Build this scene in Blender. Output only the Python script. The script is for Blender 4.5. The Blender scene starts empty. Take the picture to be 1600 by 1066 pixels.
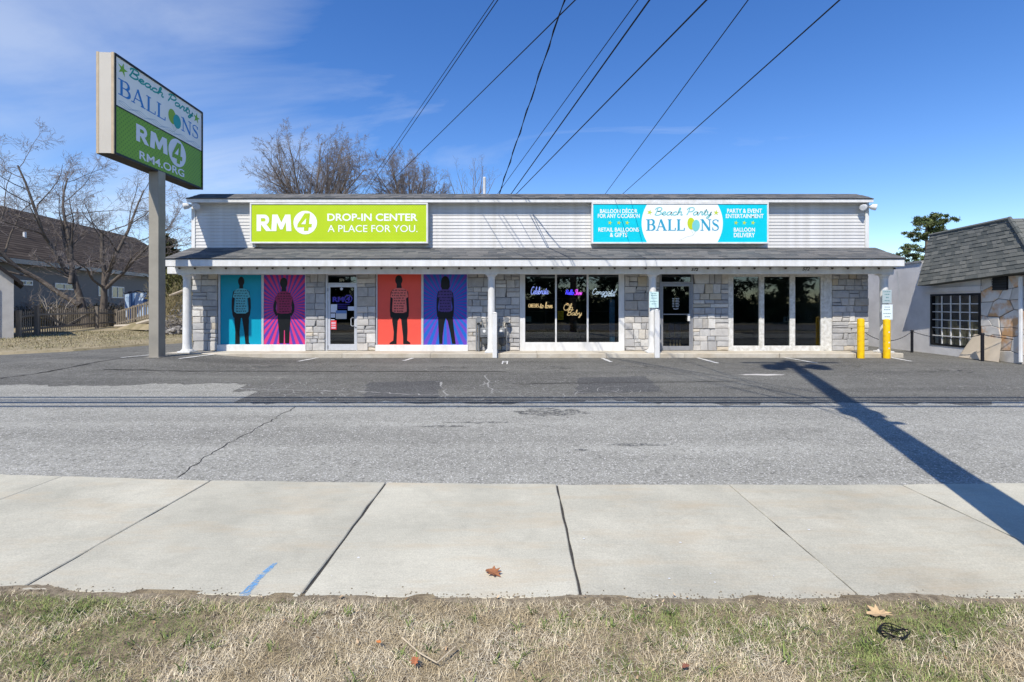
import bpy, math, random
import numpy as np
from mathutils import Vector, Matrix

S = bpy.context.scene
COL = S.collection
R = random.Random(7)

# ------------------------------------------------------------------ camera, sky, sun, exposure
CAMH, F, VX, VY = 1.55, 750.0, 810.0, 477.0          # camera height, focal length / vanishing point in photo pixels
cam = bpy.data.cameras.new('camera')
cam.sensor_width = 36.0
cam.lens = 36.0 * F / 1600.0
cam.shift_x = -(VX - 800.0) / 1600.0
cam.shift_y = -(533.0 - VY) / 1600.0
cam.clip_start = 0.05
cam.clip_end = 2000.0
camo = bpy.data.objects.new('camera', cam)
camo.location = (0, 0, CAMH)
camo.rotation_euler = (math.radians(90), 0, 0)
COL.objects.link(camo)
S.camera = camo

SUN_EL = math.radians(51.0)
SH = Vector((0.366, 0.93)).normalized()                # the way shadows run on the ground
W = bpy.data.worlds.new('World')
S.world = W
W.use_nodes = True
wt = W.node_tree
for n in list(wt.nodes):
    wt.nodes.remove(n)


class NT:
    """tiny helper for node trees"""
    def __init__(s, tree):
        s.t = tree

    def n(s, typ, ins=None, **props):
        nd = s.t.nodes.new(typ)
        for k, v in props.items():
            setattr(nd, k, v)
        for k, v in (ins or {}).items():
            sk = nd.inputs[k]
            if isinstance(v, bpy.types.NodeSocket):
                s.t.links.new(v, sk)
            else:
                sk.default_value = v
        return nd

    def math(s, op, a, b=0.0, clamp=False):
        return s.n('ShaderNodeMath', {0: a, 1: b}, operation=op, use_clamp=clamp).outputs[0]

    def mix(s, fac, a, b, blend='MIX'):
        nd = s.n('ShaderNodeMix', data_type='RGBA', blend_type=blend)
        for k, v in ((0, fac), (6, a), (7, b)):
            if isinstance(v, bpy.types.NodeSocket):
                s.t.links.new(v, nd.inputs[k])
            else:
                nd.inputs[k].default_value = v if k == 0 else c4(v)
        return nd.outputs[2]

    def noise(s, vec, scale, detail=4.0, rough=0.55, dist=0.0):
        ins = {'Scale': scale, 'Detail': detail, 'Roughness': rough, 'Distortion': dist}
        if vec is not None:
            ins['Vector'] = vec
        return s.n('ShaderNodeTexNoise', ins).outputs[0]

    def ramp(s, fac, stops):
        nd = s.n('ShaderNodeValToRGB', {0: fac})
        el = nd.color_ramp.elements
        while len(el) < len(stops):
            el.new(0.5)
        for e, (p, c) in zip(el, stops):
            e.position = p
            e.color = c4(c)
        return nd.outputs[0]

    def remap(s, v, a, b, c=0.0, d=1.0):
        nd = s.n('ShaderNodeMapRange', {0: v, 1: a, 2: b, 3: c, 4: d})
        return nd.outputs[0]


def c4(c):
    if isinstance(c, (int, float)):
        return (c, c, c, 1.0)
    return tuple(c) if len(c) == 4 else (c[0], c[1], c[2], 1.0)


def srgb(r, g, b):
    f = lambda u: (u / 255.0) / 12.92 if u / 255.0 <= 0.04045 else ((u / 255.0 + 0.055) / 1.055) ** 2.4
    return (f(r), f(g), f(b))


w = NT(wt)
sky = w.n('ShaderNodeTexSky', sky_type='NISHITA')
sky.sun_disc = False
sky.sun_elevation = SUN_EL
sky.sun_rotation = math.atan2(-SH.x, -SH.y)
sky.air_density = 1.0
sky.dust_density = 0.0
sky.ozone_density = 3.0
hsv = w.n('ShaderNodeHueSaturation', {'Hue': 0.512, 'Saturation': 1.28, 'Value': 1.50, 'Color': sky.outputs[0]})
tc = w.n('ShaderNodeTexCoord').outputs['Generated']
sp = w.n('ShaderNodeSeparateXYZ', {0: tc})
zz = w.math('ADD', w.math('MAXIMUM', sp.outputs[2], 0.0), 0.18)
cx = w.math('DIVIDE', sp.outputs[0], zz)
cy = w.math('DIVIDE', sp.outputs[1], zz)
cv = w.n('ShaderNodeCombineXYZ', {0: w.math('ADD', w.math('MULTIPLY', cx, 0.75), w.math('MULTIPLY', cy, 0.5)), 1: w.math('MULTIPLY', cy, 1.5), 2: 0.3}).outputs[0]
n1 = w.noise(cv, 1.1, 9.0, 0.58, 0.6)
n2 = w.noise(cv, 0.45, 3.0, 0.5)
left = w.remap(sp.outputs[0], -0.75, 0.02, 0.42, -0.09)     # cirrus is thicker in the western half of the sky
cl = w.math('MULTIPLY', w.remap(w.math('ADD', n1, left), 0.56, 0.92), w.remap(n2, 0.40, 0.66))
cl = w.math('MULTIPLY', cl, 0.92)
skyc = w.mix(cl, hsv.outputs[0], (7.0, 7.6, 8.4, 1))
bg = w.n('ShaderNodeBackground', {'Color': skyc, 'Strength': 0.115})
w.n('ShaderNodeOutputWorld', {'Surface': bg.outputs[0]})

sun = bpy.data.lights.new('sun', 'SUN')
sun.energy = 5.0
sun.angle = math.radians(0.53)
sun.color = (1.0, 0.93, 0.82)
suno = bpy.data.objects.new('sun', sun)
suno.location = (-8, -20, 30)
suno.rotation_euler = Vector((SH.x, SH.y, -math.tan(SUN_EL))).to_track_quat('-Z', 'Y').to_euler()
COL.objects.link(suno)

S.view_settings.view_transform = 'Standard'
S.view_settings.look = 'None'
S.view_settings.exposure = 0.1
S.view_settings.gamma = 1.0
S.view_settings.use_curve_mapping = False
S.cycles.max_bounces = 6
S.cycles.transparent_max_bounces = 12


# ------------------------------------------------------------------ geometry helpers
def fx(x, d):
    return (x - VX) * d / F


def fz(y, d):
    return CAMH + (VY - y) * d / F


def P(x, y, d):
    return Vector((fx(x, d), d, fz(y, d)))


def hit(x, y, p0, nrm):
    r = Vector(((x - VX) / F, 1.0, (VY - y) / F))
    o = Vector((0, 0, CAMH))
    t = (Vector(p0) - o).dot(nrm) / r.dot(nrm)
    return o + r * t


def origin(o):
    v = Vector((0, 0, 0))
    while o is not None:
        v += o.location
        o = o.parent
    return v


def tag(o, label=None, cat=None, group=None, kind=None):
    for k, v in (('label', label), ('category', cat), ('group', group), ('kind', kind)):
        if v:
            o[k] = v
    return o


def thing(name, loc, label, cat, group=None):
    o = bpy.data.objects.new(name, None)
    o.location = loc
    o.empty_display_size = 0.2
    COL.objects.link(o)
    return tag(o, label, cat, group)


def link(name, me, mat, parent=None, loc=None):
    o = bpy.data.objects.new(name, me)
    if mat is not None and len(me.materials) == 0:
        me.materials.append(mat)
    if parent is not None:
        o.parent = parent
    if loc is not None:
        o.location = loc
    COL.objects.link(o)
    return o


def np_mesh(name, V, Fc):
    """V (n,3), Fc (m,k) -> mesh"""
    me = bpy.data.meshes.new(name)
    V = np.asarray(V, dtype=np.float32)
    Fc = np.asarray(Fc, dtype=np.int32)
    me.vertices.add(len(V))
    me.vertices.foreach_set('co', V.ravel())
    m, k = Fc.shape
    me.loops.add(m * k)
    me.loops.foreach_set('vertex_index', Fc.ravel())
    me.polygons.add(m)
    me.polygons.foreach_set('loop_start', np.arange(0, m * k, k, dtype=np.int32))
    me.update(calc_edges=True)
    return me


class MB:
    def __init__(s):
        s.v, s.f = [], []

    def poly(s, pts):
        i = len(s.v)
        s.v += [tuple(p) for p in pts]
        s.f.append(tuple(range(i, i + len(pts))))

    def hexa(s, a, b):
        """a: 4 bottom pts, b: 4 matching top pts"""
        i = len(s.v)
        s.v += [tuple(p) for p in a] + [tuple(p) for p in b]
        for q in ((3, 2, 1, 0), (4, 5, 6, 7), (0, 1, 5, 4), (1, 2, 6, 5), (2, 3, 7, 6), (3, 0, 4, 7)):
            s.f.append(tuple(i + k for k in q))

    def box(s, x0, x1, y0, y1, z0, z1, bev=0.0):
        if bev <= 0:
            s.hexa([(x0, y0, z0), (x1, y0, z0), (x1, y1, z0), (x0, y1, z0)], [(x0, y0, z1), (x1, y0, z1), (x1, y1, z1), (x0, y1, z1)])
            return s
        b = min(bev, (x1 - x0) * .45, (y1 - y0) * .45, (z1 - z0) * .45)
        i = len(s.v)
        c = ((x0, x1), (y0, y1), (z0, z1))
        idx = {}
        for sx in (0, 1):
            for sy in (0, 1):
                for sz in (0, 1):
                    for ax in range(3):
                        p = [c[0][sx], c[1][sy], c[2][sz]]
                        for k, sg in enumerate((sx, sy, sz)):
                            if k != ax:
                                p[k] += b if sg == 0 else -b
                        idx[(sx, sy, sz, ax)] = len(s.v)
                        s.v.append(tuple(p))
        def q(l):
            s.f.append(tuple(idx[t] for t in l))
        for ax in range(3):
            o1, o2 = [k for k in range(3) if k != ax]
            for sg in (0, 1):
                l = []
                for (u, v) in ((0, 0), (1, 0), (1, 1), (0, 1)):
                    t = [0, 0, 0]
                    t[ax] = sg; t[o1] = u; t[o2] = v
                    l.append((*t, ax))
                if (sg == 0) == (ax != 1):
                    l.reverse()
                q(l)
        for ax in range(3):
            o1, o2 = [k for k in range(3) if k != ax]
            for u in (0, 1):
                for v in (0, 1):
                    t0 = [0, 0, 0]; t1 = [0, 0, 0]
                    t0[o1] = t1[o1] = u; t0[o2] = t1[o2] = v
                    t1[ax] = 1
                    q([(*t0, o1), (*t1, o1), (*t1, o2), (*t0, o2)])
        for sx in (0, 1):
            for sy in (0, 1):
                for sz in (0, 1):
                    q([(sx, sy, sz, a) for a in range(3)])
        return s

    def tube(s, pts, r, n=8, caps=True):
        pts = [Vector(p) for p in pts]
        rs = r if isinstance(r, (list, tuple)) else [r] * len(pts)
        base = len(s.v)
        for k, p in enumerate(pts):
            d = (pts[min(k + 1, len(pts) - 1)] - pts[max(k - 1, 0)]).normalized()
            a = Vector((0, 0, 1)) if abs(d.z) < 0.9 else Vector((1, 0, 0))
            u = d.cross(a).normalized()
            v = u.cross(d)
            for j in range(n):
                t = 2 * math.pi * j / n
                s.v.append(tuple(p + (u * math.cos(t) + v * math.sin(t)) * rs[k]))
        for k in range(len(pts) - 1):
            for j in range(n):
                a, b = base + k * n + j, base + k * n + (j + 1) % n
                s.f.append((a, a + n, b + n, b))
        if caps:
            s.f.append(tuple(base + j for j in range(n)))
            s.f.append(tuple(base + (len(pts) - 1) * n + j for j in reversed(range(n))))
        return s

    def lathe(s, cx, cy, prof, n=20):
        """prof: list of (r, z)"""
        return s.tube([(cx, cy, z) for _, z in prof], [max(r, 1e-4) for r, _ in prof], n)

    def prism(s, poly, f0, f1):
        """poly 2D; f0/f1 map 2D->3D for both ends"""
        n = len(poly)
        i = len(s.v)
        s.v += [tuple(f0(p)) for p in poly] + [tuple(f1(p)) for p in poly]
        s.f.append(tuple(i + k for k in reversed(range(n))))
        s.f.append(tuple(i + n + k for k in range(n)))
        for k in range(n):
            s.f.append((i + k, i + (k + 1) % n, i + n + (k + 1) % n, i + n + k))
        return s

    def build(s, name, mat, parent=None, loc=None, smooth=False, local=False):
        """vertices are world coordinates unless local; loc: own origin of the piece"""
        me = bpy.data.meshes.new(name)
        off = Vector((0, 0, 0)) if local else (origin(parent) if parent is not None else Vector((0, 0, 0)))
        l = Vector((0, 0, 0))
        if loc is not None:
            l = Vector(loc) - off
            off = Vector(loc)
        me.from_pydata([(v[0] - off.x, v[1] - off.y, v[2] - off.z) for v in s.v], [], s.f)
        if smooth:
            me.polygons.foreach_set('use_smooth', [True] * len(me.polygons))
            try:
                me.set_sharp_from_angle(angle=math.radians(40))
            except Exception:
                pass
        me.update()
        return link(name, me, mat, parent, l)


def box(name, mat, parent, x0, x1, y0, y1, z0, z1, bev=0.0, smooth=False):
    return MB().box(x0, x1, y0, y1, z0, z1, bev).build(name, mat, parent, smooth=smooth)


def cr(pts, n=6):
    """Catmull-Rom through the points"""
    if len(pts) < 3:
        return list(pts)
    out = []
    p = [pts[0]] + list(pts) + [pts[-1]]
    for i in range(1, len(p) - 2):
        for k in range(n):
            t = k / n
            out.append(tuple(0.5 * ((2 * p[i][a]) + (-p[i-1][a] + p[i+1][a]) * t + (2*p[i-1][a] - 5*p[i][a] + 4*p[i+1][a] - p[i+2][a]) * t*t + (-p[i-1][a] + 3*p[i][a] - 3*p[i+1][a] + p[i+2][a]) * t*t*t) for a in range(len(p[i]))))
    out.append(tuple(pts[-1]))
    return out


# ------------------------------------------------------------------ materials
MATS = {}


def mat(name, col, rough=0.7, var=0.12, scale=6.0, bump=0.0, bscale=60.0, metal=0.0, spec=0.3, col2=None, objrand=0.0, island=0.0, emit=0.0, stretch=None):
    if name in MATS:
        return MATS[name]
    m = bpy.data.materials.new(name)
    m.use_nodes = True
    t = m.node_tree
    b = t.nodes['Principled BSDF']
    k = NT(t)
    vec = k.n('ShaderNodeTexCoord').outputs['Object']
    if stretch:
        vec = k.n('ShaderNodeMapping', {'Vector': vec, 'Scale': stretch}).outputs[0]
    nz = k.noise(vec, scale, 5.0, 0.6)
    c = c4(col)
    if col2 is not None:
        out = k.mix(k.remap(nz, 0.35, 0.65), c, col2)
    else:
        lo = tuple(x * (1 - var) for x in c[:3])
        hi = tuple(min(1.0, x * (1 + var)) for x in c[:3])
        out = k.mix(k.remap(nz, 0.3, 0.7), lo, hi)
    if objrand or island:
        rnd = k.n('ShaderNodeObjectInfo').outputs['Random'] if objrand else k.n('ShaderNodeNewGeometry').outputs['Random Per Island']
        a = objrand or island
        val = k.remap(rnd, 0, 1, 1 - a, 1 + a)
        out = k.n('ShaderNodeHueSaturation', {'Value': val, 'Color': out}).outputs[0]
    t.links.new(out, b.inputs['Base Color'])
    b.inputs['Roughness'].default_value = rough
    b.inputs['Metallic'].default_value = metal
    b.inputs['Specular IOR Level'].default_value = spec
    if bump:
        bn = k.n('ShaderNodeBump', {'Strength': bump, 'Distance': 0.01, 'Height': k.noise(vec, bscale, 4.0)})
        t.links.new(bn.outputs[0], b.inputs['Normal'])
    if emit:
        t.links.new(out, b.inputs['Emission Color'])
        b.inputs['Emission Strength'].default_value = emit
    MATS[name] = m
    return m


def ink(name, r, g, b, rough=0.45):
    return mat(name, srgb(r, g, b), rough, 0.04, 3.0)


def dots_mat(name, col, dot, du, dr, axes):
    """print with a staggered grid of small dots, axes = the two object axes of the face"""
    m = mat(name, col, 0.45, 0.05, 2.0)
    t = m.node_tree
    b = t.nodes['Principled BSDF']
    k = NT(t)
    src = b.inputs['Base Color'].links[0].from_socket
    s3 = k.n('ShaderNodeSeparateXYZ', {0: k.n('ShaderNodeTexCoord').outputs['Object']})
    u = k.math('DIVIDE', s3.outputs[axes[0]], du)
    v = k.math('DIVIDE', s3.outputs[axes[1]], du * 0.5)
    row = k.math('FLOOR', v)
    u2 = k.math('ADD', u, k.math('MULTIPLY', row, 0.5))
    fu = k.math('SUBTRACT', k.math('FRACT', u2), 0.5)
    fv = k.math('MULTIPLY', k.math('SUBTRACT', k.math('FRACT', v), 0.5), 0.5)
    d = k.math('SQRT', k.math('ADD', k.math('MULTIPLY', fu, fu), k.math('MULTIPLY', fv, fv)))
    t.links.new(k.mix(k.remap(d, dr, dr * 0.7), src, dot), b.inputs['Base Color'])
    return m


def rays_mat(name, c1, c2, cx, cz, n):
    m = mat(name, c1, 0.4, 0.03, 2.0)
    t = m.node_tree
    b = t.nodes['Principled BSDF']
    k = NT(t)
    s3 = k.n('ShaderNodeSeparateXYZ', {0: k.n('ShaderNodeTexCoord').outputs['Object']})
    a = k.math('ARCTAN2', k.math('SUBTRACT', s3.outputs[2], cz), k.math('SUBTRACT', s3.outputs[0], cx))
    f = k.math('FRACT', k.math('MULTIPLY', k.math('DIVIDE', a, 2 * math.pi), n))
    tri = k.math('ABSOLUTE', k.math('SUBTRACT', f, 0.5))
    t.links.new(k.mix(k.remap(tri, 0.22, 0.28), c1, c2), b.inputs['Base Color'])
    return m


def glass_mat(name, tint, refl=0.05, rough=0.02):
    m = bpy.data.materials.new(name)
    m.use_nodes = True
    t = m.node_tree
    k = NT(t)
    for n in list(t.nodes):
        if n.type != 'OUTPUT_MATERIAL':
            t.nodes.remove(n)
    lw = k.n('ShaderNodeLayerWeight', {'Blend': 0.5})
    fac = k.math('ADD', k.math('MULTIPLY', k.math('POWER', lw.outputs['Facing'], 5.0), 0.9), refl)
    wav = k.n('ShaderNodeBump', {'Strength': 0.04, 'Distance': 0.02, 'Height': k.noise(k.n('ShaderNodeTexCoord').outputs['Object'], 1.6, 2.0)})
    g = k.n('ShaderNodeBsdfGlossy', {'Color': (0.95, 0.97, 1, 1), 'Roughness': rough, 'Normal': wav.outputs[0]})
    tr = k.n('ShaderNodeBsdfTransparent', {'Color': c4(tint)})
    mx = k.n('ShaderNodeMixShader', {0: fac, 1: tr.outputs[0], 2: g.outputs[0]})
    t.links.new(mx.outputs[0], t.nodes['Material Output'].inputs['Surface'])
    return m


def asphalt_mat(name, c1, c2, speck, cracks=0.0):
    m = mat(name, c1, 0.9, 0.1, 0.5, spec=0.15)
    t = m.node_tree
    b = t.nodes['Principled BSDF']
    k = NT(t)
    o = k.n('ShaderNodeTexCoord').outputs['Object']
    st = k.n('ShaderNodeMapping', {'Vector': o, 'Scale': (0.35, 1.0, 1.0)}).outputs[0]
    big = k.noise(st, 0.55, 6.0, 0.62)
    mid = k.noise(o, 4.0, 5.0, 0.7)
    base = k.mix(k.remap(k.math('ADD', k.math('MULTIPLY', big, 0.65), k.math('MULTIPLY', mid, 0.35)), 0.38, 0.62), c1, c2)
    trk = k.noise(k.n('ShaderNodeMapping', {'Vector': o, 'Scale': (0.06, 1.5, 1.0)}).outputs[0], 1.0, 5.0, 0.6)
    tf = k.remap(trk, 0.35, 0.65, 0.87, 1.1)
    base = k.mix(1.0, base, k.n('ShaderNodeCombineColor', {0: tf, 1: tf, 2: tf}).outputs[0], 'MULTIPLY')
    blot = k.remap(k.noise(o, 1.1, 7.0, 0.7), 0.60, 0.74)
    base = k.mix(k.math('MULTIPLY', blot, 0.3), base, tuple(x * .5 for x in c1[:3]))
    v = k.n('ShaderNodeTexVoronoi', {'Vector': o, 'Scale': 95.0}, feature='F1')
    sp1 = k.n('ShaderNodeSeparateColor', {0: v.outputs['Color']})
    grit = k.remap(sp1.outputs[0], 0.0, 1.0, 0.74, 1.27)
    base = k.mix(1.0, base, k.n('ShaderNodeCombineColor', {0: grit, 1: grit, 2: grit}).outputs[0], 'MULTIPLY')
    base = k.mix(k.remap(sp1.outputs[1], 0.90, 0.96), base, speck)
    v2 = k.n('ShaderNodeTexVoronoi', {'Vector': o, 'Scale': 42.0}, feature='F1')
    sp2 = k.n('ShaderNodeSeparateColor', {0: v2.outputs['Color']})
    base = k.mix(k.math('MULTIPLY', k.remap(sp2.outputs[0], 0.9, 0.97), 0.5), base, tuple(x * .35 for x in c1[:3]))
    if cracks:
        wob = k.n('ShaderNodeVectorMath', {0: o, 1: k.n('ShaderNodeVectorMath', {0: k.n('ShaderNodeTexNoise', {'Vector': o, 'Scale': 3.0, 'Detail': 4.0}).outputs[1], 'Scale': 0.5}, operation='SCALE').outputs[0]}, operation='ADD').outputs[0]
        ve = k.n('ShaderNodeTexVoronoi', {'Vector': wob, 'Scale': 2.3}, feature='DISTANCE_TO_EDGE').outputs[0]
        mk = k.remap(k.noise(st, 0.8, 3.0), 0.53, 0.60)
        base = k.mix(k.math('MULTIPLY', k.math('MULTIPLY', k.remap(ve, 0.022, 0.006), mk), cracks), base, tuple(min(1, x * 2.2) for x in c2[:3]))
    t.links.new(base, b.inputs['Base Color'])
    bn = k.n('ShaderNodeBump', {'Strength': 0.6, 'Distance': 0.006, 'Height': v.outputs['Distance']})
    t.links.new(bn.outputs[0], b.inputs['Normal'])
    return m


M_WHITE = mat('white_paint', srgb(226, 227, 226), 0.5, 0.07, 3.0, bump=0.15, bscale=18, col2=srgb(208, 208, 204), stretch=(1.5, 1.5, .6))
M_WHITE_OLD = mat('weathered_white_paint', srgb(222, 222, 218), 0.65, 0.1, 9.0, bump=0.35, bscale=40, col2=srgb(190, 188, 180))
M_SIDING = mat('vinyl_siding', srgb(214, 214, 213), 0.55, 0.05, 2.0, stretch=(1.6, 1, .5), objrand=0.03, col2=srgb(196, 195, 191), bump=.1, bscale=2)
M_ALU = mat('brushed_aluminium', srgb(198, 202, 208), 0.38, 0.06, 10.0, metal=0.25)
M_ALU2 = mat('grey_aluminium', srgb(150, 152, 156), 0.45, 0.08, 10.0, metal=0.3)
M_DARK = mat('dark_metal', srgb(30, 31, 33), 0.5, 0.1)
M_BLACK = ink('black_print', 14, 15, 17)
M_GREYM = mat('grey_metal', srgb(128, 132, 136), 0.5, 0.15, 12.0, metal=0.2)
M_GLASS = glass_mat('tinted_shop_glass', (0.62, 0.66, 0.66), 0.065)
M_GLASS2 = glass_mat('clear_window_glass', (0.85, 0.88, 0.88), 0.05)
M_INT = mat('dark_interior', srgb(62, 60, 58), 0.9, 0.3, 1.5)
M_CEIL = mat('ceiling_tile', srgb(120, 122, 120), 0.9, 0.1, 2.0)
M_MORTAR = mat('mortar', srgb(106, 104, 102), 0.95, 0.2, 14.0, bump=0.3)
M_CONC = None


def stone_mat():
    m = mat('ashlar_stone', (0.3, 0.3, 0.3), 0.9, 0.2, 5.0, spec=0.15)
    t = m.node_tree
    b = t.nodes['Principled BSDF']
    k = NT(t)
    o = k.n('ShaderNodeTexCoord').outputs['Object']
    rnd = k.n('ShaderNodeObjectInfo').outputs['Random']
    base = k.ramp(rnd, [(0.0, srgb(158, 158, 158)), (0.25, srgb(182, 181, 178)), (0.45, srgb(168, 169, 170)), (0.62, srgb(198, 194, 187)), (0.74, srgb(164, 164, 164)), (0.88, srgb(210, 208, 203)), (0.96, srgb(190, 178, 156)), (1.0, srgb(160, 160, 160))])
    off = k.n('ShaderNodeVectorMath', {0: o, 1: k.n('ShaderNodeCombineXYZ', {0: k.math('MULTIPLY', rnd, 37.0), 1: k.math('MULTIPLY', rnd, 11.0), 2: 0.0}).outputs[0]}, operation='ADD').outputs[0]
    nz = k.noise(off, 4.0, 8.0, 0.68, 0.6)
    f = k.remap(nz, 0.3, 0.7, 0.80, 1.16)
    base = k.mix(1.0, base, k.n('ShaderNodeCombineColor', {0: f, 1: f, 2: f}).outputs[0], 'MULTIPLY')
    base = k.mix(k.math('MULTIPLY', k.remap(k.noise(off, 2.2, 5.0), 0.62, 0.74), 0.25), base, srgb(178, 156, 124))
    t.links.new(base, b.inputs['Base Color'])
    bn = k.n('ShaderNodeBump', {'Strength': 0.55, 'Distance': 0.015, 'Height': k.noise(off, 11.0, 8.0, 0.65, 0.4)})
    t.links.new(bn.outputs[0], b.inputs['Normal'])
    return m


M_STONE = stone_mat()


def shingle_mat(name, c1, c2, rnd='obj'):
    m = mat(name, c1, 0.95, 0.2, 5.0, spec=0.1)
    t = m.node_tree
    b = t.nodes['Principled BSDF']
    k = NT(t)
    o = k.n('ShaderNodeTexCoord').outputs['Object']
    r = k.n('ShaderNodeObjectInfo').outputs['Random'] if rnd == 'obj' else k.n('ShaderNodeNewGeometry').outputs['Random Per Island']
    gr = k.noise(o, 70.0, 3.0, 0.7)
    base = k.mix(r, c1, c2)
    f = k.remap(gr, 0.3, 0.7, 0.7, 1.3)
    base = k.mix(1.0, base, k.n('ShaderNodeCombineColor', {0: f, 1: f, 2: f}).outputs[0], 'MULTIPLY')
    big = k.remap(k.noise(o, 0.9, 4.0), 0.3, 0.7, 0.85, 1.15)
    base = k.mix(1.0, base, k.n('ShaderNodeCombineColor', {0: big, 1: big, 2: big}).outputs[0], 'MULTIPLY')
    t.links.new(base, b.inputs['Base Color'])
    return m


M_SHIN = shingle_mat('grey_asphalt_shingle', srgb(88, 91, 93), srgb(116, 115, 113))
M_SHIN_I = shingle_mat('grey_asphalt_shingle_joined', srgb(88, 91, 93), srgb(116, 115, 113), 'island')
M_SHIN_D = shingle_mat('charcoal_shingle', srgb(84, 88, 86), srgb(116, 117, 112))


def concrete_mat(name, c1, c2, stain):
    m = mat(name, c1, 0.9, 0.1, 1.0, spec=0.2)
    t = m.node_tree
    b = t.nodes['Principled BSDF']
    k = NT(t)
    o = k.n('ShaderNodeTexCoord').outputs['Object']
    rnd = k.n('ShaderNodeObjectInfo').outputs['Random']
    off = k.n('ShaderNodeVectorMath', {0: o, 1: k.n('ShaderNodeCombineXYZ', {0: k.math('MULTIPLY', rnd, 23.0), 1: k.math('MULTIPLY', rnd, 41.0), 2: 0.0}).outputs[0]}, operation='ADD').outputs[0]
    big = k.noise(off, 1.3, 7.0, 0.62)
    base = k.mix(k.remap(big, 0.35, 0.65), c1, c2)
    stv = k.n('ShaderNodeMapping', {'Vector': off, 'Scale': (0.8, 14.0, 1.0)}).outputs[0]
    broom = k.remap(k.noise(stv, 7.0, 4.0, 0.7), 0.3, 0.7, 0.94, 1.06)
    base = k.mix(1.0, base, k.n('ShaderNodeCombineColor', {0: broom, 1: broom, 2: broom}).outputs[0], 'MULTIPLY')
    fine = k.remap(k.noise(off, 110.0, 3.0, 0.85), 0.3, 0.7, 0.80, 1.18)
    base = k.mix(1.0, base, k.n('ShaderNodeCombineColor', {0: fine, 1: fine, 2: fine}).outputs[0], 'MULTIPLY')
    st2 = k.n('ShaderNodeMapping', {'Vector': off, 'Scale': (0.7, 3.0, 1.0)}).outputs[0]
    base = k.mix(k.math('MULTIPLY', k.remap(k.noise(st2, 1.6, 6.0, 0.65), 0.50, 0.70), 0.5), base, stain)
    base = k.mix(k.math('MULTIPLY', k.remap(k.noise(off, 3.2, 8.0, 0.72), 0.54, 0.70), 0.22), base, tuple(x * .55 for x in c1[:3]))
    v = k.n('ShaderNodeTexVoronoi', {'Vector': off, 'Scale': 9.0}, feature='F1')
    base = k.mix(k.math('MULTIPLY', k.remap(v.outputs['Distance'], 0.045, 0.03), 0.35), base, tuple(x * .45 for x in c1[:3]))
    val = k.remap(rnd, 0, 1, 0.95, 1.04)
    base = k.n('ShaderNodeHueSaturation', {'Value': val, 'Color': base}).outputs[0]
    t.links.new(base, b.inputs['Base Color'])
    bn = k.n('ShaderNodeBump', {'Strength': 0.25, 'Distance': 0.004, 'Height': k.noise(stv, 9.0, 4.0, 0.7)})
    t.links.new(bn.outputs[0], b.inputs['Normal'])
    return m


M_CONC = concrete_mat('sidewalk_concrete', srgb(173, 170, 154), srgb(193, 189, 171), srgb(184, 168, 140))
M_KERB = concrete_mat('kerb_concrete', srgb(176, 168, 152), srgb(196, 190, 176), srgb(150, 130, 100))
M_LOT = asphalt_mat('dark_asphalt', srgb(90, 89, 84), srgb(114, 113, 106), srgb(160, 160, 158), 0.55)
M_APRON = asphalt_mat('pale_worn_asphalt', srgb(136, 135, 127), srgb(159, 158, 149), srgb(205, 203, 196))
M_ROAD = asphalt_mat('road_asphalt', srgb(96, 97, 99), srgb(112, 113, 114), srgb(150, 150, 150))
M_SOIL = mat('verge_soil', srgb(104, 92, 74), 1.0, 0.3, 16.0, bump=1.0, bscale=90, col2=srgb(152, 138, 110))
M_LAWN = mat('winter_lawn', srgb(158, 146, 120), 1.0, 0.2, 0.9, bump=0.6, bscale=30, col2=srgb(126, 118, 90))
M_CRACK = mat('crack_filler', srgb(66, 64, 61), 0.95, .3, 30)
M_LINE = mat('worn_line_paint', srgb(206, 206, 202), 0.8, 0.2, 18.0)

# ------------------------------------------------------------------ the ground
def sheet(name, mt, pts, z, kind='structure', parent=None):
    b = MB()
    b.poly([(x, y, z) for x, y in pts])
    o = b.build(name, mt, parent)
    if kind:
        o['kind'] = kind
    return o


sheet('ground', M_LAWN, [(-400, -400), (400, -400), (400, 600), (-400, 600)], -0.06)


def sm(t):
    t = max(0.0, min(1.0, t))
    return t * t * (3 - 2 * t)


def lift(x, y):
    """the lot swells up towards the left end of the walk"""
    return .128 * sm((-7.3 - x) / 2.6) * sm((x + 14.0) / 1.6) * sm((y - 10.6) / 2.2) * sm((16.4 - y) / 1.2)


lx = [-60, -30, -18] + [-15 + .4 * k for k in range(21)] + [-4, 0, 20, 60]
ly = [2.4, 6, 9] + [10.4 + .3 * k for k in range(21)] + [20, 34]
b = MB()
b.v = [(x, y, lift(x, y)) for y in ly for x in lx]
for r in range(len(ly) - 1):
    for i in range(len(lx) - 1):
        q = r * len(lx) + i
        b.f.append((q, q + 1, q + 1 + len(lx), q + len(lx)))
lot = b.build('parking_lot', M_LOT, smooth=True)
lot['kind'] = 'structure'

FAR = [(-14, 5.6), (-9, 4.9), (-4.6, 4.35), (-2.6, 4.2), (-1.1, 4.15), (.4, 4.11), (3.2, 4.11), (4.4, 4.15), (9, 4.25), (14, 4.35)]
NEAR = [(-14, 3.8), (-9, 3.2), (-4.2, 2.68), (-2.8, 2.59), (-1.1, 2.52), (.5, 2.51), (3.5, 2.515), (9, 2.56), (14, 2.6)]
itp = lambda T, x: float(np.interp(x, [a for a, _ in T], [b for _, b in T]))

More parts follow.
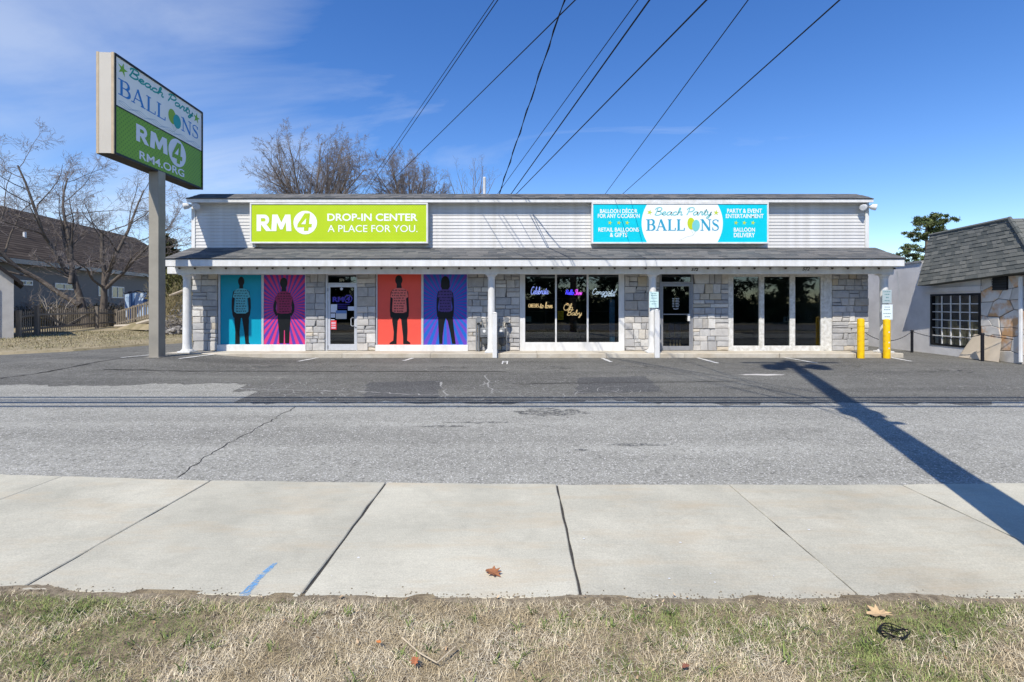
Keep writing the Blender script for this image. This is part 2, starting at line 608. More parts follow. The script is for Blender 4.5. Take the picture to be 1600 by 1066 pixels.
# pale worn strip of asphalt next to the sidewalk, ragged on the far side
pts = [(x, itp(FAR, x) - 0.05) for x in np.arange(-14, 14.1, 0.5)]
top = []
x = 14.0
while x > -60:
    dd = 7.45 + 0.012 * (14 - x)
    if x < -4.9:
        dd = 9.35
    if abs(x + 4.9) < 0.3:
        dd = 8.6
    top.append((x, dd + .16 * math.sin(x * 1.3) * math.sin(x * .37 + 1) + .07 * math.sin(x * 5.1) + R.uniform(-.09, .09)))
    x -= R.uniform(.06, .16) if x > -16 else 4
pts = [(-60, 5.6)] + pts + [(60, 4.4), (60, 7.4)] + top
sheet('asphalt_apron', M_APRON, pts, 0.004)


def ribbon(name, mt, line, wid, z, parent, jit=0.0):
    """thin uneven strip on the ground"""
    b = MB()
    L = [Vector((p[0], p[1])) for p in line]
    prev = None
    for i, p in enumerate(L):
        d = (L[min(i + 1, len(L) - 1)] - L[max(i - 1, 0)]).normalized()
        n = Vector((-d.y, d.x))
        wd = wid * R.uniform(1 - jit, 1 + jit) * 0.5
        q = (p + n * wd, p - n * wd)
        if prev:
            b.poly([(c_.x, c_.y, z + lift(c_.x, c_.y) + (.006 if c_.x < -7.2 and c_.y > 10 else 0)) for c_ in (prev[0], prev[1], q[1], q[0])])
        prev = q
    return b.build(name, mt, parent)


def gp(x, y, z=0.0):
    d = F * (CAMH - z) / (y - VY)
    return (fx(x, d), d)


def wander(a, b, n, amp):
    out = []
    for i in range(n + 1):
        t = i / n
        out.append((a[0] + (b[0] - a[0]) * t + R.uniform(-amp, amp), a[1] + (b[1] - a[1]) * t + R.uniform(-amp, amp)))
    return out


apron = bpy.data.objects['asphalt_apron']
ribbon('crack', M_CRACK, wander(gp(279, 747), gp(330, 708), 10, .02) + wander(gp(345, 700), gp(390, 677), 8, .02) + wander(gp(400, 671), gp(463, 636), 14, .03), 0.011, 0.007, apron, 0.6)
ribbon('crack', M_CRACK, wander(gp(0, 592), gp(90, 580), 14, .04) + wander(gp(100, 579), gp(236, 562), 14, .04), 0.05, 0.006, lot, 0.5)
ribbon('crack', M_CRACK, wander(gp(160, 580), gp(790, 581), 40, .04), 0.05, 0.0065, lot, 0.5)
ribbon('crack', mat('pale_crack', srgb(150, 149, 144), 0.95), wander(gp(330, 606), gp(560, 612), 30, .07), 0.03, 0.003, lot, 0.8)
ribbon('crack', MATS['pale_crack'], wander(gp(560, 612), gp(690, 618), 20, .07), 0.03, 0.0034, lot, 0.8)
ribbon('crack', MATS['pale_crack'], wander(gp(684, 596), gp(700, 622), 14, .06), 0.03, 0.0032, lot, 0.8)
ribbon('crack', MATS['pale_crack'], wander(gp(760, 585), gp(768, 612), 10, .05), 0.025, 0.0032, lot, 0.8)
ribbon('crack', M_CRACK, wander(gp(800, 600), gp(1160, 596), 26, .05), 0.05, 0.0036, lot, 0.7)
# newer dark patches and stains
M_PATCH = asphalt_mat('patch_asphalt', srgb(80, 80, 79), srgb(94, 94, 92), srgb(140, 140, 138))
for q in ([(575, 598), (690, 595), (684, 622), (566, 624)], [(905, 590), (1010, 588), (1035, 612), (900, 615)]):
    L_ = []
    for a, c in zip(q, q[1:] + q[:1]):
        L_ += wander(gp(*a), gp(*c), 12, .05)[:-1]
    bb = MB()
    bb.poly([(p[0], p[1], .0025) for p in L_])
    bb.build('asphalt_patch', M_PATCH, lot)
# fine alligator cracking where the old surface breaks up
bb = MB()
for k in range(120):
    gx_, gy_ = gp(R.choice((R.uniform(330, 560), R.uniform(690, 1000))), R.uniform(602, 627))
    a_ = R.uniform(0, 3.14)
    L_ = [(gx_, gy_)]
    for j in range(R.randint(2, 5)):
        a_ += R.uniform(-.9, .9)
        L_.append((L_[-1][0] + math.cos(a_) * .12, L_[-1][1] + math.sin(a_) * .12))
    for (xa, ya), (xb, yb) in zip(L_, L_[1:]):
        dx, dy = xb - xa, yb - ya
        ln = math.hypot(dx, dy)
        nx_, ny_ = -dy / ln * .006, dx / ln * .006
        z_ = .0031 + .00002 * len(bb.f) % .0008
        bb.poly([(xa - nx_, ya - ny_, z_), (xb - nx_, yb - ny_, z_), (xb + nx_, yb + ny_, z_), (xa + nx_, ya + ny_, z_)])
o = bb.build('fine_cracks', MATS['pale_crack'], lot)
o['kind'] = 'stuff'
M_STAIN = mat('oil_stain', srgb(92, 93, 92), 0.85, 0.2, 6.0)
M_OIL = mat('dark_oil', srgb(62, 61, 59), 0.7, 0.2, 6.0)
k_ = NT(M_OIL.node_tree)
o_ = k_.n('ShaderNodeTexCoord').outputs['Object']
M_OIL.node_tree.links.new(k_.math('MULTIPLY', k_.remap(k_.noise(o_, 7.0, 6.0, .75), .48, .68), .7), M_OIL.node_tree.nodes['Principled BSDF'].inputs['Alpha'])
k_ = NT(M_STAIN.node_tree)
o_ = k_.n('ShaderNodeTexCoord').outputs['Object']
M_STAIN.node_tree.links.new(k_.math('MULTIPLY', k_.remap(k_.noise(o_, 14.0, 5.0, .75), .42, .62), .75), M_STAIN.node_tree.nodes['Principled BSDF'].inputs['Alpha'])
for (px_, py_, a, b_) in ((420, 573, .5, .35), (560, 572, .4, .3), (705, 575, .55, .3), (868, 576, .5, .4), (1010, 574, .45, .3), (1330, 572, .5, .3), (1480, 580, .9, .3)):
    gx, gy = gp(px_, py_)
    bb = MB()
    bb.poly([(gx + a * math.cos(t) * R.uniform(.6, 1.1), gy + b_ * math.sin(t) * R.uniform(.5, 1.2), 0.0052) for t in np.linspace(0, 2 * math.pi, 26)[:-1]])
    bb.build('oil_stain', M_OIL, lot)
for (px_, py_, a, b_) in ((690, 667, .45, .05), (755, 661, .5, .05), (860, 645, .6, .25), (1000, 696, .4, .06), (910, 704, .1, .04)):
    gx, gy = gp(px_, py_)
    bb = MB()
    bb.poly([(gx + a * math.cos(t) * R.uniform(.6, 1.1), gy + b_ * math.sin(t) * R.uniform(.5, 1.2), 0.0072) for t in np.linspace(0, 2 * math.pi, 26)[:-1]])
    bb.build('tar_mark', M_STAIN, apron)
bb = MB()
gx, gy = gp(1192, 586)
bb.poly([(gx + .55 * math.cos(t) * R.uniform(.7, 1.1), gy + .12 * math.sin(t) * R.uniform(.7, 1.2), 0.005) for t in np.linspace(0, 2 * math.pi, 22)[:-1]])
bb.build('pale_patch', mat('pale_patch', srgb(196, 192, 184), 0.9), lot)
# worn stall lines running out from the kerb
for (xa, ya, xb, yb, wd) in ((339, 558.5, 280, 567, .1), (496, 559.5, 466, 565, .1), (645, 560, 631, 564, .1), (941, 560, 955, 566, .1), (1090, 559.5, 1122, 568, .1), (1222, 558.5, 1278, 568, .1), (1392, 559, 1424, 565, .1), (238, 562, 190, 567, .1)):
    a, b_ = gp(xa, ya), gp(xb, yb)
    ribbon('stall_line', M_LINE, wander(a, b_, 8, .008), wd, 0.0075, lot, 0.25)
b = MB()
gx, gy = gp(789, 567)
for (x0, x1, y0, y1) in ((-.08, -.045, -.35, .35), (.045, .08, -.35, .35), (-.045, .045, .05, .16), (-.045, .045, .27, .35)):
    b.poly([(gx + x0, gy + y0, .008), (gx + x1, gy + y0, .008), (gx + x1, gy + y1, .008), (gx + x0, gy + y1, .008)])
b.build('stall_symbol', M_LINE, lot)

# sidewalk: one slab after another with real joints
swk = MB()
pts = [(x, itp(NEAR, x) + .01) for x in np.arange(-13.5, 13.6, .5)] + [(x, itp(FAR, x) - .01) for x in np.arange(13.5, -13.6, -.5)]
swk.poly([(x, y, 0.0045) for x, y in pts])
sidewalk = swk.build('sidewalk', M_CRACK)
sidewalk['kind'] = 'structure'
JX = [-2.62 + 1.475 * k for k in range(-7, 11)]
JX = [fx(330, 4.21) if abs(j + 2.62) < .01 else j for j in JX]
for i in range(len(JX) - 1):
    wide_l = (i % 2 == 1)
    a = JX[i] + (0.008 if i in (7, 8, 9, 11) else 0.003)
    c = JX[i + 1] - (0.008 if i + 1 in (7, 8, 9, 11) else 0.003)
    c, a = c, a
    zt = 0.016 + R.uniform(-.0015, .0015)
    b = MB()
    nseg = 9
    xs = [a + (c - a) * k / nseg for k in range(nseg + 1)]
    near = [(x, itp(NEAR, x)) for x in xs]
    far = [(x, itp(FAR, x) + R.uniform(-.008, .008)) for x in xs]
    # joints are perpendicular to the kerb: same x near and far
    jy = lambda p, q, x: [(x + R.uniform(-.0035, .0035) * (1 if R.random() < .8 else 2.2), p[1] + (q[1] - p[1]) * t) for t in (.1, .2, .3, .4, .5, .6, .7, .8, .9)]
    near[1:-1] = [(p[0], p[1] + R.uniform(-.01, .01)) for p in near[1:-1]]
    ring = near + jy(near[-1], far[-1], c) + far[::-1] + jy(far[0], near[0], a)
    bev = 0.006
    cxm, cym = sum(p[0] for p in ring) / len(ring), sum(p[1] for p in ring) / len(ring)
    inn = [(p[0] + (bev if p[0] < cxm else -bev), p[1] + (bev if p[1] < cym else -bev)) for p in ring]
    n = len(ring)
    b.v = [(p[0], p[1], 0.0) for p in ring] + [(p[0], p[1], zt - .005) for p in ring] + [(p[0], p[1], zt) for p in inn]
    for k in range(n):
        k2 = (k + 1) % n
        b.f.append((k, k2, n + k2, n + k))
        b.f.append((n + k, n + k2, 2 * n + k2, 2 * n + k))
    b.f.append(tuple(range(2 * n, 3 * n)))
    b.build('slab', M_CONC, sidewalk, loc=(a, itp(NEAR, a), 0))

# blue utility paint mark sprayed on the slab
bb = MB()
for (xa, ya, xb, yb, wd) in ((431, 884, 381, 933, .035), (409, 903, 379, 937, .05), (425, 889, 412, 900, .028)):
    a, b_ = gp(xa, ya), gp(xb, yb)
    d = Vector((b_[0] - a[0], b_[1] - a[1])); nn = Vector((-d.y, d.x)).normalized()
    k = 8
    L_ = [(a[0] + d.x * t / k, a[1] + d.y * t / k) for t in range(k + 1)]
    up = [(p[0] + nn.x * wd * R.uniform(.3, .6), p[1] + nn.y * wd * R.uniform(.3, .6)) for p in L_]
    dn = [(p[0] - nn.x * wd * R.uniform(.3, .6), p[1] - nn.y * wd * R.uniform(.3, .6)) for p in L_]
    bb.poly([(p[0], p[1], 0.0185 + len(bb.f) * .0006) for p in up + dn[::-1]])


def spray_mat():
    m = mat('blue_spray_paint', srgb(112, 168, 214), 0.8, 0.15, 10)
    t = m.node_tree
    k = NT(t)
    b = t.nodes['Principled BSDF']
    nz = k.noise(k.n('ShaderNodeTexCoord').outputs['Object'], 45.0, 4.0, .8)
    t.links.new(k.remap(nz, .40, .62, .05, .75), b.inputs['Alpha'])
    return m


bb.build('paint_mark', spray_mat(), sidewalk)

# grass verge in front
b = MB()
xs = np.arange(-13, 13.01, .25)
rows = [(-0.2, -.02), (1.2, .0), (1.8, .012), (2.1, .018), (2.3, .016), (2.44, .015), (None, .012)]
for (dy, z) in rows:
    for x in xs:
        yy = itp(NEAR, x) + .03 if dy is None else dy + (itp(NEAR, x) - 2.51) * max(0, dy) / 2.5
        b.v.append((x, yy, z + R.uniform(-.008, .008)))
n = len(xs)
for r in range(len(rows) - 1):
    for i in range(n - 1):
        b.f.append((r * n + i, r * n + i + 1, (r + 1) * n + i + 1, (r + 1) * n + i))
o = b.build('grass_verge', M_SOIL)
o['kind'] = 'structure'

# street behind the camera and the far side of it (seen in the shop glass)
sheet('street', M_ROAD, [(-150, -9.5), (150, -9.5), (150, -.35), (-150, -.35)], -0.05)
box('kerb', M_KERB, None, -40, 40, -.35, -.18, -.06, .02)['kind'] = 'structure'


# grass blades
def blades(name, pos, length, width, lean, mt, rs):
    n = len(pos)
    ang = rs.uniform(0, 2 * np.pi, n)
    dirv = np.stack([np.cos(ang), np.sin(ang)], 1)
    side = np.stack([-np.sin(ang), np.cos(ang)], 1)
    ln = lean[:, None]
    up = np.sqrt(np.clip(1 - lean ** 2, 0.02, 1))
    p0 = pos
    Lm = length
    mid = np.column_stack([pos[:, :2] + dirv * ln * 0.45 * Lm[:, None], pos[:, 2] + up * Lm * .55])
    tip = np.column_stack([pos[:, :2] + dirv * ln * 1.05 * Lm[:, None], pos[:, 2] + up * Lm * rs.uniform(.55, 1.0, n)])
    s3 = np.column_stack([side, np.zeros(n)]) * (width * .5)[:, None]
    V = np.stack([p0 - s3, p0 + s3, mid + s3 * .8, mid - s3 * .8, tip + s3 * .15, tip - s3 * .15], 1).reshape(-1, 3)
    i = np.arange(n) * 6
    Fc = np.concatenate([np.stack([i, i + 1, i + 2, i + 3], 1), np.stack([i + 3, i + 2, i + 4, i + 5], 1)])
    return link(name, np_mesh(name, V, Fc), mt)


def fbm(x, y, seed):
    rs = np.random.RandomState(seed)
    out = np.zeros_like(x)
    for k in range(7):
        a = rs.uniform(0, 2 * np.pi)
        fq = 1.6 * 1.5 ** k
        out += np.sin((x * np.cos(a) + y * np.sin(a)) * fq + rs.uniform(0, 6.3) + 1.3 * np.sin((x * np.sin(a) - y * np.cos(a)) * fq * .7)) / (1 + .5 * k)
    return out


rs = np.random.RandomState(3)
N = 330000
gx = rs.uniform(-4.6, 4.6, N)
gy = rs.uniform(1.35, 2.60, N)
near = np.interp(gx, [a for a, _ in NEAR], [c for _, c in NEAR])
msk = fbm(gx * 1.6, gy * 2.2, 5)
bare = fbm(gx * 1.1 + 9, gy * 1.4, 11)
gy = gy + .03 * np.sin(gx * 9.0) * np.sin(gx * 2.3 + 1) * (gy > 2.35)
ok = (gy < near + .03 * fbm(gx * 5, gx * 0 + 2, 21) * .35 + .012) & (rs.uniform(0, 1, N) < np.clip(1.0 - np.clip(bare - 1.2, 0, 1) * .6, .4, 1)) & (rs.uniform(0, 1, N) < np.clip((near + .05 - gy) * 7 + .22, 0, 1))
gx, gy, msk = gx[ok], gy[ok], msk[ok]
isg = rs.uniform(-1.0, 1.0, len(gx)) + .22 < msk * .8 - .3
for nm, sel, cA, cB, lab in (('dry_grass', ~isg, srgb(222, 210, 182), srgb(180, 164, 130), 'x'), ('green_grass', isg, srgb(98, 116, 60), srgb(150, 160, 98), 'x')):
    k_ = int(sel.sum())
    pos = np.column_stack([gx[sel], gy[sel], np.full(k_, .006)])
    if nm == 'dry_grass':
        L_ = rs.uniform(.015, .07, k_); ln = rs.uniform(.6, 1.0, k_); wd = rs.uniform(.0012, .0028, k_)
    else:
        L_ = rs.uniform(.015, .05, k_); ln = rs.uniform(.3, .95, k_); wd = rs.uniform(.0015, .003, k_)
    L_ *= np.clip((np.interp(gx[sel], [a for a, _ in NEAR], [c for _, c in NEAR]) - gy[sel]) * 7 + .3, .25, 1)
    mt = mat(nm + '_blade', cA, 0.75, .1, 4.0, col2=cB, island=0.5, spec=.2)
    o = blades(nm, pos, L_, wd, ln, mt, rs)
    o['kind'] = 'stuff'
    o['label'] = 'matted straw coloured winter grass on the verge' if nm == 'dry_grass' else 'green tufts coming up through the straw on the verge'


# dark soil and crumbs washed over the edge of the slabs
bb = MB()
x = -4.6
up_, dn_ = [], []
while x < 4.6:
    up_.append((x, itp(NEAR, x) - .012 + .06 * max(0, math.sin(x * 2.1 + .5) * math.sin(x * .9 + .4) * math.sin(x * 5.3)) + R.uniform(0, .014)))
    dn_.append((x, itp(NEAR, x) - .07 + R.uniform(-.02, .02)))
    x += R.uniform(.02, .05)
for i in range(len(up_) - 1):
    bb.poly([(*dn_[i], .012), (*dn_[i + 1], .012), (*up_[i + 1], .0182), (*up_[i], .0182)])
o = bb.build('edge_soil', mat('edge_soil', srgb(108, 98, 82), 1.0, .3, 30, bump=.8, bscale=120, col2=srgb(150, 138, 116)), None)
o['kind'] = 'stuff'
o['label'] = 'dark soil washed over the edge of the sidewalk'
bb = MB()
for k in range(900):
    x = R.uniform(-4.4, 4.4)
    y = itp(NEAR, x) + abs(R.gauss(0, .03)) - .01
    r_ = R.uniform(.002, .005)
    z_ = .018
    bb.v += [(x - r_, y - r_, z_), (x + r_, y - r_ * .6, z_), (x + r_ * .7, y + r_, z_), (x - r_, y + r_ * .8, z_), (x, y, z_ + r_)]
    i = len(bb.v) - 5
    bb.f += [(i, i + 1, i + 4), (i + 1, i + 2, i + 4), (i + 2, i + 3, i + 4), (i + 3, i, i + 4)]
o = bb.build('soil_crumbs', MATS['edge_soil'], None)
o['kind'] = 'stuff'
o['label'] = 'crumbs of soil scattered on the near edge of the slabs'


# broad leaved weeds and scraps of dead leaf in the turf
nW = 130
wx_, wy_ = rs.uniform(-3.6, 3.6, nW), rs.uniform(1.75, 2.42, nW)
kl = rs.randint(6, 14, nW)
px_, py_ = np.repeat(wx_, kl), np.repeat(wy_, kl)
n_ = len(px_)
o = blades('weeds', np.column_stack([px_ + rs.normal(0, .012, n_), py_ + rs.normal(0, .012, n_), np.full(n_, .012)]), rs.uniform(.025, .075, n_), rs.uniform(.004, .009, n_), rs.uniform(.45, .9, n_), mat('weed_leaf', srgb(84, 104, 52), .7, .15, 5, col2=srgb(124, 136, 74), island=.35), rs)
o['kind'] = 'stuff'
o['label'] = 'small green weed tufts scattered through the verge grass'
n_ = 420
o = blades('leaf_litter', np.column_stack([rs.uniform(-3.6, 3.6, n_), rs.uniform(1.6, 2.52, n_), np.full(n_, .03)]), rs.uniform(.008, .022, n_), rs.uniform(.005, .012, n_), rs.uniform(.85, 1.0, n_), mat('leaf_scrap', srgb(150, 118, 84), .9, .2, 5, col2=srgb(198, 178, 146), island=.4), rs)
o['kind'] = 'stuff'
o['label'] = 'scraps of dead leaf littered over the verge'


# ------------------------------------------------------------------ flat print and lettering
class Frame3:
    def __init__(s, o, u, v):
        s.o, s.u, s.v = Vector(o), Vector(u), Vector(v)
        s.n = s.u.cross(s.v).normalized()

    def __call__(s, a, b, h=0.0):
        return s.o + s.u * a + s.v * b + s.n * h


_txt = {}


def text_mesh(body, offset=0.0, shear=0.0, spacing=1.0):
    key = (body, offset, shear, spacing)
    if key not in _txt:
        c = bpy.data.curves.new('lettering', 'FONT')
        c.body = body
        c.offset = offset
        c.shear = shear
        c.space_character = spacing
        c.resolution_u = 4
        o = bpy.data.objects.new('lettering_source', c)
        me = bpy.data.meshes.new_from_object(o)
        _txt[key] = ([tuple(v.co) for v in me.vertices], [tuple(p.vertices) for p in me.polygons])
        bpy.data.objects.remove(o)
        bpy.data.curves.remove(c)
        bpy.data.meshes.remove(me)
    return _txt[key]


class Print:
    """flat print in a frame: shapes laid as thin sheets a fraction of a millimetre apart"""
    def __init__(s, fr, h=0.002):
        s.fr, s.h, s.b, s.k = fr, h, MB(), 0

    def _h(s):
        s.k += 1
        return s.h + 0.0002 * (s.k % 8)

    def poly(s, pts):
        h = s._h()
        s.b.poly([s.fr(a, c, h) for a, c in pts])
        return s

    def disc(s, a, c, ra, rc=None, n=24, rot=0):
        rc = rc or ra
        return s.poly([(a + ra * math.cos(t) * math.cos(rot) - rc * math.sin(t) * math.sin(rot), c + ra * math.cos(t) * math.sin(rot) + rc * math.sin(t) * math.cos(rot)) for t in [2 * math.pi * k / n for k in range(n)]])

    def star(s, a, c, r, rot=0.3, inner=.36, n=5):
        return s.poly([(a + (r if k % 2 == 0 else r * inner) * math.sin(rot + math.pi * k / n), c + (r if k % 2 == 0 else r * inner) * math.cos(rot + math.pi * k / n)) for k in range(2 * n)])

    def stroke(s, pts, wid):
        h = s._h()
        L = [Vector(p) for p in pts]
        ws = wid if isinstance(wid, (list, tuple)) else [wid] * len(L)
        prev = None
        for i, p in enumerate(L):
            d = L[min(i + 1, len(L) - 1)] - L[max(i - 1, 0)]
            if d.length < 1e-9:
                continue
            d.normalize()
            nn = Vector((-d.y, d.x)) * ws[i] * .5
            q = (p + nn, p - nn)
            if prev:
                s.b.poly([s.fr(prev[0].x, prev[0].y, h), s.fr(prev[1].x, prev[1].y, h), s.fr(q[1].x, q[1].y, h), s.fr(q[0].x, q[0].y, h)])
            prev = q
        return s

    def text(s, body, u0, v0, u1, v1, offset=0.0, shear=0.0, spacing=1.0):
        V, Fc = text_mesh(body, offset, shear, spacing)
        xs = [p[0] for p in V]; ys = [p[1] for p in V]
        a0, a1, b0, b1 = min(xs), max(xs), min(ys), max(ys)
        h = s._h()
        i = len(s.b.v)
        for p in V:
            s.b.v.append(tuple(s.fr(u0 + (p[0] - a0) / (a1 - a0) * (u1 - u0), v0 + (p[1] - b0) / (b1 - b0) * (v1 - v0), h)))
        s.b.f += [tuple(i + k for k in f) for f in Fc]
        return s

    def heavy(s, ch, u0, v0, u1, v1):
        """heavy grotesque R, M and 4"""
        sh = .12 if ch == '4' else 0
        q = lambda p: (u0 + (p[0] + sh * p[1]) / (1 + sh) * (u1 - u0), v0 + p[1] * (v1 - v0))
        if ch == 'R':
            n = 10
            arc = [(.5 + .34 * math.sin(math.pi * k / n), .68 + .32 * math.cos(math.pi * k / n)) for k in range(n + 1)]
            arci = [(.5 + .09 * math.sin(math.pi * k / n), .68 + .10 * math.cos(math.pi * k / n)) for k in range(n + 1)]
            s.poly([q(p) for p in [(0, 0), (.29, 0), (.29, 1), (0, 1)]])
            for k in range(n):
                s.poly([q(p) for p in (arc[k], arc[k + 1], arci[k + 1], arci[k])])
            s.poly([q(p) for p in [(.29, 1), (.29, .78), (.5, .78), (.5, 1)]])
            s.poly([q(p) for p in [(.29, .58), (.29, .36), (.5, .36), (.5, .58)]])
            s.poly([q(p) for p in [(.30, .40), (.64, .42), (1, 0), (.64, 0)]])
        elif ch == 'M':
            s.poly([q(p) for p in [(0, 0), (.05, 1), (.31, 1), (.5, .52), (.69, 1), (.95, 1), (1, 0), (.745, 0), (.725, .56), (.56, .1), (.44, .1), (.275, .56), (.255, 0)]])
        else:
            s.poly([q(p) for p in [(.0, .20), (.0, .38), (.42, 1), (.80, 1), (.80, .40), (1, .40), (1, .20), (.80, .20), (.80, 0), (.48, 0), (.48, .20)]])
        return s

    def build(s, name, mt, parent):
        return s.b.build(name, mt, parent)


G = {  # hand written cursive: width, strokes (x height 1)
    'a': (1.1, [[(.85, .8), (.6, 1), (.25, .85), (.1, .45), (.25, .05), (.55, .1), (.82, .5), (.88, .95), (.85, .3), (1.0, .02), (1.2, .2)]]),
    'b': (1.05, [[(0, .2), (.25, .9), (.4, 1.8), (.25, 2.1), (.15, 1.6), (.15, .4), (.3, .02), (.65, .1), (.8, .5), (.65, .85), (.5, .75), (.9, .7), (1.1, .85)]]),
    'c': (.9, [[(.8, .8), (.55, 1), (.2, .75), (.1, .4), (.3, .03), (.6, .05), (.95, .3)]]),
    'd': (1.1, [[(.8, .8), (.55, 1), (.2, .8), (.1, .4), (.3, .03), (.6, .15), (.85, .8), (.95, 2), (.85, .5), (.95, .05), (1.2, .2)]]),
    'e': (.9, [[(0, .2), (.4, .45), (.7, .75), (.5, 1), (.2, .8), (.15, .35), (.4, .02), (.7, .1), (.95, .35)]]),
    'g': (1.0, [[(.8, .8), (.55, 1), (.2, .85), (.1, .45), (.25, .08), (.55, .15), (.8, .6), (.82, 1), (.75, -.3), (.5, -.9), (.22, -.75), (.45, -.25), (1.05, .2)]]),
    'h': (1.05, [[(0, .2), (.3, 1), (.42, 1.9), (.28, 2.1), (.18, 1.6), (.15, 0)], [(.15, .3), (.4, .85), (.65, 1), (.78, .75), (.75, .2), (.9, .02), (1.1, .2)]]),
    'l': (.5, [[(0, .2), (.3, 1), (.4, 1.9), (.25, 2.1), (.15, 1.6), (.15, .4), (.3, .02), (.55, .2)]]),
    'n': (1.05, [[(0, .8), (.15, 1), (.2, .6), (.18, 0)], [(.18, .3), (.45, .9), (.68, 1), (.78, .7), (.75, .2), (.9, .02), (1.1, .2)]]),
    'o': (.95, [[(.55, 1), (.2, .85), (.08, .45), (.25, .05), (.6, .05), (.8, .45), (.7, .9), (.5, 1), (.7, .8), (1.05, .85)]]),
    'r': (.85, [[(0, .2), (.25, .9), (.3, 1.1), (.4, .95), (.65, .95), (.6, .4), (.7, .05), (.95, .2)]]),
    's': (.7, [[(0, .1), (.35, .7), (.5, 1.05), (.6, .6), (.55, .15), (.3, 0), (.1, .12)]]),
    't': (.65, [[(0, .2), (.3, 1), (.42, 1.7), (.3, .9), (.28, .25), (.45, .02), (.7, .2)], [(.05, 1.2), (.7, 1.25)]]),
    'u': (1.05, [[(0, .8), (.15, 1), (.15, .3), (.35, .02), (.65, .2), (.78, .95), (.76, .25), (.92, .02), (1.1, .2)]]),
    'v': (.85, [[(0, .8), (.2, 1), (.3, .4), (.42, .02), (.65, .5), (.75, 1), (.95, .9)]]),
    'w': (1.2, [[(0, .8), (.15, 1), (.2, .3), (.35, .02), (.6, .8), (.7, .2), (.9, .05), (1.1, .6), (1.15, 1), (1.3, .9)]]),
    'y': (.95, [[(0, .8), (.15, 1), (.15, .4), (.35, .1), (.65, .3), (.8, 1), (.7, -.2), (.45, -.9), (.2, -.8), (.4, -.3), (1.0, .2)]]),
    'B': (1.4, [[(.4, 2), (.33, 1), (.2, 0)], [(.0, 1.5), (.1, 1.95), (.5, 2.2), (1.0, 2.15), (1.2, 1.7), (.95, 1.25), (.45, 1.1), (1.0, 1.02), (1.28, .55), (.95, .05), (.4, .0), (.1, .25)]]),
    'P': (1.25, [[(.4, 2), (.33, 1), (.15, 0)], [(.0, 1.5), (.1, 1.95), (.5, 2.2), (1.05, 2.15), (1.28, 1.65), (1.0, 1.1), (.45, .95)]]),
    'C': (1.15, [[(1.1, 1.75), (1.05, 2.1), (.7, 2.1), (.25, 1.5), (.1, .8), (.3, .1), (.7, 0), (1.15, .35)]]),
    'O': (1.35, [[(.8, 2.1), (.3, 1.8), (.1, 1), (.3, .2), (.8, 0), (1.25, .6), (1.3, 1.4), (1, 2.0), (.7, 2.1), (.6, 1.7), (1.1, 1.6)]]),
    'H': (1.4, [[(.3, 2.1), (.2, 0)], [(1.1, 2.1), (1.0, 0)], [(.1, 1.0), (1.2, 1.15)]]),
    'S': (1.1, [[(1.0, 1.75), (.85, 2.1), (.4, 2.0), (.25, 1.6), (.6, 1.15), (.95, .7), (.75, .1), (.3, 0), (.05, .35)]]),
    '!': (.5, [[(.4, 2.1), (.2, .6)], [(.15, .12), (.13, 0)]]),
    ' ': (.7, []),
}


def script_strokes(body, slant=0.18):
    """list of smooth strokes in x-height units"""
    x, out = 0.0, []
    for ch in body:
        wd, st = G[ch]
        for s_ in st:
            out.append([(x + p[0] + slant * p[1], p[1]) for p in cr(s_, 5)])
        x += wd
    return out


def fit_strokes(strokes, u0, v0, u1, v1, tilt=0.0):
    xs = [p[0] for s_ in strokes for p in s_]; ys = [p[1] for s_ in strokes for p in s_]
    a0, a1, b0, b1 = min(xs), max(xs), min(ys), max(ys)
    return [[(u0 + (p[0] - a0) / (a1 - a0) * (u1 - u0), v0 + (p[1] - b0) / (b1 - b0) * (v1 - v0) + tilt * (p[0] - a0) / (a1 - a0)) for p in s_] for s_ in strokes]


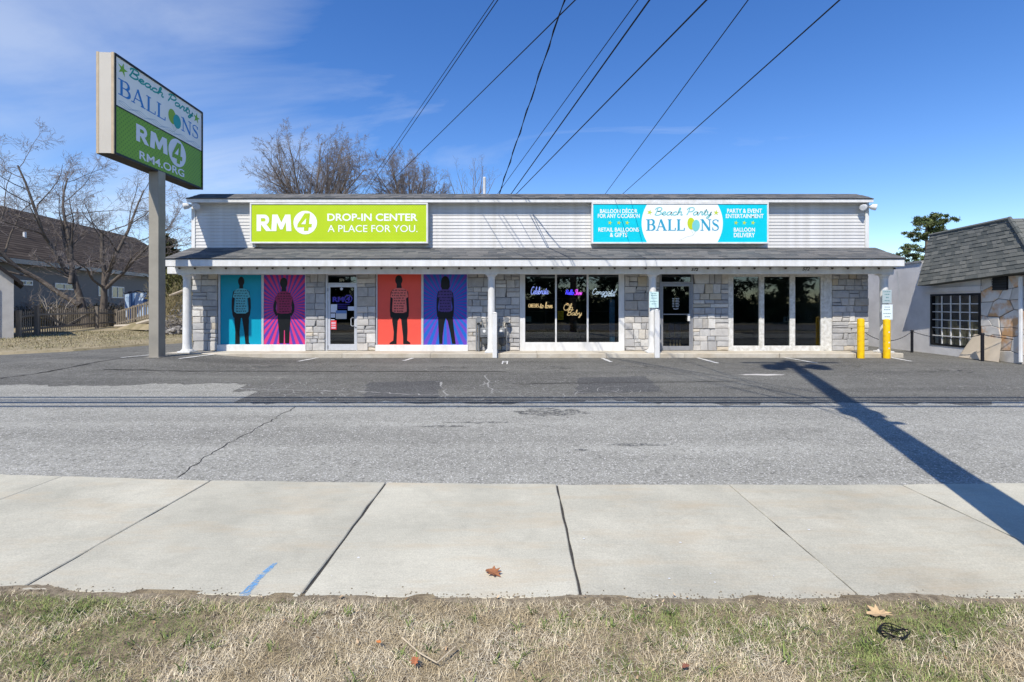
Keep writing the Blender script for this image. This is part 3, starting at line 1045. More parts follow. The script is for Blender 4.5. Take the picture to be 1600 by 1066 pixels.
def serif_word(pr_a, u0, v0, u1, v1):
    """BALL( )NS in thick-and-thin serif capitals; returns the gap for the two balloons (u from, u to)"""
    T, t = .2, .07
    H = 1.0
    letters = []
    def seg(a, b, wd): return ('s', [a, b], wd)
    def serif(x, y, l=.17): return ('s', [(x - l, y), (x + l, y)], t)
    def arc(cx, cy, rx, ry, a0, a1, wmax, wmin):
        p, ws = [], []
        for k in range(15):
            q = math.radians(a0 + (a1 - a0) * k / 14)
            p.append((cx + rx * math.cos(q), cy + ry * math.sin(q)))
            ws.append(wmin + (wmax - wmin) * abs(math.cos(q)) ** 1.2)
        return ('s', p, ws)
    B = [seg((.2, 0), (.2, H), T), serif(.17, .025), serif(.17, H - .025), ('s', [(.2, H - .025), (.45, H - .025)], t), arc(.42, .765, .24, .235, 90, -90, T, t), ('s', [(.2, .53), (.45, .53)], t), arc(.44, .28, .28, .255, 90, -90, T, t), ('s', [(.2, .025), (.45, .025)], t)]
    A = [seg((.12, .03), (.42, H), t * 1.2), seg((.40, H), (.78, .03), T), serif(.1, .025, .13), serif(.78, .025, .17), seg((.22, .34), (.64, .34), t)]
    L = [seg((.2, 0), (.2, H), T), serif(.2, H - .025), seg((.04, .025), (.68, .025), t), seg((.68, .0), (.7, .25), t * 1.3)]
    N_ = [seg((.16, .03), (.16, H), t * 1.3), serif(.14, .025, .14), seg((.14, H), (.8, 0), T), seg((.8, 0), (.8, H), t * 1.3), serif(.8, H - .025, .15), serif(.12, H - .025, .12)]
    Sx = cr([(.52, .78), (.47, .92), (.3, .97), (.12, .88), (.1, .72), (.22, .58), (.42, .46), (.54, .3), (.5, .1), (.3, .025), (.12, .07), (.07, .25)], 5)
    Sw = [t + (T - t) * math.exp(-((k / (len(Sx) - 1) - .5) / .16) ** 2) for k in range(len(Sx))]
    S_ = [('s', Sx, Sw), seg((.52, .74), (.54, .97), t), seg((.06, .02), (.07, .28), t)]
    x = 0.0
    for g, wd in ((B, .86), (A, .98), (L, .78), (L, .80), (None, 1.28), (N_, 1.0), (S_, .62)):
        letters.append((x, g))
        x += wd
    k = (u1 - u0) / x
    kv = v1 - v0
    gap = None
    for x0, g in letters:
        if g is None:
            gap = (u0 + x0 * k, u0 + (x0 + 1.28) * k)
            continue
        for _, p, wd in g:
            ws = wd if isinstance(wd, list) else [wd] * len(p)
            pr_a.stroke([(u0 + (x0 + q[0]) * k, v0 + q[1] * kv) for q in p], [q * min(k, kv) for q in ws])
    return gap


# ------------------------------------------------------------------ the shop building
D = 14.95            # plane of the stone front
wx = lambda x: fx(x, D)
wz = lambda y: fz(y, D)
WALK = 0.13
XL, XR = wx(299), wx(1357)
store = thing('shop_building', (0, D, 0), 'single storey grey stone and white sided strip of shops with a shingled canopy', 'shop building')

# kerb walk in front of the shops
walk = thing('walkway', (0, 14.5, 0), None, None)
walk['kind'] = 'structure'
kx = [-10.45, -8.1, -5.2, -2.6, -.55, .55, 2.6, 4.9, 7.7, 9.9, 11.35]
for a, c in zip(kx, kx[1:]):
    b = MB()
    n = 8
    front = [(a + .006 + (c - a - .012) * k / n, 14.15 + R.uniform(-.012, .012)) for k in range(n + 1)]
    for k in range(n):
        (x0, y0), (x1, y1) = front[k], front[k + 1]
        b.poly([(x0, y0, 0), (x1, y1, 0), (x1, y1, WALK - .02), (x0, y0, WALK - .02)])
        b.poly([(x0, y0, WALK - .02), (x1, y1, WALK - .02), (x1, y1 + .02, WALK), (x0, y0 + .02, WALK)])
        b.poly([(x0, y0 + .02, WALK), (x1, y1 + .02, WALK), (x1, D + .05, WALK), (x0, D + .05, WALK)])
    b.poly([(a + .006, 14.15, 0), (a + .006, 14.17, WALK), (a + .006, D + .05, WALK), (a + .006, D + .05, 0)])
    b.poly([(c - .006, 14.15, 0), (c - .006, 14.17, WALK), (c - .006, D + .05, WALK), (c - .006, D + .05, 0)])
    b.build('kerb_slab', M_KERB, walk, loc=(a, 14.5, 0))

# main body: back, sides, flat roof
Z2 = 4.62
box('side_wall', M_SIDING, store, XL + .02, XL + .2, D + .12, 27, 0, Z2)
box('side_wall', M_SIDING, store, XR - .2, XR - .02, D + .12, 27, 0, Z2)
box('rear_wall', M_SIDING, store, XL + .02, XR - .02, 27, 27.2, 0, Z2)
box('roof_deck', mat('roof_membrane', srgb(70, 71, 73), .9), store, XL, XR, D + .55, 27.2, Z2 + .1, Z2 + .2)
box('interior_floor', mat('dark_carpet', srgb(58, 57, 56), .95, .2, 12), store, XL + .2, XR - .2, D + .1, 22, .1, WALK + .004)
box('interior_ceiling', M_CEIL, store, XL + .2, XR - .2, D + .16, 22, 2.62, 2.68)
box('interior_wall', M_INT, store, XL + .2, XR - .2, 21.8, 22, WALK, 2.62)
for xx in (wx(778), wx(1112)):
    box('interior_wall', M_INT, store, xx - .06, xx + .06, D + .16, 21.8, WALK + .004, 2.62)
box('upper_wall', M_SIDING, store, XL + .04, XR - .04, D + .08, D + .3, 2.72, Z2 + .05)

# ---- stone piers, every stone its own piece
PIERS = [(301, 340), (478, 508), (558, 587), (731, 812), (976, 1030.5), (1083, 1138), (1300, 1356.5)]
ZT, ZB = wz(426), WALK + .003


def stone(x0, x1, z0, z1):
    b = MB()
    j = .005
    x0 += j; x1 -= j; z0 += j; z1 -= j
    pr = R.uniform(.0, .03)
    bv = .012
    yb, ym, yf = D + .05, D - .0 - pr, D - .016 - pr
    jx = lambda: R.uniform(-.006, .006)
    c = [(x0 + jx(), z0 + jx()), (x1 + jx(), z0 + jx()), (x1 + jx(), z1 + jx()), (x0 + jx(), z1 + jx())]
    if R.random() < .22 and (x1 - x0) > .3:
        k = R.choice((0, 1, 2, 3))
        c[k] = (c[k][0] + (.05 if k in (0, 3) else -.05), c[k][1])
    cxm, czm = (x0 + x1) / 2, (z0 + z1) / 2
    inn = [(p[0] + (bv if p[0] < cxm else -bv), p[1] + (bv if p[1] < czm else -bv)) for p in c]
    b.v = [(p[0], yb, p[1]) for p in c] + [(p[0], ym, p[1]) for p in c] + [(p[0], yf + R.uniform(-.008, .008), p[1]) for p in inn] + [(cxm + R.uniform(-.04, .04), yf - R.uniform(0, .012), czm)]
    for k in range(4):
        k2 = (k + 1) % 4
        b.f += [(k, k2, 4 + k2, 4 + k), (4 + k, 4 + k2, 8 + k2, 8 + k), (8 + k, 8 + k2, 12)]
    b.build('stone', M_STONE, store, loc=(cxm, D, czm))


def fill(x0, x1, z0, z1):
    """random coursed rubble in a rectangle"""
    wd, ht = x1 - x0, z1 - z0
    if ht > .38:
        cut = z0 + R.choice((.12, .15, .2, .24, .3))
        if z1 - cut < .11:
            cut = z0 + ht / 2
        fill(x0, x1, z0, cut); fill(x0, x1, cut, z1)
        return
    if wd > .58 or (wd > .36 and R.random() < .55):
        cut = x0 + wd * R.uniform(.34, .66)
        fill(x0, cut, z0, z1); fill(cut, x1, z0, z1)
        return
    if ht > .2 and R.random() < .3:
        cut = z0 + ht * R.uniform(.36, .6)
        if wd > .45 and R.random() < .5:
            stone(x0, x1, z0, cut)
            m_ = x0 + wd * R.uniform(.35, .65)
            stone(x0, m_, cut, z1); stone(m_, x1, cut, z1)
        else:
            stone(x0, x1, z0, cut); stone(x0, x1, cut, z1)
        return
    stone(x0, x1, z0, z1)


for (a, c) in PIERS:
    b = MB()
    x0, x1 = wx(a), wx(c)
    b.box(x0 + .003, x1 - .003, D + .012, D + .2, .1, 2.66)
    if x1 - x0 > 1.2:
        m_ = x0 + (x1 - x0) * R.uniform(.42, .58)
        fill(x0, m_, ZB, ZT); fill(m_, x1, ZB, ZT)
    else:
        fill(x0, x1, ZB, ZT)
    b.build('mortar_bed', M_MORTAR, store)
# wall above the openings, behind the beam
box('header', M_WHITE_OLD, store, XL + .01, XR - .01, D - .02, D + .2, ZT + .004, 2.70)


# ---- windows
def window(x0, x1, y0, y1, panes, fmat, frame_w=.0, sill=None, deep=.04, glass=True):
    """x0..x1, y0..y1 outer edges in photo pixels, panes = list of (xa, xb, ya, yb)"""
    root = None
    b = MB()
    X0, X1, Z0, Z1 = wx(x0), wx(x1), wz(y1), wz(y0)
    px_ = [(wx(a), wx(c)) for a, c, *_ in panes]
    za, zb = wz(panes[0][3]), wz(panes[0][2])
    yf, yb = D + .0, D + .09
    b.box(X0 + .002, px_[0][0], yf, yb, Z0, Z1, .006)
    b.box(px_[-1][1], X1 - .002, yf, yb, Z0, Z1, .006)
    for (a, c), (a2, c2) in zip(px_, px_[1:]):
        b.box(c, a2, yf + .012, yb, za, zb, .005)
    b.box(px_[0][0], px_[-1][1], yf + .004, yb, zb, Z1, .005)
    b.box(px_[0][0], px_[-1][1], yf + .004, yb, Z0, za, .005)
    root = b.build('window', fmat, store, loc=((X0 + X1) / 2, D, Z0))
    if glass:
        for (a, c) in px_:
            box('pane', M_GLASS, root, a + .001, c - .001, D + deep, D + deep + .006, za + .001, zb - .001)
    if sill:
        box('sill', M_WHITE, root, X0 - .01, X1 + .01, D - .05, D + .0, wz(sill[1]), wz(sill[0]), .008)
    return root


w1 = window(340.5, 478, 427, 549, [(343.5, 408, 429.5, 538.5), (411.5, 476.5, 429.5, 538.5)], M_ALU, sill=(538.6, 548.6), glass=True)
w2 = window(587.5, 731, 427, 549, [(589.5, 658, 428.5, 539), (661.5, 729.5, 428.5, 539)], M_ALU, sill=(539, 548.6), glass=True)
w3 = window(812, 976, 427, 548.6, [(820.5, 867.5, 429.2, 535), (870, 917, 429.2, 535), (919.8, 967, 429.2, 535)], M_WHITE)
w4 = window(1138, 1300, 427, 548.6, [(1146, 1186.5, 432.5, 540.5), (1194.5, 1234.5, 432.5, 540.5), (1243, 1283, 432.5, 540.5)], M_WHITE_OLD)
# old plywood jamb at the right of the last window: peeling strip
box('trim_board', M_WHITE_OLD, w4, wx(1287), wx(1291), D - .02, D - .002, wz(547), wz(433), .004)
box('trim_board', M_WHITE_OLD, w4, wx(1187.5), wx(1189.5), D - .012, D - .002, wz(545), wz(432), .003)

# floor level strip of white sill under window 3/4 is part of the frame; door one
def door(x0, x1, y0, ytr0, ytr1, leaf, gl, fm, hinge_left=True):
    """frame + transom + leaf"""
    b = MB()
    X0, X1 = wx(x0), wx(x1)
    Z0 = WALK + .003
    lx0, lx1, lz1 = wx(leaf[0]), wx(leaf[1]), wz(leaf[2])
    b.box(X0 + .002, lx0 - .004, D + .0, D + .1, Z0, wz(y0), .005)
    b.box(lx1 + .004, X1 - .002, D + .0, D + .1, Z0, wz(y0), .005)
    b.box(lx0 - .004, lx1 + .004, D + .005, D + .1, wz(ytr0), wz(y0), .005)
    b.box(lx0 - .004, lx1 + .004, D + .005, D + .1, lz1 + .004, wz(ytr1), .005)
    dr = b.build('door', fm, store, loc=((X0 + X1) / 2, D, 0))
    box('transom_pane', M_GLASS, dr, lx0, lx1, D + .045, D + .051, wz(ytr1) + .001, wz(ytr0) - .001)
    g0, g1, gt, gb = wx(gl[0]), wx(gl[1]), wz(gl[2]), wz(gl[3])
    b = MB()
    yf, yb = D + .02, D + .065
    b.box(lx0, g0, yf, yb, Z0 + .01, lz1, .005)
    b.box(g1, lx1, yf, yb, Z0 + .01, lz1, .005)
    b.box(g0, g1, yf + .003, yb, gt, lz1, .004)
    b.box(g0, g1, yf + .003, yb, Z0 + .01, gb, .004)
    b.build('door_leaf', fm, dr)
    box('pane', M_GLASS, dr, g0 + .001, g1 - .001, D + .038, D + .044, gb + .001, gt - .001)
    return dr


d1 = door(508.5, 558, 427, 430, 442, (512, 556.5, 443.8), (515.5, 553, 448.8, 538), M_ALU)
d2 = door(1031, 1083, 427, 428, 440.5, (1034, 1080, 443), (1036.5, 1077.5, 447.5, 541), M_ALU2)
# handles
b = MB()
hx = wx(551)
b.tube([(hx + .05, D + .02, wz(496.5)), (hx + .0, D - .06, wz(496.5)), (hx - .03, D - .06, wz(498)), (hx - .03, D - .06, wz(508)), (hx, D - .06, wz(509.5)), (hx + .05, D + .02, wz(509.5))], .012, 8)
b.build('handle', M_ALU, d1, smooth=True)
MB().tube([(wx(556), D + .02, wz(512)), (wx(556), D + .0, wz(512))], .022, 10).build('lock', M_DARK, d1)
for yy in (453, 542):
    box('hinge', M_ALU2, d1, wx(512) - .02, wx(512) + .01, D - .006, D + .019, wz(yy) - .05, wz(yy) + .05, .004)
box('push_bar', M_ALU2, d2, wx(1037), wx(1077), D + .012, D + .036, wz(492), wz(490.5), .004)
box('handle', M_WHITE, d2, wx(1074), wx(1077.8), D - .05, D + .018, wz(502), wz(490.5), .01)

# prints on the doors
frD = Frame3((0, D + .036, 0), (1, 0, 0), (0, 0, 1))
M_PURP = ink('purple_vinyl', 74, 62, 170)
M_PAPER = ink('white_paper', 205, 212, 226)
M_RED = ink('red_notice', 214, 54, 62)
pr = Print(frD, .001)
pr.text('RM', wx(519), wz(472), wx(536.5), wz(464), .04)
pr.build('lettering', M_PURP, d1)
pr = Print(frD, .001)
k = 24
ring = [(wx(543.5) + .112 * math.cos(2 * math.pi * i / k), wz(467) + .112 * math.sin(2 * math.pi * i / k)) for i in range(k + 1)]
pr.stroke(ring, .03)
pr.text('4', wx(540.2), wz(470.8), wx(546.6), wz(463), .03, .15)
for yy, xa, xb in ((475.5, 525, 546), (478.5, 527, 541), (481.5, 527, 543)):
    pr.stroke([(wx(xa), wz(yy)), (wx(xb), wz(yy))], .014)
pr.build('lettering', M_PURP, d1)
pr = Print(frD, .0005)
for (xa, xb, ya, yb) in ((516, 526, 475.5, 488.5), (543, 552.8, 479, 485.5), (516, 523, 490, 496.5)):
    pr.poly([(wx(xa), wz(yb)), (wx(xb), wz(yb)), (wx(xb), wz(ya)), (wx(xa), wz(ya))])
pr.disc(wx(533), wz(451.5), .045)
pr.build('paper_notice', M_PAPER, d1)
pr = Print(frD, .003)
pr.poly([(wx(524), wz(498.5)), (wx(541), wz(498.5)), (wx(541), wz(485.5)), (wx(524), wz(485.5))])
pr.build('paper_notice', ink('grey_paper', 186, 190, 190), d1)
pr = Print(frD, .0055)
pr.poly([(wx(524.2), wz(490)), (wx(540.8), wz(490)), (wx(540.8), wz(485.2)), (wx(524.2), wz(485.2))])
pr.build('notice_header', ink('blue_header', 92, 124, 176), d1)
pr = Print(frD, .0)
pr.poly([(wx(516), wz(515)), (wx(525), wz(515)), (wx(525), wz(501)), (wx(516), wz(501))])
pr.build('red_notice', M_RED, d1)
pr = Print(frD, .002)
for yy in (504, 506, 508.5, 511.5, 513):
    pr.stroke([(wx(517.2), wz(yy)), (wx(523.8), wz(yy))], .018)
pr.stroke([(wx(516), wz(499.8)), (wx(522), wz(499.8))], .022)
pr.build('notice_lines', M_PAPER, d1)
frT = Frame3((0, D + .043, 0), (1, 0, 0), (0, 0, 1))
M_NUM = ink('pale_number', 196, 196, 176)
Print(frT, .001).text('574', wx(529.5), wz(440), wx(537), wz(435.5), .02).build('number', M_NUM, d1)
pr = Print(frD, .001)
for r_ in range(6):
    yy = 466.8 + r_ * 2.5
    pr.stroke([(wx(1051), wz(yy)), (wx(1054.2), wz(yy))], .024)
    pr.stroke([(wx(1056), wz(yy)), (wx(1062 - (r_ % 2)), wz(yy))], .024)
pr.stroke([(wx(1052.5), wz(482.5)), (wx(1056.5), wz(483.3)), (wx(1060.5), wz(482.3))], .025)
pr.build('opening_hours', ink('white_vinyl', 176, 180, 184), d2)

# ---- clapboards on the upper wall, one object each
zlo, zhi = wz(387.5), wz(316)
nb = 14
ex = (zhi - zlo) / nb
for i in range(nb):
    z0 = zlo + i * ex
    b = MB()
    x0, x1 = XL + .12, XR - .10
    y_low, y_up = D + .016, D + .036
    b.v = [(x0, y_low, z0), (x1, y_low, z0), (x1, y_up, z0 + ex + .012), (x0, y_up, z0 + ex + .012), (x0, D + .075, z0), (x1, D + .075, z0), (x1, D + .075, z0 + ex + .012), (x0, D + .075, z0 + ex + .012)]
    b.f = [(0, 1, 2, 3), (0, 4, 5, 1), (0, 3, 7, 4), (1, 5, 6, 2)]
    b.build('siding_board', M_SIDING, store, loc=(0, D, z0))
box('corner_board', M_WHITE, store, XL + .0, XL + .115, D - .004, D + .07, zlo - .02, zhi + .02, .006)
box('corner_board', M_WHITE, store, XR - .095, XR + .02, D - .004, D + .07, zlo - .02, zhi + .02, .006)
# ---- upper eave
XEL, XER = fx(291, 14.72), fx(1365, 14.72)
zf0, zf1 = fz(316.3, 14.72), fz(310.5, 14.72)
box('fascia', M_WHITE, store, XEL, XER, 14.72, 14.755, zf0, zf1, .004)
box('soffit', M_WHITE, store, XEL + .03, XER - .03, 14.756, D + .3, zf0 + .02, zf0 + .04)
b = MB()
b.v = [(XEL, 14.70, zf1 + .004), (XER, 14.70, zf1 + .004), (XER - .05, 15.4, zf1 + .30), (XEL + .05, 15.4, zf1 + .30), (XEL, 14.70, zf1 - .012), (XER, 14.70, zf1 - .012), (XER - .05, 15.6, zf1 - .012), (XEL + .05, 15.6, zf1 - .012), (XER - .05, 15.6, zf1 + .30), (XEL + .05, 15.6, zf1 + .30)]
b.f = [(0, 1, 2, 3), (4, 5, 1, 0), (3, 2, 8, 9), (1, 5, 6, 8, 2), (0, 3, 9, 7, 4)]
b.build('roof_edge', M_SHIN_I, store)
b = MB()
for c_ in range(4):
    x = XEL
    t0, t1 = c_ / 4.0, (c_ + 1) / 4.0
    while x < XER - .1:
        wd = R.uniform(.16, .34)
        x1 = min(x + wd, XER - .01)
        th = R.choice((.006, .012))
        y0, y1, z0, z1 = 14.70 + .7 * t0 - (.012 if c_ == 0 else 0), 14.70 + .7 * t1, zf1 + .004 + .296 * t0, zf1 + .004 + .296 * t1
        b.v += []
        b.hexa([(x, y0, z0 + .001), (x1 - .004, y0, z0 + .001), (x1 - .004, y1, z1 + .001), (x, y1, z1 + .001)], [(x, y0 - .002, z0 + th), (x1 - .004, y0 - .002, z0 + th), (x1 - .004, y1, z1 + .003), (x, y1, z1 + .003)])
        x = x1
o = b.build('roof_shingles', M_SHIN_I, store)
o['kind'] = 'stuff'

# ---- canopy
YE, ZE0, ZE1 = 13.80, fz(416.2, 13.80), fz(405.2, 13.80)
CX0, CX1 = fx(257.5, 13.80), fx(1413.5, 13.80)
zr = wz(387)
box('canopy_fascia', M_WHITE, store, CX0, CX1, YE, YE + .04, ZE0, ZE1, .005)
box('drip_edge', M_DARK, store, CX0 - .01, CX1 + .01, YE - .02, YE + .03, ZE1 + .001, ZE1 + .016)
for xx in (CX0, CX1 - .03):     # closed ends
    b = MB()
    b.prism([(YE + .042, ZE0), (D + .0, ZE0), (D + .0, zr - .02), (YE + .042, ZE1)], lambda p, xx=xx: (xx, p[0], p[1]), lambda p, xx=xx: (xx + .03, p[0], p[1]))
    b.build('canopy_end', M_WHITE, store)
box('canopy_soffit', M_WHITE, store, CX0 + .03, CX1 - .03, YE + .04, D + .0, ZE0 + .012, ZE0 + .03)
box('canopy_beam', M_WHITE, store, fx(261, 14.2), fx(1397, 14.2), 14.2, 14.42, fz(428, 14.2), ZE0 + .011, .008)
# canopy roof deck under the shingles
b = MB()
b.hexa([(CX0 - .02, YE - .02, ZE1 + .0165), (CX1 + .02, YE - .02, ZE1 + .0165), (CX1 + .02, D + .02, zr - .03), (CX0 - .02, D + .02, zr - .03)], [(CX0 - .02, YE - .02, ZE1 + .024), (CX1 + .02, YE - .02, ZE1 + .024), (CX1 + .02, D + .02, zr), (CX0 - .02, D + .02, zr)])
b.build('canopy_roof', M_SHIN_I, store)
# shingle tabs
nrm = Vector((0, -(zr - ZE1 - .024), D + .02 - YE + .02)).normalized()
p0 = Vector((0, YE - .02, ZE1 + .024)); p1 = Vector((0, D + .02, zr))
NC = 9


def tab(b, x0, x1, c, th):
    o0 = p0 + (p1 - p0) * (c / NC); o1 = p0 + (p1 - p0) * ((c + 1) / NC)
    if c == 0:
        o0 = o0 + (p0 - p1).normalized() * .015
    q = lambda x, o, h: Vector((x, o.y, o.z)) + nrm * h
    b.hexa([q(x0, o0, .0015), q(x1, o0, .0015), q(x1, o1, .001), q(x0, o1, .001)], [q(x0, o0, th), q(x1, o0, th), q(x1, o1, .0025), q(x0, o1, .0025)])


rest = MB()
cnt = 0
for c_ in range(NC):
    x = CX0 - .02 - R.uniform(0, .2)
    while x < CX1 + .02:
        wd = R.uniform(.24, .46)
        x1 = min(x + wd, CX1 + .025)
        xa = max(x, CX0 - .025)
        th = R.choice((.006, .007, .013))
        if x1 - xa > .05:
            if cnt < 300:
                b = MB()
                tab(b, xa, x1 - .004, c_, th)
                b.build('shingle', M_SHIN, store, loc=(xa, YE, ZE1))
                cnt += 1
            else:
                tab(rest, xa, x1 - .004, c_, th)
        x = x1
o = rest.build('canopy_shingles', M_SHIN_I, store)
o['kind'] = 'stuff'
# soffit nubs along the top of the beam
xx = 280.0
while xx < 1400:
    if not (1076 < xx < 1095 or 1250 < xx < 1268):
      MB().lathe(fx(xx, 14.17), 14.17, [(.022, ZE0 - .055), (.03, ZE0 - .03), (.03, ZE0 - .012)], 8).build('beam_bolt', mat('rusty_bolt', srgb(84, 78, 72), .8), store)
    xx += 24.3
# columns
for cx_ in (292.5, 768, 1019.5, 1381):
    X = fx(cx_, 14.35)
    zt_, zb_ = fz(428, 14.2), WALK
    b = MB()
    b.lathe(X, 14.35, [(.135, zb_ + .10), (.122, zb_ + .13), (.118, zb_ + .3), (.104, zt_ - .14)], 20)
    col = b.build('column', M_WHITE, store, loc=(X, 14.35, 0), smooth=True)
    MB().lathe(X, 14.35, [(.104, zt_ - .14), (.12, zt_ - .12), (.11, zt_ - .10), (.125, zt_ - .07), (.155, zt_ - .03)], 20).build('capital', M_WHITE, col, smooth=True)
    box('abacus', M_WHITE, col, X - .17, X + .17, 14.2, 14.5, zt_ - .03, zt_ - .001, .004)
    box('base', M_WHITE, col, X - .19, X + .19, 14.18, 14.54, zb_ + .002, zb_ + .055, .008)
    MB().lathe(X, 14.35, [(.17, zb_ + .055), (.165, zb_ + .08), (.14, zb_ + .10)], 20).build('plinth', M_WHITE, col, smooth=True)
# house numbers on the beam
frB = Frame3((0, 14.2, 0), (1, 0, 0), (0, 0, 1))
bx = lambda x: fx(x, 14.2)
bz = lambda y: fz(y, 14.2)
Print(frB, .003).text('572', bx(1080), bz(423.6), bx(1091), bz(418.8), .03, .3).build('number', M_BLACK, store)
Print(frB, .003).text('572', bx(1253.5), bz(423), bx(1265.5), bz(417.8), .02, .35).build('number', M_BLACK, store)

# ------------------------------------------------------------------ wall signs
def sign_box(name, x0, x1, y0, y1, label):
    Df, Dbk = 14.70, D + .01
    X0, X1, Z0, Z1 = fx(x0, Df), fx(x1, Df), fz(y1, Df), fz(y0, Df)
    t = thing(name, ((X0 + X1) / 2, Dbk, Z0), label, 'sign')
    box('cabinet', M_WHITE, t, X0 + .01, X1 - .01, Df + .05, Dbk, Z0 + .01, Z1 - .01)
    fw = .05
    b = MB()
    b.box(X0, X1, Df, Df + .05, Z1 - fw, Z1, .006)
    b.box(X0, X1, Df, Df + .05, Z0, Z0 + fw, .006)
    b.box(X0, X0 + fw, Df + .002, Df + .048, Z0 + fw, Z1 - fw, .006)
    b.box(X1 - fw, X1, Df + .002, Df + .048, Z0 + fw, Z1 - fw, .006)
    b.build('frame', M_WHITE, t)
    return t, Df + .02, X0 + fw, X1 - fw, Z0 + fw, Z1 - fw


LIME = srgb(182, 208, 30)
t, yf, X0, X1, Z0, Z1 = sign_box('wall_sign', 390, 668.5, 317, 380.5, 'wide lime green RM4 drop-in center sign in a white frame above the canopy')
o = MB().box(X0, X1, yf, yf + .02, Z0, Z1).build('sign_face', dots_mat('lime_dotted_print', LIME, srgb(160, 188, 30), .085, .2, (0, 2)), t)
fr = Frame3((0, yf, 0), (1, 0, 0), (0, 0, 1))
sx = lambda x: fx(x, yf)
sz = lambda y: fz(y, yf)
M_SW = ink('white_sign_print', 236, 240, 238)
pr = Print(fr, .003)
pr.heavy('R', sx(401), sz(361.3), sx(424.5), sz(335.5)).heavy('M', sx(424), sz(361.3), sx(455.5), sz(335.5))
pr.disc(sx(477), sz(348), fx(VX + 18.4, yf), fx(VX + 18.4, yf), 40)
pr.text('DROP-IN CENTER', sx(511.5), sz(345.5), sx(652.5), sz(333.8), .022)
pr.text('A PLACE FOR YOU.', sx(512), sz(362.8), sx(652.5), sz(351.8), .002)
pr.build('lettering', M_SW, t)
Print(fr, .006).heavy('4', sx(464), sz(361), sx(489), sz(333.5)).build('numeral', MATS['lime_dotted_print'], t)
Print(fr, .009).poly([(sx(470.5), sz(350.5)), (sx(477.5), sz(350.5)), (sx(478.7), sz(341.5))]).build('numeral_counter', M_SW, t)

TURQ = srgb(0, 196, 214)
t, yf, X0, X1, Z0, Z1 = sign_box('wall_sign', 924.5, 1201.5, 316.5, 381, 'wide turquoise and white balloon shop sign with stars above the canopy')
box('sign_face', ink('turquoise_sign_print', 0, 198, 216), t, X0, X1, yf, yf + .02, Z0, Z1)
pr = Print(fr, .001)
pr.fr = Frame3((0, yf, 0), (1, 0, 0), (0, 0, 1)); fr = pr.fr
cu, rr = sx(1066), fx(VX + 63.5, yf)
arcp = []
zc = (Z0 + Z1) / 2
hz = (Z1 - Z0) / 2
for s_ in (1, -1):
    for k in range(-10, 11):
        v = k / 10 * hz * s_
        arcp.append((cu + s_ * (fx(VX + 55, yf) + fx(VX + 8.5, yf) * (1 - (v / hz) ** 2)), zc + v))
pr.poly(arcp)
pr.build('oval_panel', M_SW, t)
M_TEAL = ink('teal_print', 118, 192, 196)
M_BLUEP = ink('blue_print', 46, 156, 190)
M_LIMEP = ink('lime_print', 190, 206, 40)
M_BALB = ink('pale_blue_print', 120, 200, 200)
pr = Print(fr, .003)
for s_ in fit_strokes(script_strokes('Beach Party'), sx(1023), sz(341.5), sx(1112), sz(324.5)):
    pr.stroke(s_, .03)
pr.build('script_lettering', M_TEAL, t)
pr = Print(fr, .0035)
gap = serif_word(pr, sx(1009.5), sz(360.5), sx(1123.5), sz(343))
pr.build('lettering', M_BLUEP, t)


def balloons(fr, h, gap, v0, v1, parent, m1, m2, mstr, tail):
    ga, gb = gap
    wd = (gb - ga)
    Print(fr, h).disc(ga + wd * .38, v0 + (v1 - v0) * .60, wd * .26, (v1 - v0) * .50, 20, .1).build('balloon_print', m1, parent)
    Print(fr, h + .002).disc(ga + wd * .70, v0 + (v1 - v0) * .44, wd * .26, (v1 - v0) * .48, 20, -.1).build('balloon_print', m2, parent)
    p = Print(fr, h)
    H_ = v1 - v0
    for c0 in (.38, .70):
        p.stroke(cr([(ga + wd * c0, v0 + H_ * .05), (ga + wd * .5, v0 - H_ * .35), (ga + wd * .05, v0 - H_ * .5), (ga - tail, v0 - H_ * .95)], 6), .008)
    p.build('balloon_string', mstr, parent)


M_STRG = ink('grey_string_print', 176, 186, 180)
balloons(fr, .0045, gap, sz(361), sz(342), t, M_LIMEP, M_BALB, M_STRG, .3)
pr = Print(fr, .003)
pr.star(sx(1015), sz(332), .095, .3); pr.star(sx(1119), sz(332.5), .095, .1)
for xa in (953, 967, 980):
    pr.star(sx(xa), sz(348.3), .075, .2)
for xa in (1150, 1163, 1176.5):
    pr.star(sx(xa), sz(348.3), .075, .2)
pr.build('star_print', mat('star_print', srgb(190, 206, 60), .5), t)
pr = Print(fr, .004)
for (s_, xa, xb, ya, yb) in (('BALLOON DÉCOR', 937.5, 996, 333.3, 325.3), ('FOR ANY OCCASION', 934, 999.5, 340.8, 334.3), ('RETAIL BALLOONS', 935, 998.5, 362.2, 355.8), ('& GIFTS', 953, 980, 370.6, 363.7), ('PARTY & EVENT', 1136, 1190.5, 333, 326.3), ('ENTERTAINMENT', 1134, 1193, 341, 334.5), ('BALLOON', 1146.5, 1179.5, 362.3, 355.8), ('DELIVERY', 1146.5, 1179.5, 371, 364)):
    pr.text(s_, sx(xa), sz(ya), sx(xb), sz(yb), .02)
pr.build('lettering', M_SW, t)

# ------------------------------------------------------------------ window posters
M_FIG = mat('figure_print', srgb(22, 24, 26), .4, .15, 12)


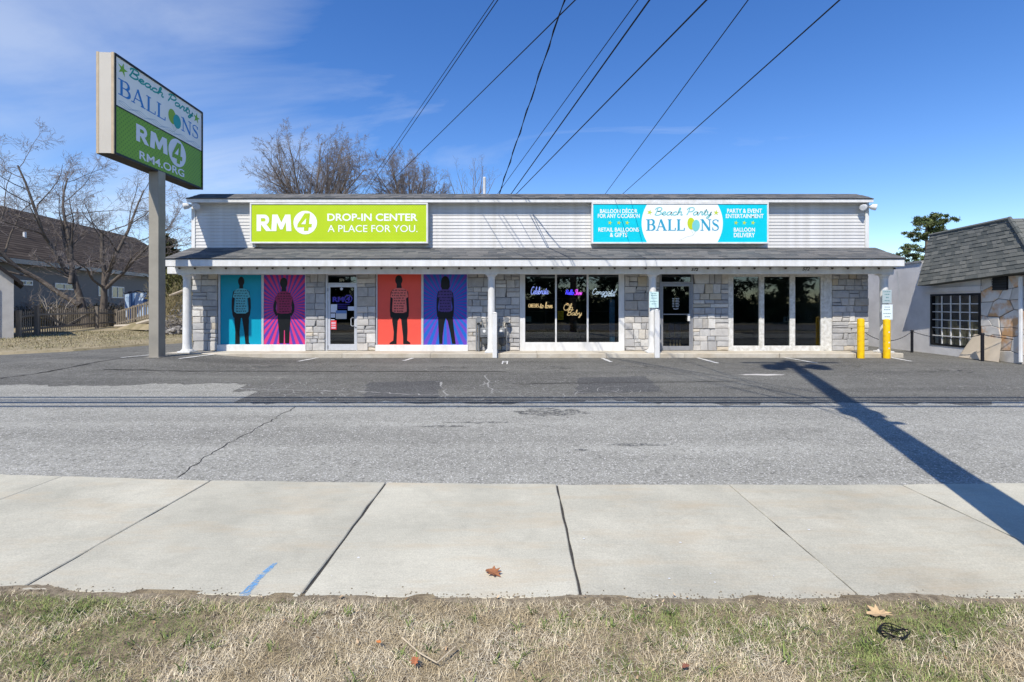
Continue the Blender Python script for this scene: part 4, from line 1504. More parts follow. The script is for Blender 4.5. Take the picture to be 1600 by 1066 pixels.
def poster(x0, x1, y0, y1, label, base, shirt_col, mark_col, kind):
    X0, X1, Z0, Z1 = wx(x0), wx(x1), wz(y1), wz(y0)
    yp = D + .030
    t = thing('window_poster', ((X0 + X1) / 2, yp, Z0), label, 'poster', 'life size figure posters in the shop windows')
    box('poster_sheet', base, t, X0 + .002, X1 - .002, yp, yp + .004, Z0 + .002, Z1 - .002)
    wd, ht = X1 - X0, Z1 - Z0
    fr = Frame3((X0, yp, Z1), (1, 0, 0), (0, 0, 1))
    # figure coordinates: dx from the middle in units of 1/555 poster width, y down in 1/905 of the height
    m_ = {'man': .505, 'wide': .5, 'shoes': .5, 'woman': .5}[kind]
    q = lambda dx, y: ((m_ + dx / 555.0) * wd, -y / 905.0 * ht)
    fg = Print(fr, .001)
    sh = Print(fr, .0032)
    mk = Print(fr, .0052)
    if kind == 'man':
        fg.disc(*q(0, 85), 42 / 555 * wd, 62 / 905 * ht)
        fg.poly([q(-24, 120), q(24, 120), q(28, 185), q(-28, 185)])
        for s_ in (-1, 1):
            fg.poly([q(s_ * 72, 190), q(s_ * 108, 215), q(s_ * 128, 330), q(s_ * 130, 430), q(s_ * 118, 520), q(s_ * 100, 565), q(s_ * 92, 545), q(s_ * 98, 430), q(s_ * 88, 320)])
        fg.poly([q(-95, 480), q(100, 480), q(104, 590), q(100, 740), q(104, 880), q(120, 900), q(56, 900), q(40, 740), q(10, 560), q(-4, 560), q(-22, 740), q(-18, 900), q(-82, 900), q(-80, 740), q(-92, 600)])
        body = [(-40, 178), (40, 178), (92, 200), (122, 290), (78, 305), (86, 400), (92, 480), (60, 502), (-60, 502), (-92, 480), (-86, 400), (-78, 305), (-112, 290), (-86, 200)]
    elif kind == 'wide':
        fg.disc(*q(-12, 105), 50 / 555 * wd, 70 / 905 * ht)
        fg.poly([q(-55, 60), q(30, 55), q(34, 120), q(16, 150), q(-42, 150), q(-60, 120)])
        fg.poly([q(-38, 150), q(16, 150), q(22, 225), q(-44, 225)])
        for s_ in (-1, 1):
            c0 = -10
            fg.poly([q(c0 + s_ * 70, 240), q(c0 + s_ * 112, 290), q(c0 + s_ * 142, 400), q(c0 + s_ * 140, 470), q(c0 + s_ * 104, 540), q(c0 + s_ * 84, 520), q(c0 + s_ * 108, 440), q(c0 + s_ * 96, 370)])
        fg.poly([q(-98, 495), q(82, 495), q(78, 600), q(66, 760), q(62, 890), q(6, 890), q(2, 720), q(-8, 720), q(-12, 890), q(-72, 890), q(-74, 760), q(-90, 600)])
        body = [(-44, 215), (24, 215), (74, 240), (108, 320), (96, 360), (88, 420), (92, 490), (40, 505), (-60, 505), (-104, 490), (-98, 420), (-104, 360), (-128, 320), (-92, 240)]
    elif kind == 'shoes':
        fg.disc(*q(-8, 75), 46 / 555 * wd, 62 / 905 * ht)
        fg.poly([q(-34, 120), q(22, 120), q(32, 185), q(-36, 185)])
        for s_ in (-1, 1):
            fg.poly([q(s_ * 78, 190), q(s_ * 110, 230), q(s_ * 116, 330), q(s_ * 122, 460), q(s_ * 116, 540), q(s_ * 96, 570), q(s_ * 88, 520), q(s_ * 94, 440), q(s_ * 84, 320)])
        fg.poly([q(-92, 480), q(94, 480), q(98, 560), q(104, 720), q(98, 850), q(140, 880), q(136, 898), q(48, 898), q(46, 800), q(22, 580), q(2, 560), q(-22, 600), q(-32, 760), q(-36, 898), q(-128, 898), q(-124, 880), q(-78, 850), q(-72, 740), q(-92, 600)])
        body = [(-44, 178), (40, 178), (92, 200), (112, 290), (84, 310), (88, 400), (92, 480), (50, 496), (-54, 496), (-88, 480), (-86, 400), (-84, 310), (-112, 290), (-90, 200)]
    else:
        fg.disc(*q(0, 100), 54 / 555 * wd, 76 / 905 * ht)
        fg.poly([q(-54, 90), q(56, 90), q(58, 160), q(40, 195), q(-40, 195), q(-56, 160)])
        for s_ in (-1, 1):
            fg.poly([q(s_ * 66, 205), q(s_ * 98, 240), q(s_ * 110, 330), q(s_ * 112, 440), q(s_ * 104, 540), q(s_ * 86, 560), q(s_ * 84, 500), q(s_ * 92, 420), q(s_ * 76, 320)])
        fg.poly([q(-84, 470), q(86, 470), q(96, 560), q(110, 700), q(124, 820), q(134, 895), q(88, 895), q(66, 760), q(30, 600), q(6, 560), q(-14, 640), q(-34, 800), q(-36, 895), q(-76, 895), q(-84, 760), q(-92, 580)])
        body = [(-40, 195), (40, 195), (78, 212), (98, 290), (80, 310), (76, 390), (84, 470), (40, 486), (-40, 486), (-82, 470), (-74, 390), (-78, 310), (-98, 290), (-76, 212)]
    fg.build('figure', M_FIG, t)
    sh.poly([q(*p) for p in body])
    sh.build('shirt', shirt_col, t)
    rows = 9 if kind != 'woman' else 8
    for r_ in range(rows):
        yy = body[0][1] + 26 + r_ * (300.0 / rows)
        lim = 68 if r_ > 2 else 92
        xx = -lim
        while xx < lim - 8:
            l = R.uniform(14, 34)
            e = min(xx + l, lim)
            # little irregular letter-like marks
            n_ = max(2, int((e - xx) / 9))
            for i in range(n_):
                x_ = xx + (e - xx) * i / n_
                mk.stroke([q(x_, yy + R.uniform(-7, 0)), q(x_ + R.uniform(2, 6), yy + R.uniform(8, 14))], .012)
            mk.stroke([q(xx, yy + R.uniform(-4, 8)), q(e, yy + R.uniform(-4, 8))], .010)
            xx = e + R.uniform(6, 16)
    mk.build('shirt_pattern', mark_col, t)
    return t


poster(343.5, 408, 429.5, 538.5, 'teal poster of a dark standing figure in a patterned shirt, left of the magenta one', ink('teal_poster', 0, 150, 178), ink('pale_teal_shirt', 92, 176, 188), M_FIG, 'man')
RX = (wx(411.5) + wx(476.5)) / 2
poster(411.5, 476.5, 429.5, 538.5, 'magenta and violet sunburst poster of a dark standing figure with hands behind back', rays_mat('violet_sunburst', srgb(206, 58, 116), srgb(92, 62, 160), 0.0, 1.2, 38), ink('magenta_shirt', 150, 42, 86), M_FIG, 'wide')
poster(589.5, 658, 428.5, 539, 'orange red poster of a dark standing man in a patterned shirt', ink('red_poster', 228, 86, 72), ink('pink_shirt', 226, 116, 108), M_FIG, 'shoes')
poster(661.5, 729.5, 428.5, 539, 'blue and violet sunburst poster of a dark standing woman with shoulder length hair', rays_mat('blue_sunburst', srgb(34, 100, 190), srgb(104, 70, 178), 0.0, 1.3, 34), ink('violet_shirt', 84, 64, 128), M_FIG, 'woman')

# ------------------------------------------------------------------ things in the balloon shop window
def neon(name, label, col, strokes_list, d=D + .12, r=.008, emit=.9):
    emit *= 2.0; r *= 1.3
    t = None
    b = MB()
    allp = [p for st in strokes_list for p in st]
    ctr = (sum(p[0] for p in allp) / len(allp), d, sum(p[1] for p in allp) / len(allp))
    for st in strokes_list:
        b.tube([(p[0], d, p[1]) for p in st], r, 5)
    o = b.build(name, mat(name + '_' + label.split()[0] + '_tube', col, .4, .02, emit=emit), None, loc=ctr, smooth=True)
    return tag(o, label, 'neon sign', 'lit word signs hanging in the balloon shop window')


dN = D + .12
nx = lambda x: fx(x, dN)
nz = lambda y: fz(y, dN)
neon('neon_word', 'blue white script sign reading Celebrate in the left shop pane', srgb(150, 160, 240), fit_strokes(script_strokes('Celebrate'), nx(830), nz(460), nx(857), nz(448)), emit=1.1)
caps = []
for i, ch in enumerate('CHEERS'):
    xo = i * .75
    sh = {'C': [[(.5, .9), (.3, 1), (.05, .7), (.05, .3), (.3, 0), (.5, .1)]], 'H': [[(.05, 0), (.05, 1)], [(.5, 0), (.5, 1)], [(.05, .5), (.5, .5)]], 'E': [[(.5, 1), (.05, 1), (.05, 0), (.5, 0)], [(.05, .5), (.4, .5)]], 'R': [[(.05, 0), (.05, 1), (.4, 1), (.5, .75), (.4, .5), (.05, .5)], [(.3, .5), (.5, 0)]], 'S': [[(.5, .9), (.3, 1), (.08, .85), (.1, .6), (.45, .4), (.48, .15), (.25, 0), (.05, .1)]]}[ch]
    caps += [[(xo + p[0], p[1]) for p in s_] for s_ in sh]
neon('neon_word', 'warm white sign reading CHEERS to love under the blue Celebrate sign', srgb(226, 190, 140), fit_strokes(caps, nx(826), nz(480.5), nx(841.5), nz(475)) + fit_strokes(script_strokes('to love'), nx(843), nz(481.5), nx(863.5), nz(472.5)), r=.009, emit=1.0)
b0 = thing('neon_word', (nx(897), dN, nz(457)), 'two coloured blue and pink script sign in the middle shop pane', 'neon sign', 'lit word signs hanging in the balloon shop window')
b = MB()
for st in fit_strokes(script_strokes('Hello'), nx(884), nz(460.5), nx(897), nz(453)):
    b.tube([(p[0], dN, p[1]) for p in st], .012, 5)
b.build('blue_word', mat('neon_violet', srgb(80, 70, 255), .4, .02, emit=3), b0, smooth=True)
b = MB()
for st in fit_strokes(script_strokes('Show'), nx(898), nz(461), nx(909.5), nz(452.5)):
    b.tube([(p[0], dN, p[1]) for p in st], .012, 5)
b.build('pink_word', mat('neon_pink', srgb(220, 50, 220), .4, .02, emit=2.4), b0, smooth=True)
neon('neon_word', 'warm white script sign reading Oh Baby in the middle shop pane', srgb(230, 176, 116), fit_strokes(script_strokes('Oh'), nx(881), nz(485), nx(896), nz(474.5)) + fit_strokes(script_strokes('Baby'), nx(886), nz(496.5), nx(909), nz(484)), emit=1.0)
neon('neon_word', 'white script sign reading Congrats in the right shop pane', srgb(196, 206, 226), fit_strokes(script_strokes('Congrats!'), nx(926), nz(464), nx(963.5), nz(451), .0) + fit_strokes(script_strokes('grad'), nx(944), nz(464.5), nx(961), nz(459.5)), r=.007, emit=1.0)

t = thing('yellow_notice', (fx(876, D + .1), D + .1, fz(500, D + .1)), 'yellow paper notice taped inside the middle shop pane', 'notice')
dn = D + .1
box('paper', ink('yellow_paper', 214, 178, 20), t, fx(871.5, dn), fx(880.5, dn), dn, dn + .004, fz(500, dn), fz(486, dn))
pr = Print(Frame3((0, dn, 0), (1, 0, 0), (0, 0, 1)), .001)
for yy in (489, 491.5, 494, 497):
    pr.stroke([(fx(873, dn), fz(yy, dn)), (fx(879, dn), fz(yy, dn))], .014)
pr.build('notice_lines', ink('brown_ink', 110, 88, 10), t)
t = thing('white_notice', (fx(826, D + .1), D + .1, fz(503, D + .1)), 'small pale notice low in the left shop pane', 'notice')
box('paper', ink('pale_green_paper', 120, 134, 128), t, fx(822, dn), fx(830, dn), dn, dn + .004, fz(503, dn), fz(494.5, dn))

# stack of clear display boxes
dd = 15.5
bxm = mat('pale_blue_box', srgb(96, 146, 186), .35, .15, 5.0, objrand=.25)
t = thing('box_tower', (fx(956, dd), dd, WALK), 'tall stack of pale blue display boxes in the right shop pane', 'box tower')
zc_ = WALK + .005
for k in range(7):
    box('display_box', bxm, t, fx(952.5, dd), fx(960, dd), dd - .08, dd + .1, zc_, zc_ + .225, .01)
    zc_ += .228
for (cx_, cz_, r_, colr, lb) in ((885, 512, .15, srgb(40, 54, 96), 'dark blue balloon in a cluster low in the middle shop pane'), (893, 524, .16, srgb(84, 60, 70), 'dull mauve balloon in a cluster low in the middle shop pane'), (900, 508, .13, srgb(44, 66, 60), 'dark green balloon in a cluster low in the middle shop pane')):
    dB = 16.4
    X, Z = fx(cx_, dB), fz(cz_, dB)
    b = MB()
    b.lathe(X, dB, [(.004, Z - r_ * 1.25), (.02, Z - r_ * 1.22), (.012, Z - r_ * 1.15)] + [(r_ * math.cos(a) * (1 if a > 0 else 1 - .08 * a * a), Z + r_ * 1.12 * math.sin(a)) for a in np.linspace(-1.45, 1.5, 12)], 14)
    o = b.build('balloon', mat('balloon_' + lb.split()[1], colr, .25, .05), None, loc=(X, dB, Z), smooth=True)
    tag(o, lb, 'balloon', 'balloons inside the shop')
# shelving at the back, ceiling lamps
t = thing('display_shelf', (fx(890, 18), 18, WALK), 'dark display shelving deep inside the balloon shop', 'shelf')
for zz_ in (.3, .8, 1.3, 1.8):
    box('shelf_board', mat('shelf_board', srgb(92, 86, 78), .7), t, fx(800, 18), fx(960, 18), 18, 18.4, zz_, zz_ + .03)
for xx in (800, 853, 907, 960):
    box('upright', MATS['shelf_board'], t, fx(xx, 18) - .02, fx(xx, 18) + .02, 17.98, 18.42, WALK + .004, 2.0)
for (xx, yy, lab) in ((888, 16.2, 'recessed ceiling light panel behind the middle shop pane'), (958, 16.2, 'recessed ceiling light panel behind the right shop pane'), (858, 18.3, 'far ceiling light panel deeper in the shop')):
    X = fx(xx, yy)
    t = thing('ceiling_light', (X, yy, 2.6), lab, 'ceiling light', 'ceiling lights inside the balloon shop')
    box('diffuser', mat('light_diffuser', srgb(200, 204, 196), .6, .03, emit=.12), t, X - .3, X + .3, yy - .3, yy + .3, 2.598, 2.612)
    box('frame', M_ALU, t, X - .33, X + .33, yy - .33, yy + .33, 2.6125, 2.619)

# blue padded stool behind door two
dS = 15.6
X0s, X1s = fx(1046, dS), fx(1064, dS)
t = thing('stool', ((X0s + X1s) / 2, dS, WALK), 'blue padded chair with tan wooden legs behind the glass door', 'chair')
b = MB()
b.box(X0s, (X0s + X1s) / 2 - .02, dS, dS + .12, .50, .95, .03)
b.box((X0s + X1s) / 2 + .02, X1s, dS, dS + .12, .50, .95, .03)
b.build('backrest', mat('blue_padding', srgb(30, 74, 130), .7), t, smooth=True)
box('seat', MATS['blue_padding'], t, X0s, X1s, dS, dS + .4, .42, .49, .02)
for xx in (X0s + .03, (X0s + X1s) / 2 - .04, (X0s + X1s) / 2 + .06, X1s - .03):
    MB().tube([(xx, dS - .01, WALK + .004), (xx, dS + .02, .42)], [.024, .03], 8).build('leg', mat('tan_wood', srgb(196, 164, 120), .6), t)
# little card in the third dark window
dn = D + .1
t = thing('window_card', (fx(1229, dn), dn, fz(503, dn)), 'small white card low in the middle pane of the empty shop window', 'notice')
box('card', ink('card_grey', 120, 124, 126), t, fx(1224.5, dn), fx(1234, dn), dn, dn + .004, fz(503.5, dn), fz(495, dn))
Print(Frame3((0, dn, 0), (1, 0, 0), (0, 0, 1)), .001).text('1', fx(1228, dn), fz(502, dn), fx(1230, dn), fz(496.5, dn), .03).build('number', M_BLACK, t)

# ------------------------------------------------------------------ lamps at the upper corners
for (px_, py_, sgn, lab) in ((299, 319, -1, 'white double flood lamp at the left end of the upper wall'), (1357, 320.5, 1, 'white double flood lamp at the right end of the upper wall')):
    c = P(px_, py_, 14.78)
    t = thing('flood_lamp', (c.x, D, c.z), lab, 'flood lamp')
    MB().tube([(c.x, D - .01, c.z - .03), (c.x, D - .07, c.z - .03)], .05, 12).build('mount', M_WHITE, t, smooth=True)
    for s_ in (-1, 1):
        a = Vector((c.x + s_ * .02, D - .08, c.z - .02))
        dr = Vector((s_ * .75 + sgn * .1, -.5, -.25)).normalized()
        MB().tube([a, a + dr * .06, a + dr * .12, a + dr * .24], [.03, .045, .085, .1], 12).build('lamp_head', M_WHITE, t, smooth=True)
        MB().tube([a + dr * .241, a + dr * .25], [.09, .08], 12).build('lens', mat('lamp_lens', srgb(215, 218, 220), .2), t)

# small bracket under the left sign
c = P(396, 383, 14.8)
tag(box('junction_box', M_WHITE, None, c.x - .05, c.x + .05, 14.82, D + .008, c.z - .06, c.z + .05, .006), 'small white electrical box under the left end of the lime sign', 'junction box')

# vent pipe on the roof
c = P(757, 300, 17.5)
tag(MB().lathe(c.x, 17.5, [(.055, Z2 + .2), (.055, fz(279, 17.5)), (.06, fz(278, 17.5)), (.05, fz(277, 17.5))], 12).build('vent_pipe', M_WHITE, None, loc=(c.x, 17.5, Z2 + .2), smooth=True), 'white plastic vent pipe standing on the flat roof', 'vent pipe')

# ------------------------------------------------------------------ post sleeves, bollards, notices
for (x0, x1, yt, lab) in ((769.5, 776.5, 488, 'white square post in front of the column by the gas meters'), (1023.5, 1031, 483.5, 'white square post in front of the column beside the glass door')):
    d_ = 14.05
    X0, X1 = fx(x0, d_), fx(x1, d_)
    t = thing('white_post', ((X0 + X1) / 2, d_, 0), lab, 'post', 'white square guard posts at the kerb')
    box('shaft', M_WHITE, t, X0, X1, d_, d_ + .13, .004, fz(yt, d_) - .03, .006)
    b = MB()
    xm = (X0 + X1) / 2
    b.v = [(X0 - .008, d_ - .008, fz(yt, d_) - .03), (X1 + .008, d_ - .008, fz(yt, d_) - .03), (X1 + .008, d_ + .138, fz(yt, d_) - .03), (X0 - .008, d_ + .138, fz(yt, d_) - .03), (xm, d_ + .065, fz(yt, d_) + .01)]
    b.f = [(0, 1, 4), (1, 2, 4), (2, 3, 4), (3, 0, 4), (3, 2, 1, 0)]
    b.build('cap', M_WHITE, t)
M_YEL = mat('yellow_paint', srgb(240, 198, 10), .5, .08, 9, col2=srgb(222, 178, 22), bump=.2, bscale=30)
k_ = NT(M_YEL.node_tree)
b_ = M_YEL.node_tree.nodes['Principled BSDF']
o_ = k_.n('ShaderNodeTexCoord').outputs['Object']
sc_ = k_.n('ShaderNodeMapping', {'Vector': o_, 'Scale': (1, 1, .4)}).outputs[0]
M_YEL.node_tree.links.new(k_.mix(k_.math('MULTIPLY', k_.remap(k_.noise(sc_, 16.0, 6.0, .75), .58, .66), .7), b_.inputs['Base Color'].links[0].from_socket, srgb(150, 128, 78)), b_.inputs['Base Color'])
for (cx_, yt, d_, lab) in ((1345, 498, 14.02, 'yellow bollard, the left one of the pair by the right end of the walk'), (1385.5, 499, 14.0, 'yellow bollard with white spots standing before the last column')):
    X = fx(cx_, d_)
    t = thing('bollard', (X, d_, 0), lab, 'bollard', 'yellow bollards at the right end of the walk')
    zt_ = fz(yt, d_)
    MB().lathe(X, d_, [(.092, .003), (.092, zt_ - .04), (.085, zt_ - .015), (.06, zt_), (.02, zt_ + .008)], 20).build('sleeve', M_YEL, t, smooth=True)
    if cx_ > 1360:
        for yy in (519, 535, 544):
            MB().tube([(X, d_ - .0935, fz(yy, d_)), (X, d_ - .085, fz(yy, d_))], .022, 10).build('white_spot', M_WHITE, t)
    else:
        MB().lathe(X, d_, [(.0935, zt_ - .24), (.0935, zt_ - .2)], 20).build('band', mat('dull_yellow_band', srgb(222, 184, 20), .5), t, smooth=True)


def notice(x0, x1, y0, y1, d_, lab, paper, lines):
    t = thing('notice_board', (fx((x0 + x1) / 2, d_), d_, fz(y1, d_)), lab, 'notice')
    box('board', paper, t, fx(x0, d_), fx(x1, d_), d_ - .006, d_, fz(y1, d_), fz(y0, d_), .001)
    pr = Print(Frame3((0, d_ - .006, 0), (1, 0, 0), (0, 0, 1)), .001)
    for (yy, xa, xb, wd) in lines:
        xx = xa
        while xx < xb:
            e = min(xb, xx + R.uniform(1.2, 2.6))
            pr.stroke([(fx(xx, d_), fz(yy, d_)), (fx(e, d_), fz(yy, d_))], wd)
            xx = e + .6
    pr.build('notice_lines', ink('teal_ink', 84, 132, 138), t)


dC = 14.2
notice(1014.5, 1029, 456, 481, dC, 'pale blue paper notice taped round the column beside the glass door', ink('pale_aqua_paper', 200, 228, 228), [(459, 1018, 1026, .016), (462, 1017, 1026, .016), (466, 1017, 1027, .014), (471, 1016, 1027, .014), (475, 1018, 1026, .016)])
notice(1378.5, 1393, 453, 474, dC - .02, 'grey paper notice, the upper of two on the last column', ink('grey_aqua_paper', 170, 186, 190), [(456, 1380, 1391, .018), (460, 1382, 1390, .022), (465, 1384, 1388, .03), (470, 1382, 1390, .022)])
notice(1378, 1394.5, 476, 499.5, dC - .02, 'white paper notice, the lower of two on the last column', ink('white_aqua_paper', 222, 234, 238), [(480, 1382, 1390, .018), (484, 1381, 1391, .018), (490, 1380, 1392, .018), (495, 1382, 1390, .018)])

# ------------------------------------------------------------------ gas meters
def meter(xc, d_, lab, flip):
    X = fx(xc, d_)
    t = thing('gas_meter', (X, d_, WALK), lab, 'gas meter', 'gas meters on the stone wall behind the column')
    b = MB()
    b.box(X - .13, X + .13, d_ - .1, d_ + .1, .56, .86, .03)
    b.box(X - .11, X + .11, d_ - .12, d_ - .098, .62, .8, .02)
    b.build('meter_body', M_GREYM, t, smooth=True)
    b = MB()
    b.lathe(X + .03, d_, [(.03, .30), (.1, .36), (.115, .45), (.12, .54)], 16)
    b.build('lower_case', mat('dark_grey_metal', srgb(84, 88, 92), .5), t, smooth=True)
    MB().tube([(X, d_ - .121, .76), (X, d_ - .105, .76)], .045, 14).build('dial', M_WHITE, t)
    s_ = flip
    MB().tube([(X - .17 * s_, d_, WALK + .002), (X - .17 * s_, d_, 1.12), (X - .12 * s_, d_, 1.16), (X - .06 * s_, d_, 1.02), (X - .05 * s_, d_, .86)], .02, 8).build('pipe', M_GREYM, t, smooth=True)
    MB().tube([(X + .07 * s_, d_, .86), (X + .07 * s_, d_, 1.0), (X + .05 * s_, d_, 1.1), (X + .05 * s_, d_ + .12, 1.12)], .02, 8).build('pipe', M_GREYM, t, smooth=True)
    b = MB()
    b.tube([(X - .17 * s_, d_ - .06, 1.1), (X - .17 * s_, d_ + .04, 1.1)], .085, 14)
    b.build('regulator', M_GREYM, t, smooth=True)
    box('valve', M_DARK, t, X - .2 * s_ - .02, X - .2 * s_ + .02, d_ - .05, d_ + .03, .95, 1.0, .005)


meter(757, 14.72, 'grey gas meter with bent pipes left of the second column', 1)
meter(783, 14.74, 'grey gas meter mostly hidden behind the second column', -1)
t = thing('meter_pipe', (fx(744.5, 14.8), 14.8, WALK), 'thin grey riser pipe against the stone left of the gas meters', 'pipe')
MB().tube([(fx(744.5, 14.8), 14.8, WALK + .002), (fx(744.5, 14.8), 14.8, 1.12), (fx(746.5, 14.8), 14.86, 1.18)], .025, 8).build('riser', M_GREYM, t, smooth=True)
MB().tube([(fx(749.5, 14.84), 14.84, WALK + .002), (fx(749.5, 14.84), 14.84, 1.0)], .018, 8).build('riser', M_DARK, t, smooth=True)

# ------------------------------------------------------------------ pylon sign
d1_ = 11.51
pyl = thing('pylon_sign', (fx(245, 13.15), 13.15, .12), 'tall pole sign with a white balloon shop panel above a green RM4 panel', 'sign')
M_PYL = mat('beige_grey_metal', srgb(182, 178, 170), .5, .06, 3, bump=.05)
M_POLE = mat('grey_painted_pole', srgb(150, 145, 133), .55, .12, 2.5, bump=.1, bscale=12)
A = Vector((fx(178, d1_), d1_))
d2_ = d1_ * 1.315
Bp = Vector((fx(317.3, d2_), d2_))
ud = (Bp - A)
Ls = ud.length
ud.normalize()
nd = Vector((ud.y, -ud.x))      # faces +x
if nd.x < 0:
    nd = -nd
z_t, z_b = fz(81.5, d1_), fz(240, d1_)
TH = .40
c3 = lambda s_, h, z: (A.x + ud.x * s_ + nd.x * h, A.y + ud.y * s_ + nd.y * h, z)
b = MB()


def obox(b, s0, s1, h0, h1, z0, z1):
    b.hexa([c3(s0, h0, z0), c3(s1, h0, z0), c3(s1, h1, z0), c3(s0, h1, z0)], [c3(s0, h0, z1), c3(s1, h0, z1), c3(s1, h1, z1), c3(s0, h1, z1)])


obox(b, .03, Ls - .03, -TH + .03, -.03, z_b + .03, z_t - .03)
b.build('cabinet', M_PYL, pyl)
for (sa, sb) in ((.0, .028), (Ls - .028, Ls)):
    b = MB()
    obox(b, sa, sb, -TH + .06, -.06, z_b + .01, z_t - .01)
    b.build('end_panel', mat('pale_end_panel', srgb(192, 186, 174), .5, .03, 2), pyl)
b = MB()
for (h0, h1) in ((-.058, -.0), (-TH, -TH + .058)):
    obox(b, -.006, .03, h0, h1, z_b, z_t)
    obox(b, Ls - .03, Ls + .006, h0, h1, z_b, z_t)
b.build('edge_trim', mat('tan_trim', srgb(186, 168, 140), .5), pyl)
b = MB()
fw = .05
for (h0, h1) in ((-.028, .012), (-TH - .012, -TH + .028)):
    obox(b, .032, Ls - .032, h0, h1, z_t - fw, z_t + .004)
    obox(b, .032, Ls - .032, h0, h1, z_b - .004, z_b + fw)
    obox(b, .032, .032 + .03, h0 + .002, h1 - .001, z_b + fw, z_t - fw)
    obox(b, Ls - .062, Ls - .032, h0 + .002, h1 - .001, z_b + fw, z_t - fw)
b.build('frame', M_DARK, pyl)
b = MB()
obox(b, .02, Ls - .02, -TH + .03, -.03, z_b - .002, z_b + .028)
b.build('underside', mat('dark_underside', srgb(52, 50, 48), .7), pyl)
zm = fz(163, d1_)      # divider
fu0, fu1 = .065, Ls - .065
FR = Frame3(c3(0, -.012, 0), (ud.x, ud.y, 0), (0, 0, 1))
zsplit = z_b + (z_t - z_b) * ((240 - 162.5) / (240 - 81.5))
fz0, fz1 = z_b + fw, z_t - fw
b = MB()
obox(b, fu0, fu1, -.028, -.012, zsplit + .015, fz1)
b.build('upper_face', ink('white_acrylic', 240, 239, 234), pyl)
b = MB()
obox(b, fu0, fu1, -.028, -.012, fz0, zsplit - .015)
low = b.build('lower_face', dots_mat('green_dotted_acrylic', srgb(122, 168, 44), srgb(92, 136, 40), .12, .2, (1, 2)), pyl)
b = MB()
obox(b, fu0, fu1, -.028, -.004, zsplit - .015, zsplit + .015)
b.build('divider', M_DARK, pyl)
b = MB()
for (z0, z1, m_) in ((zsplit + .015, fz1, 0), (fz0, zsplit - .015, 1)):
    obox(b, fu0, fu1, -TH + .012, -TH + .028, z0, z1)
b.build('rear_face', MATS['white_acrylic'], pyl)
# print, u along the face, v from 0 at the bottom of each panel to its height
FH = fz1 - zsplit - .015
W_ = fu1 - fu0


def uu(xz):
    """zoomed-photo x (130 + x/4.1) -> distance along the face"""
    xpix = 130 + xz / 4.1
    k = (xpix - VX) / F
    # A + ud*s : (A.x+ud.x s) = k (A.y + ud.y s)
    return (k * A.y - A.x) / (ud.x - k * ud.y)


def vv(xz, yz):
    s_ = uu(xz)
    return fz(60 + yz / 4.1, A.y + ud.y * s_)


pr = Print(FR, .002)
for s_ in fit_strokes(script_strokes('Beach Party'), uu(298), vv(300, 268), uu(706), vv(300, 178)):
    pr.stroke(s_, .042)
pr.build('script_lettering', ink('teal_sign_print', 40, 160, 150), pyl)
pr = Print(FR, .002)
gap = serif_word(pr, uu(228), vv(232, 358), uu(740), vv(232, 255))
pr.build('lettering', ink('blue_sign_print', 50, 130, 200), pyl)
v0b, v1b = vv(232, 362), vv(232, 252)
balloons(FR, .004, gap, v0b, v1b, pyl, ink('olive_print', 140, 176, 40), ink('teal_balloon_print', 40, 160, 160), M_STRG, .5)
pr = Print(FR, .002)
pr.star(uu(256), vv(256, 200), .17, .2); pr.star(uu(728), vv(728, 512), .17, .1)
pr.build('star_print', ink('green_star_print', 130, 180, 40), pyl)
M_PW = ink('white_letter_print', 222, 226, 236)
pr = Print(FR, .002)
pr.heavy('R', uu(342), vv(345, 655), uu(425), vv(345, 545)).heavy('M', uu(430), vv(345, 655), uu(543), vv(345, 545))
pr.disc(uu(606), vv(606, 735), .395, .395, 36)
pr.text('RM4.ORG', uu(363), vv(365, 772), uu(650), vv(365, 718), .018)
pr.build('lettering', M_PW, pyl)
Print(FR, .009).poly([(uu(606) - .14, vv(606, 735) - .06), (uu(606) + .02, vv(606, 735) - .06), (uu(606) + .05, vv(606, 735) + .16)]).build('numeral_counter', M_PW, pyl)
Print(FR, .006).heavy('4', uu(606) - .25, vv(606, 735) - .30, uu(606) + .25, vv(606, 735) + .30).build('numeral', MATS['green_dotted_acrylic'], pyl)
pr = Print(FR, .001)
for q0 in range(3):
    base_v = vv(232, 395 + q0 * 9)
    pr.stroke([(fu0 + .1 + (W_ - .2) * k / 40, base_v + .03 * math.sin(k * .9 + q0) - .02) for k in range(41)], .012)
pr.build('wave_print', ink('pale_wave_print', 180, 194, 208), pyl)
# pole
px0, px1 = fx(232.3, 13.05), fx(247.5, 13.05)
box('pole', M_POLE, pyl, px0, px1, 13.05, 13.05 + .265, .05, z_b + .03, .004)
box('base_plate', M_POLE, pyl, px0 - .05, px1 + .05, 13.0, 13.36, .05, .142, .003)

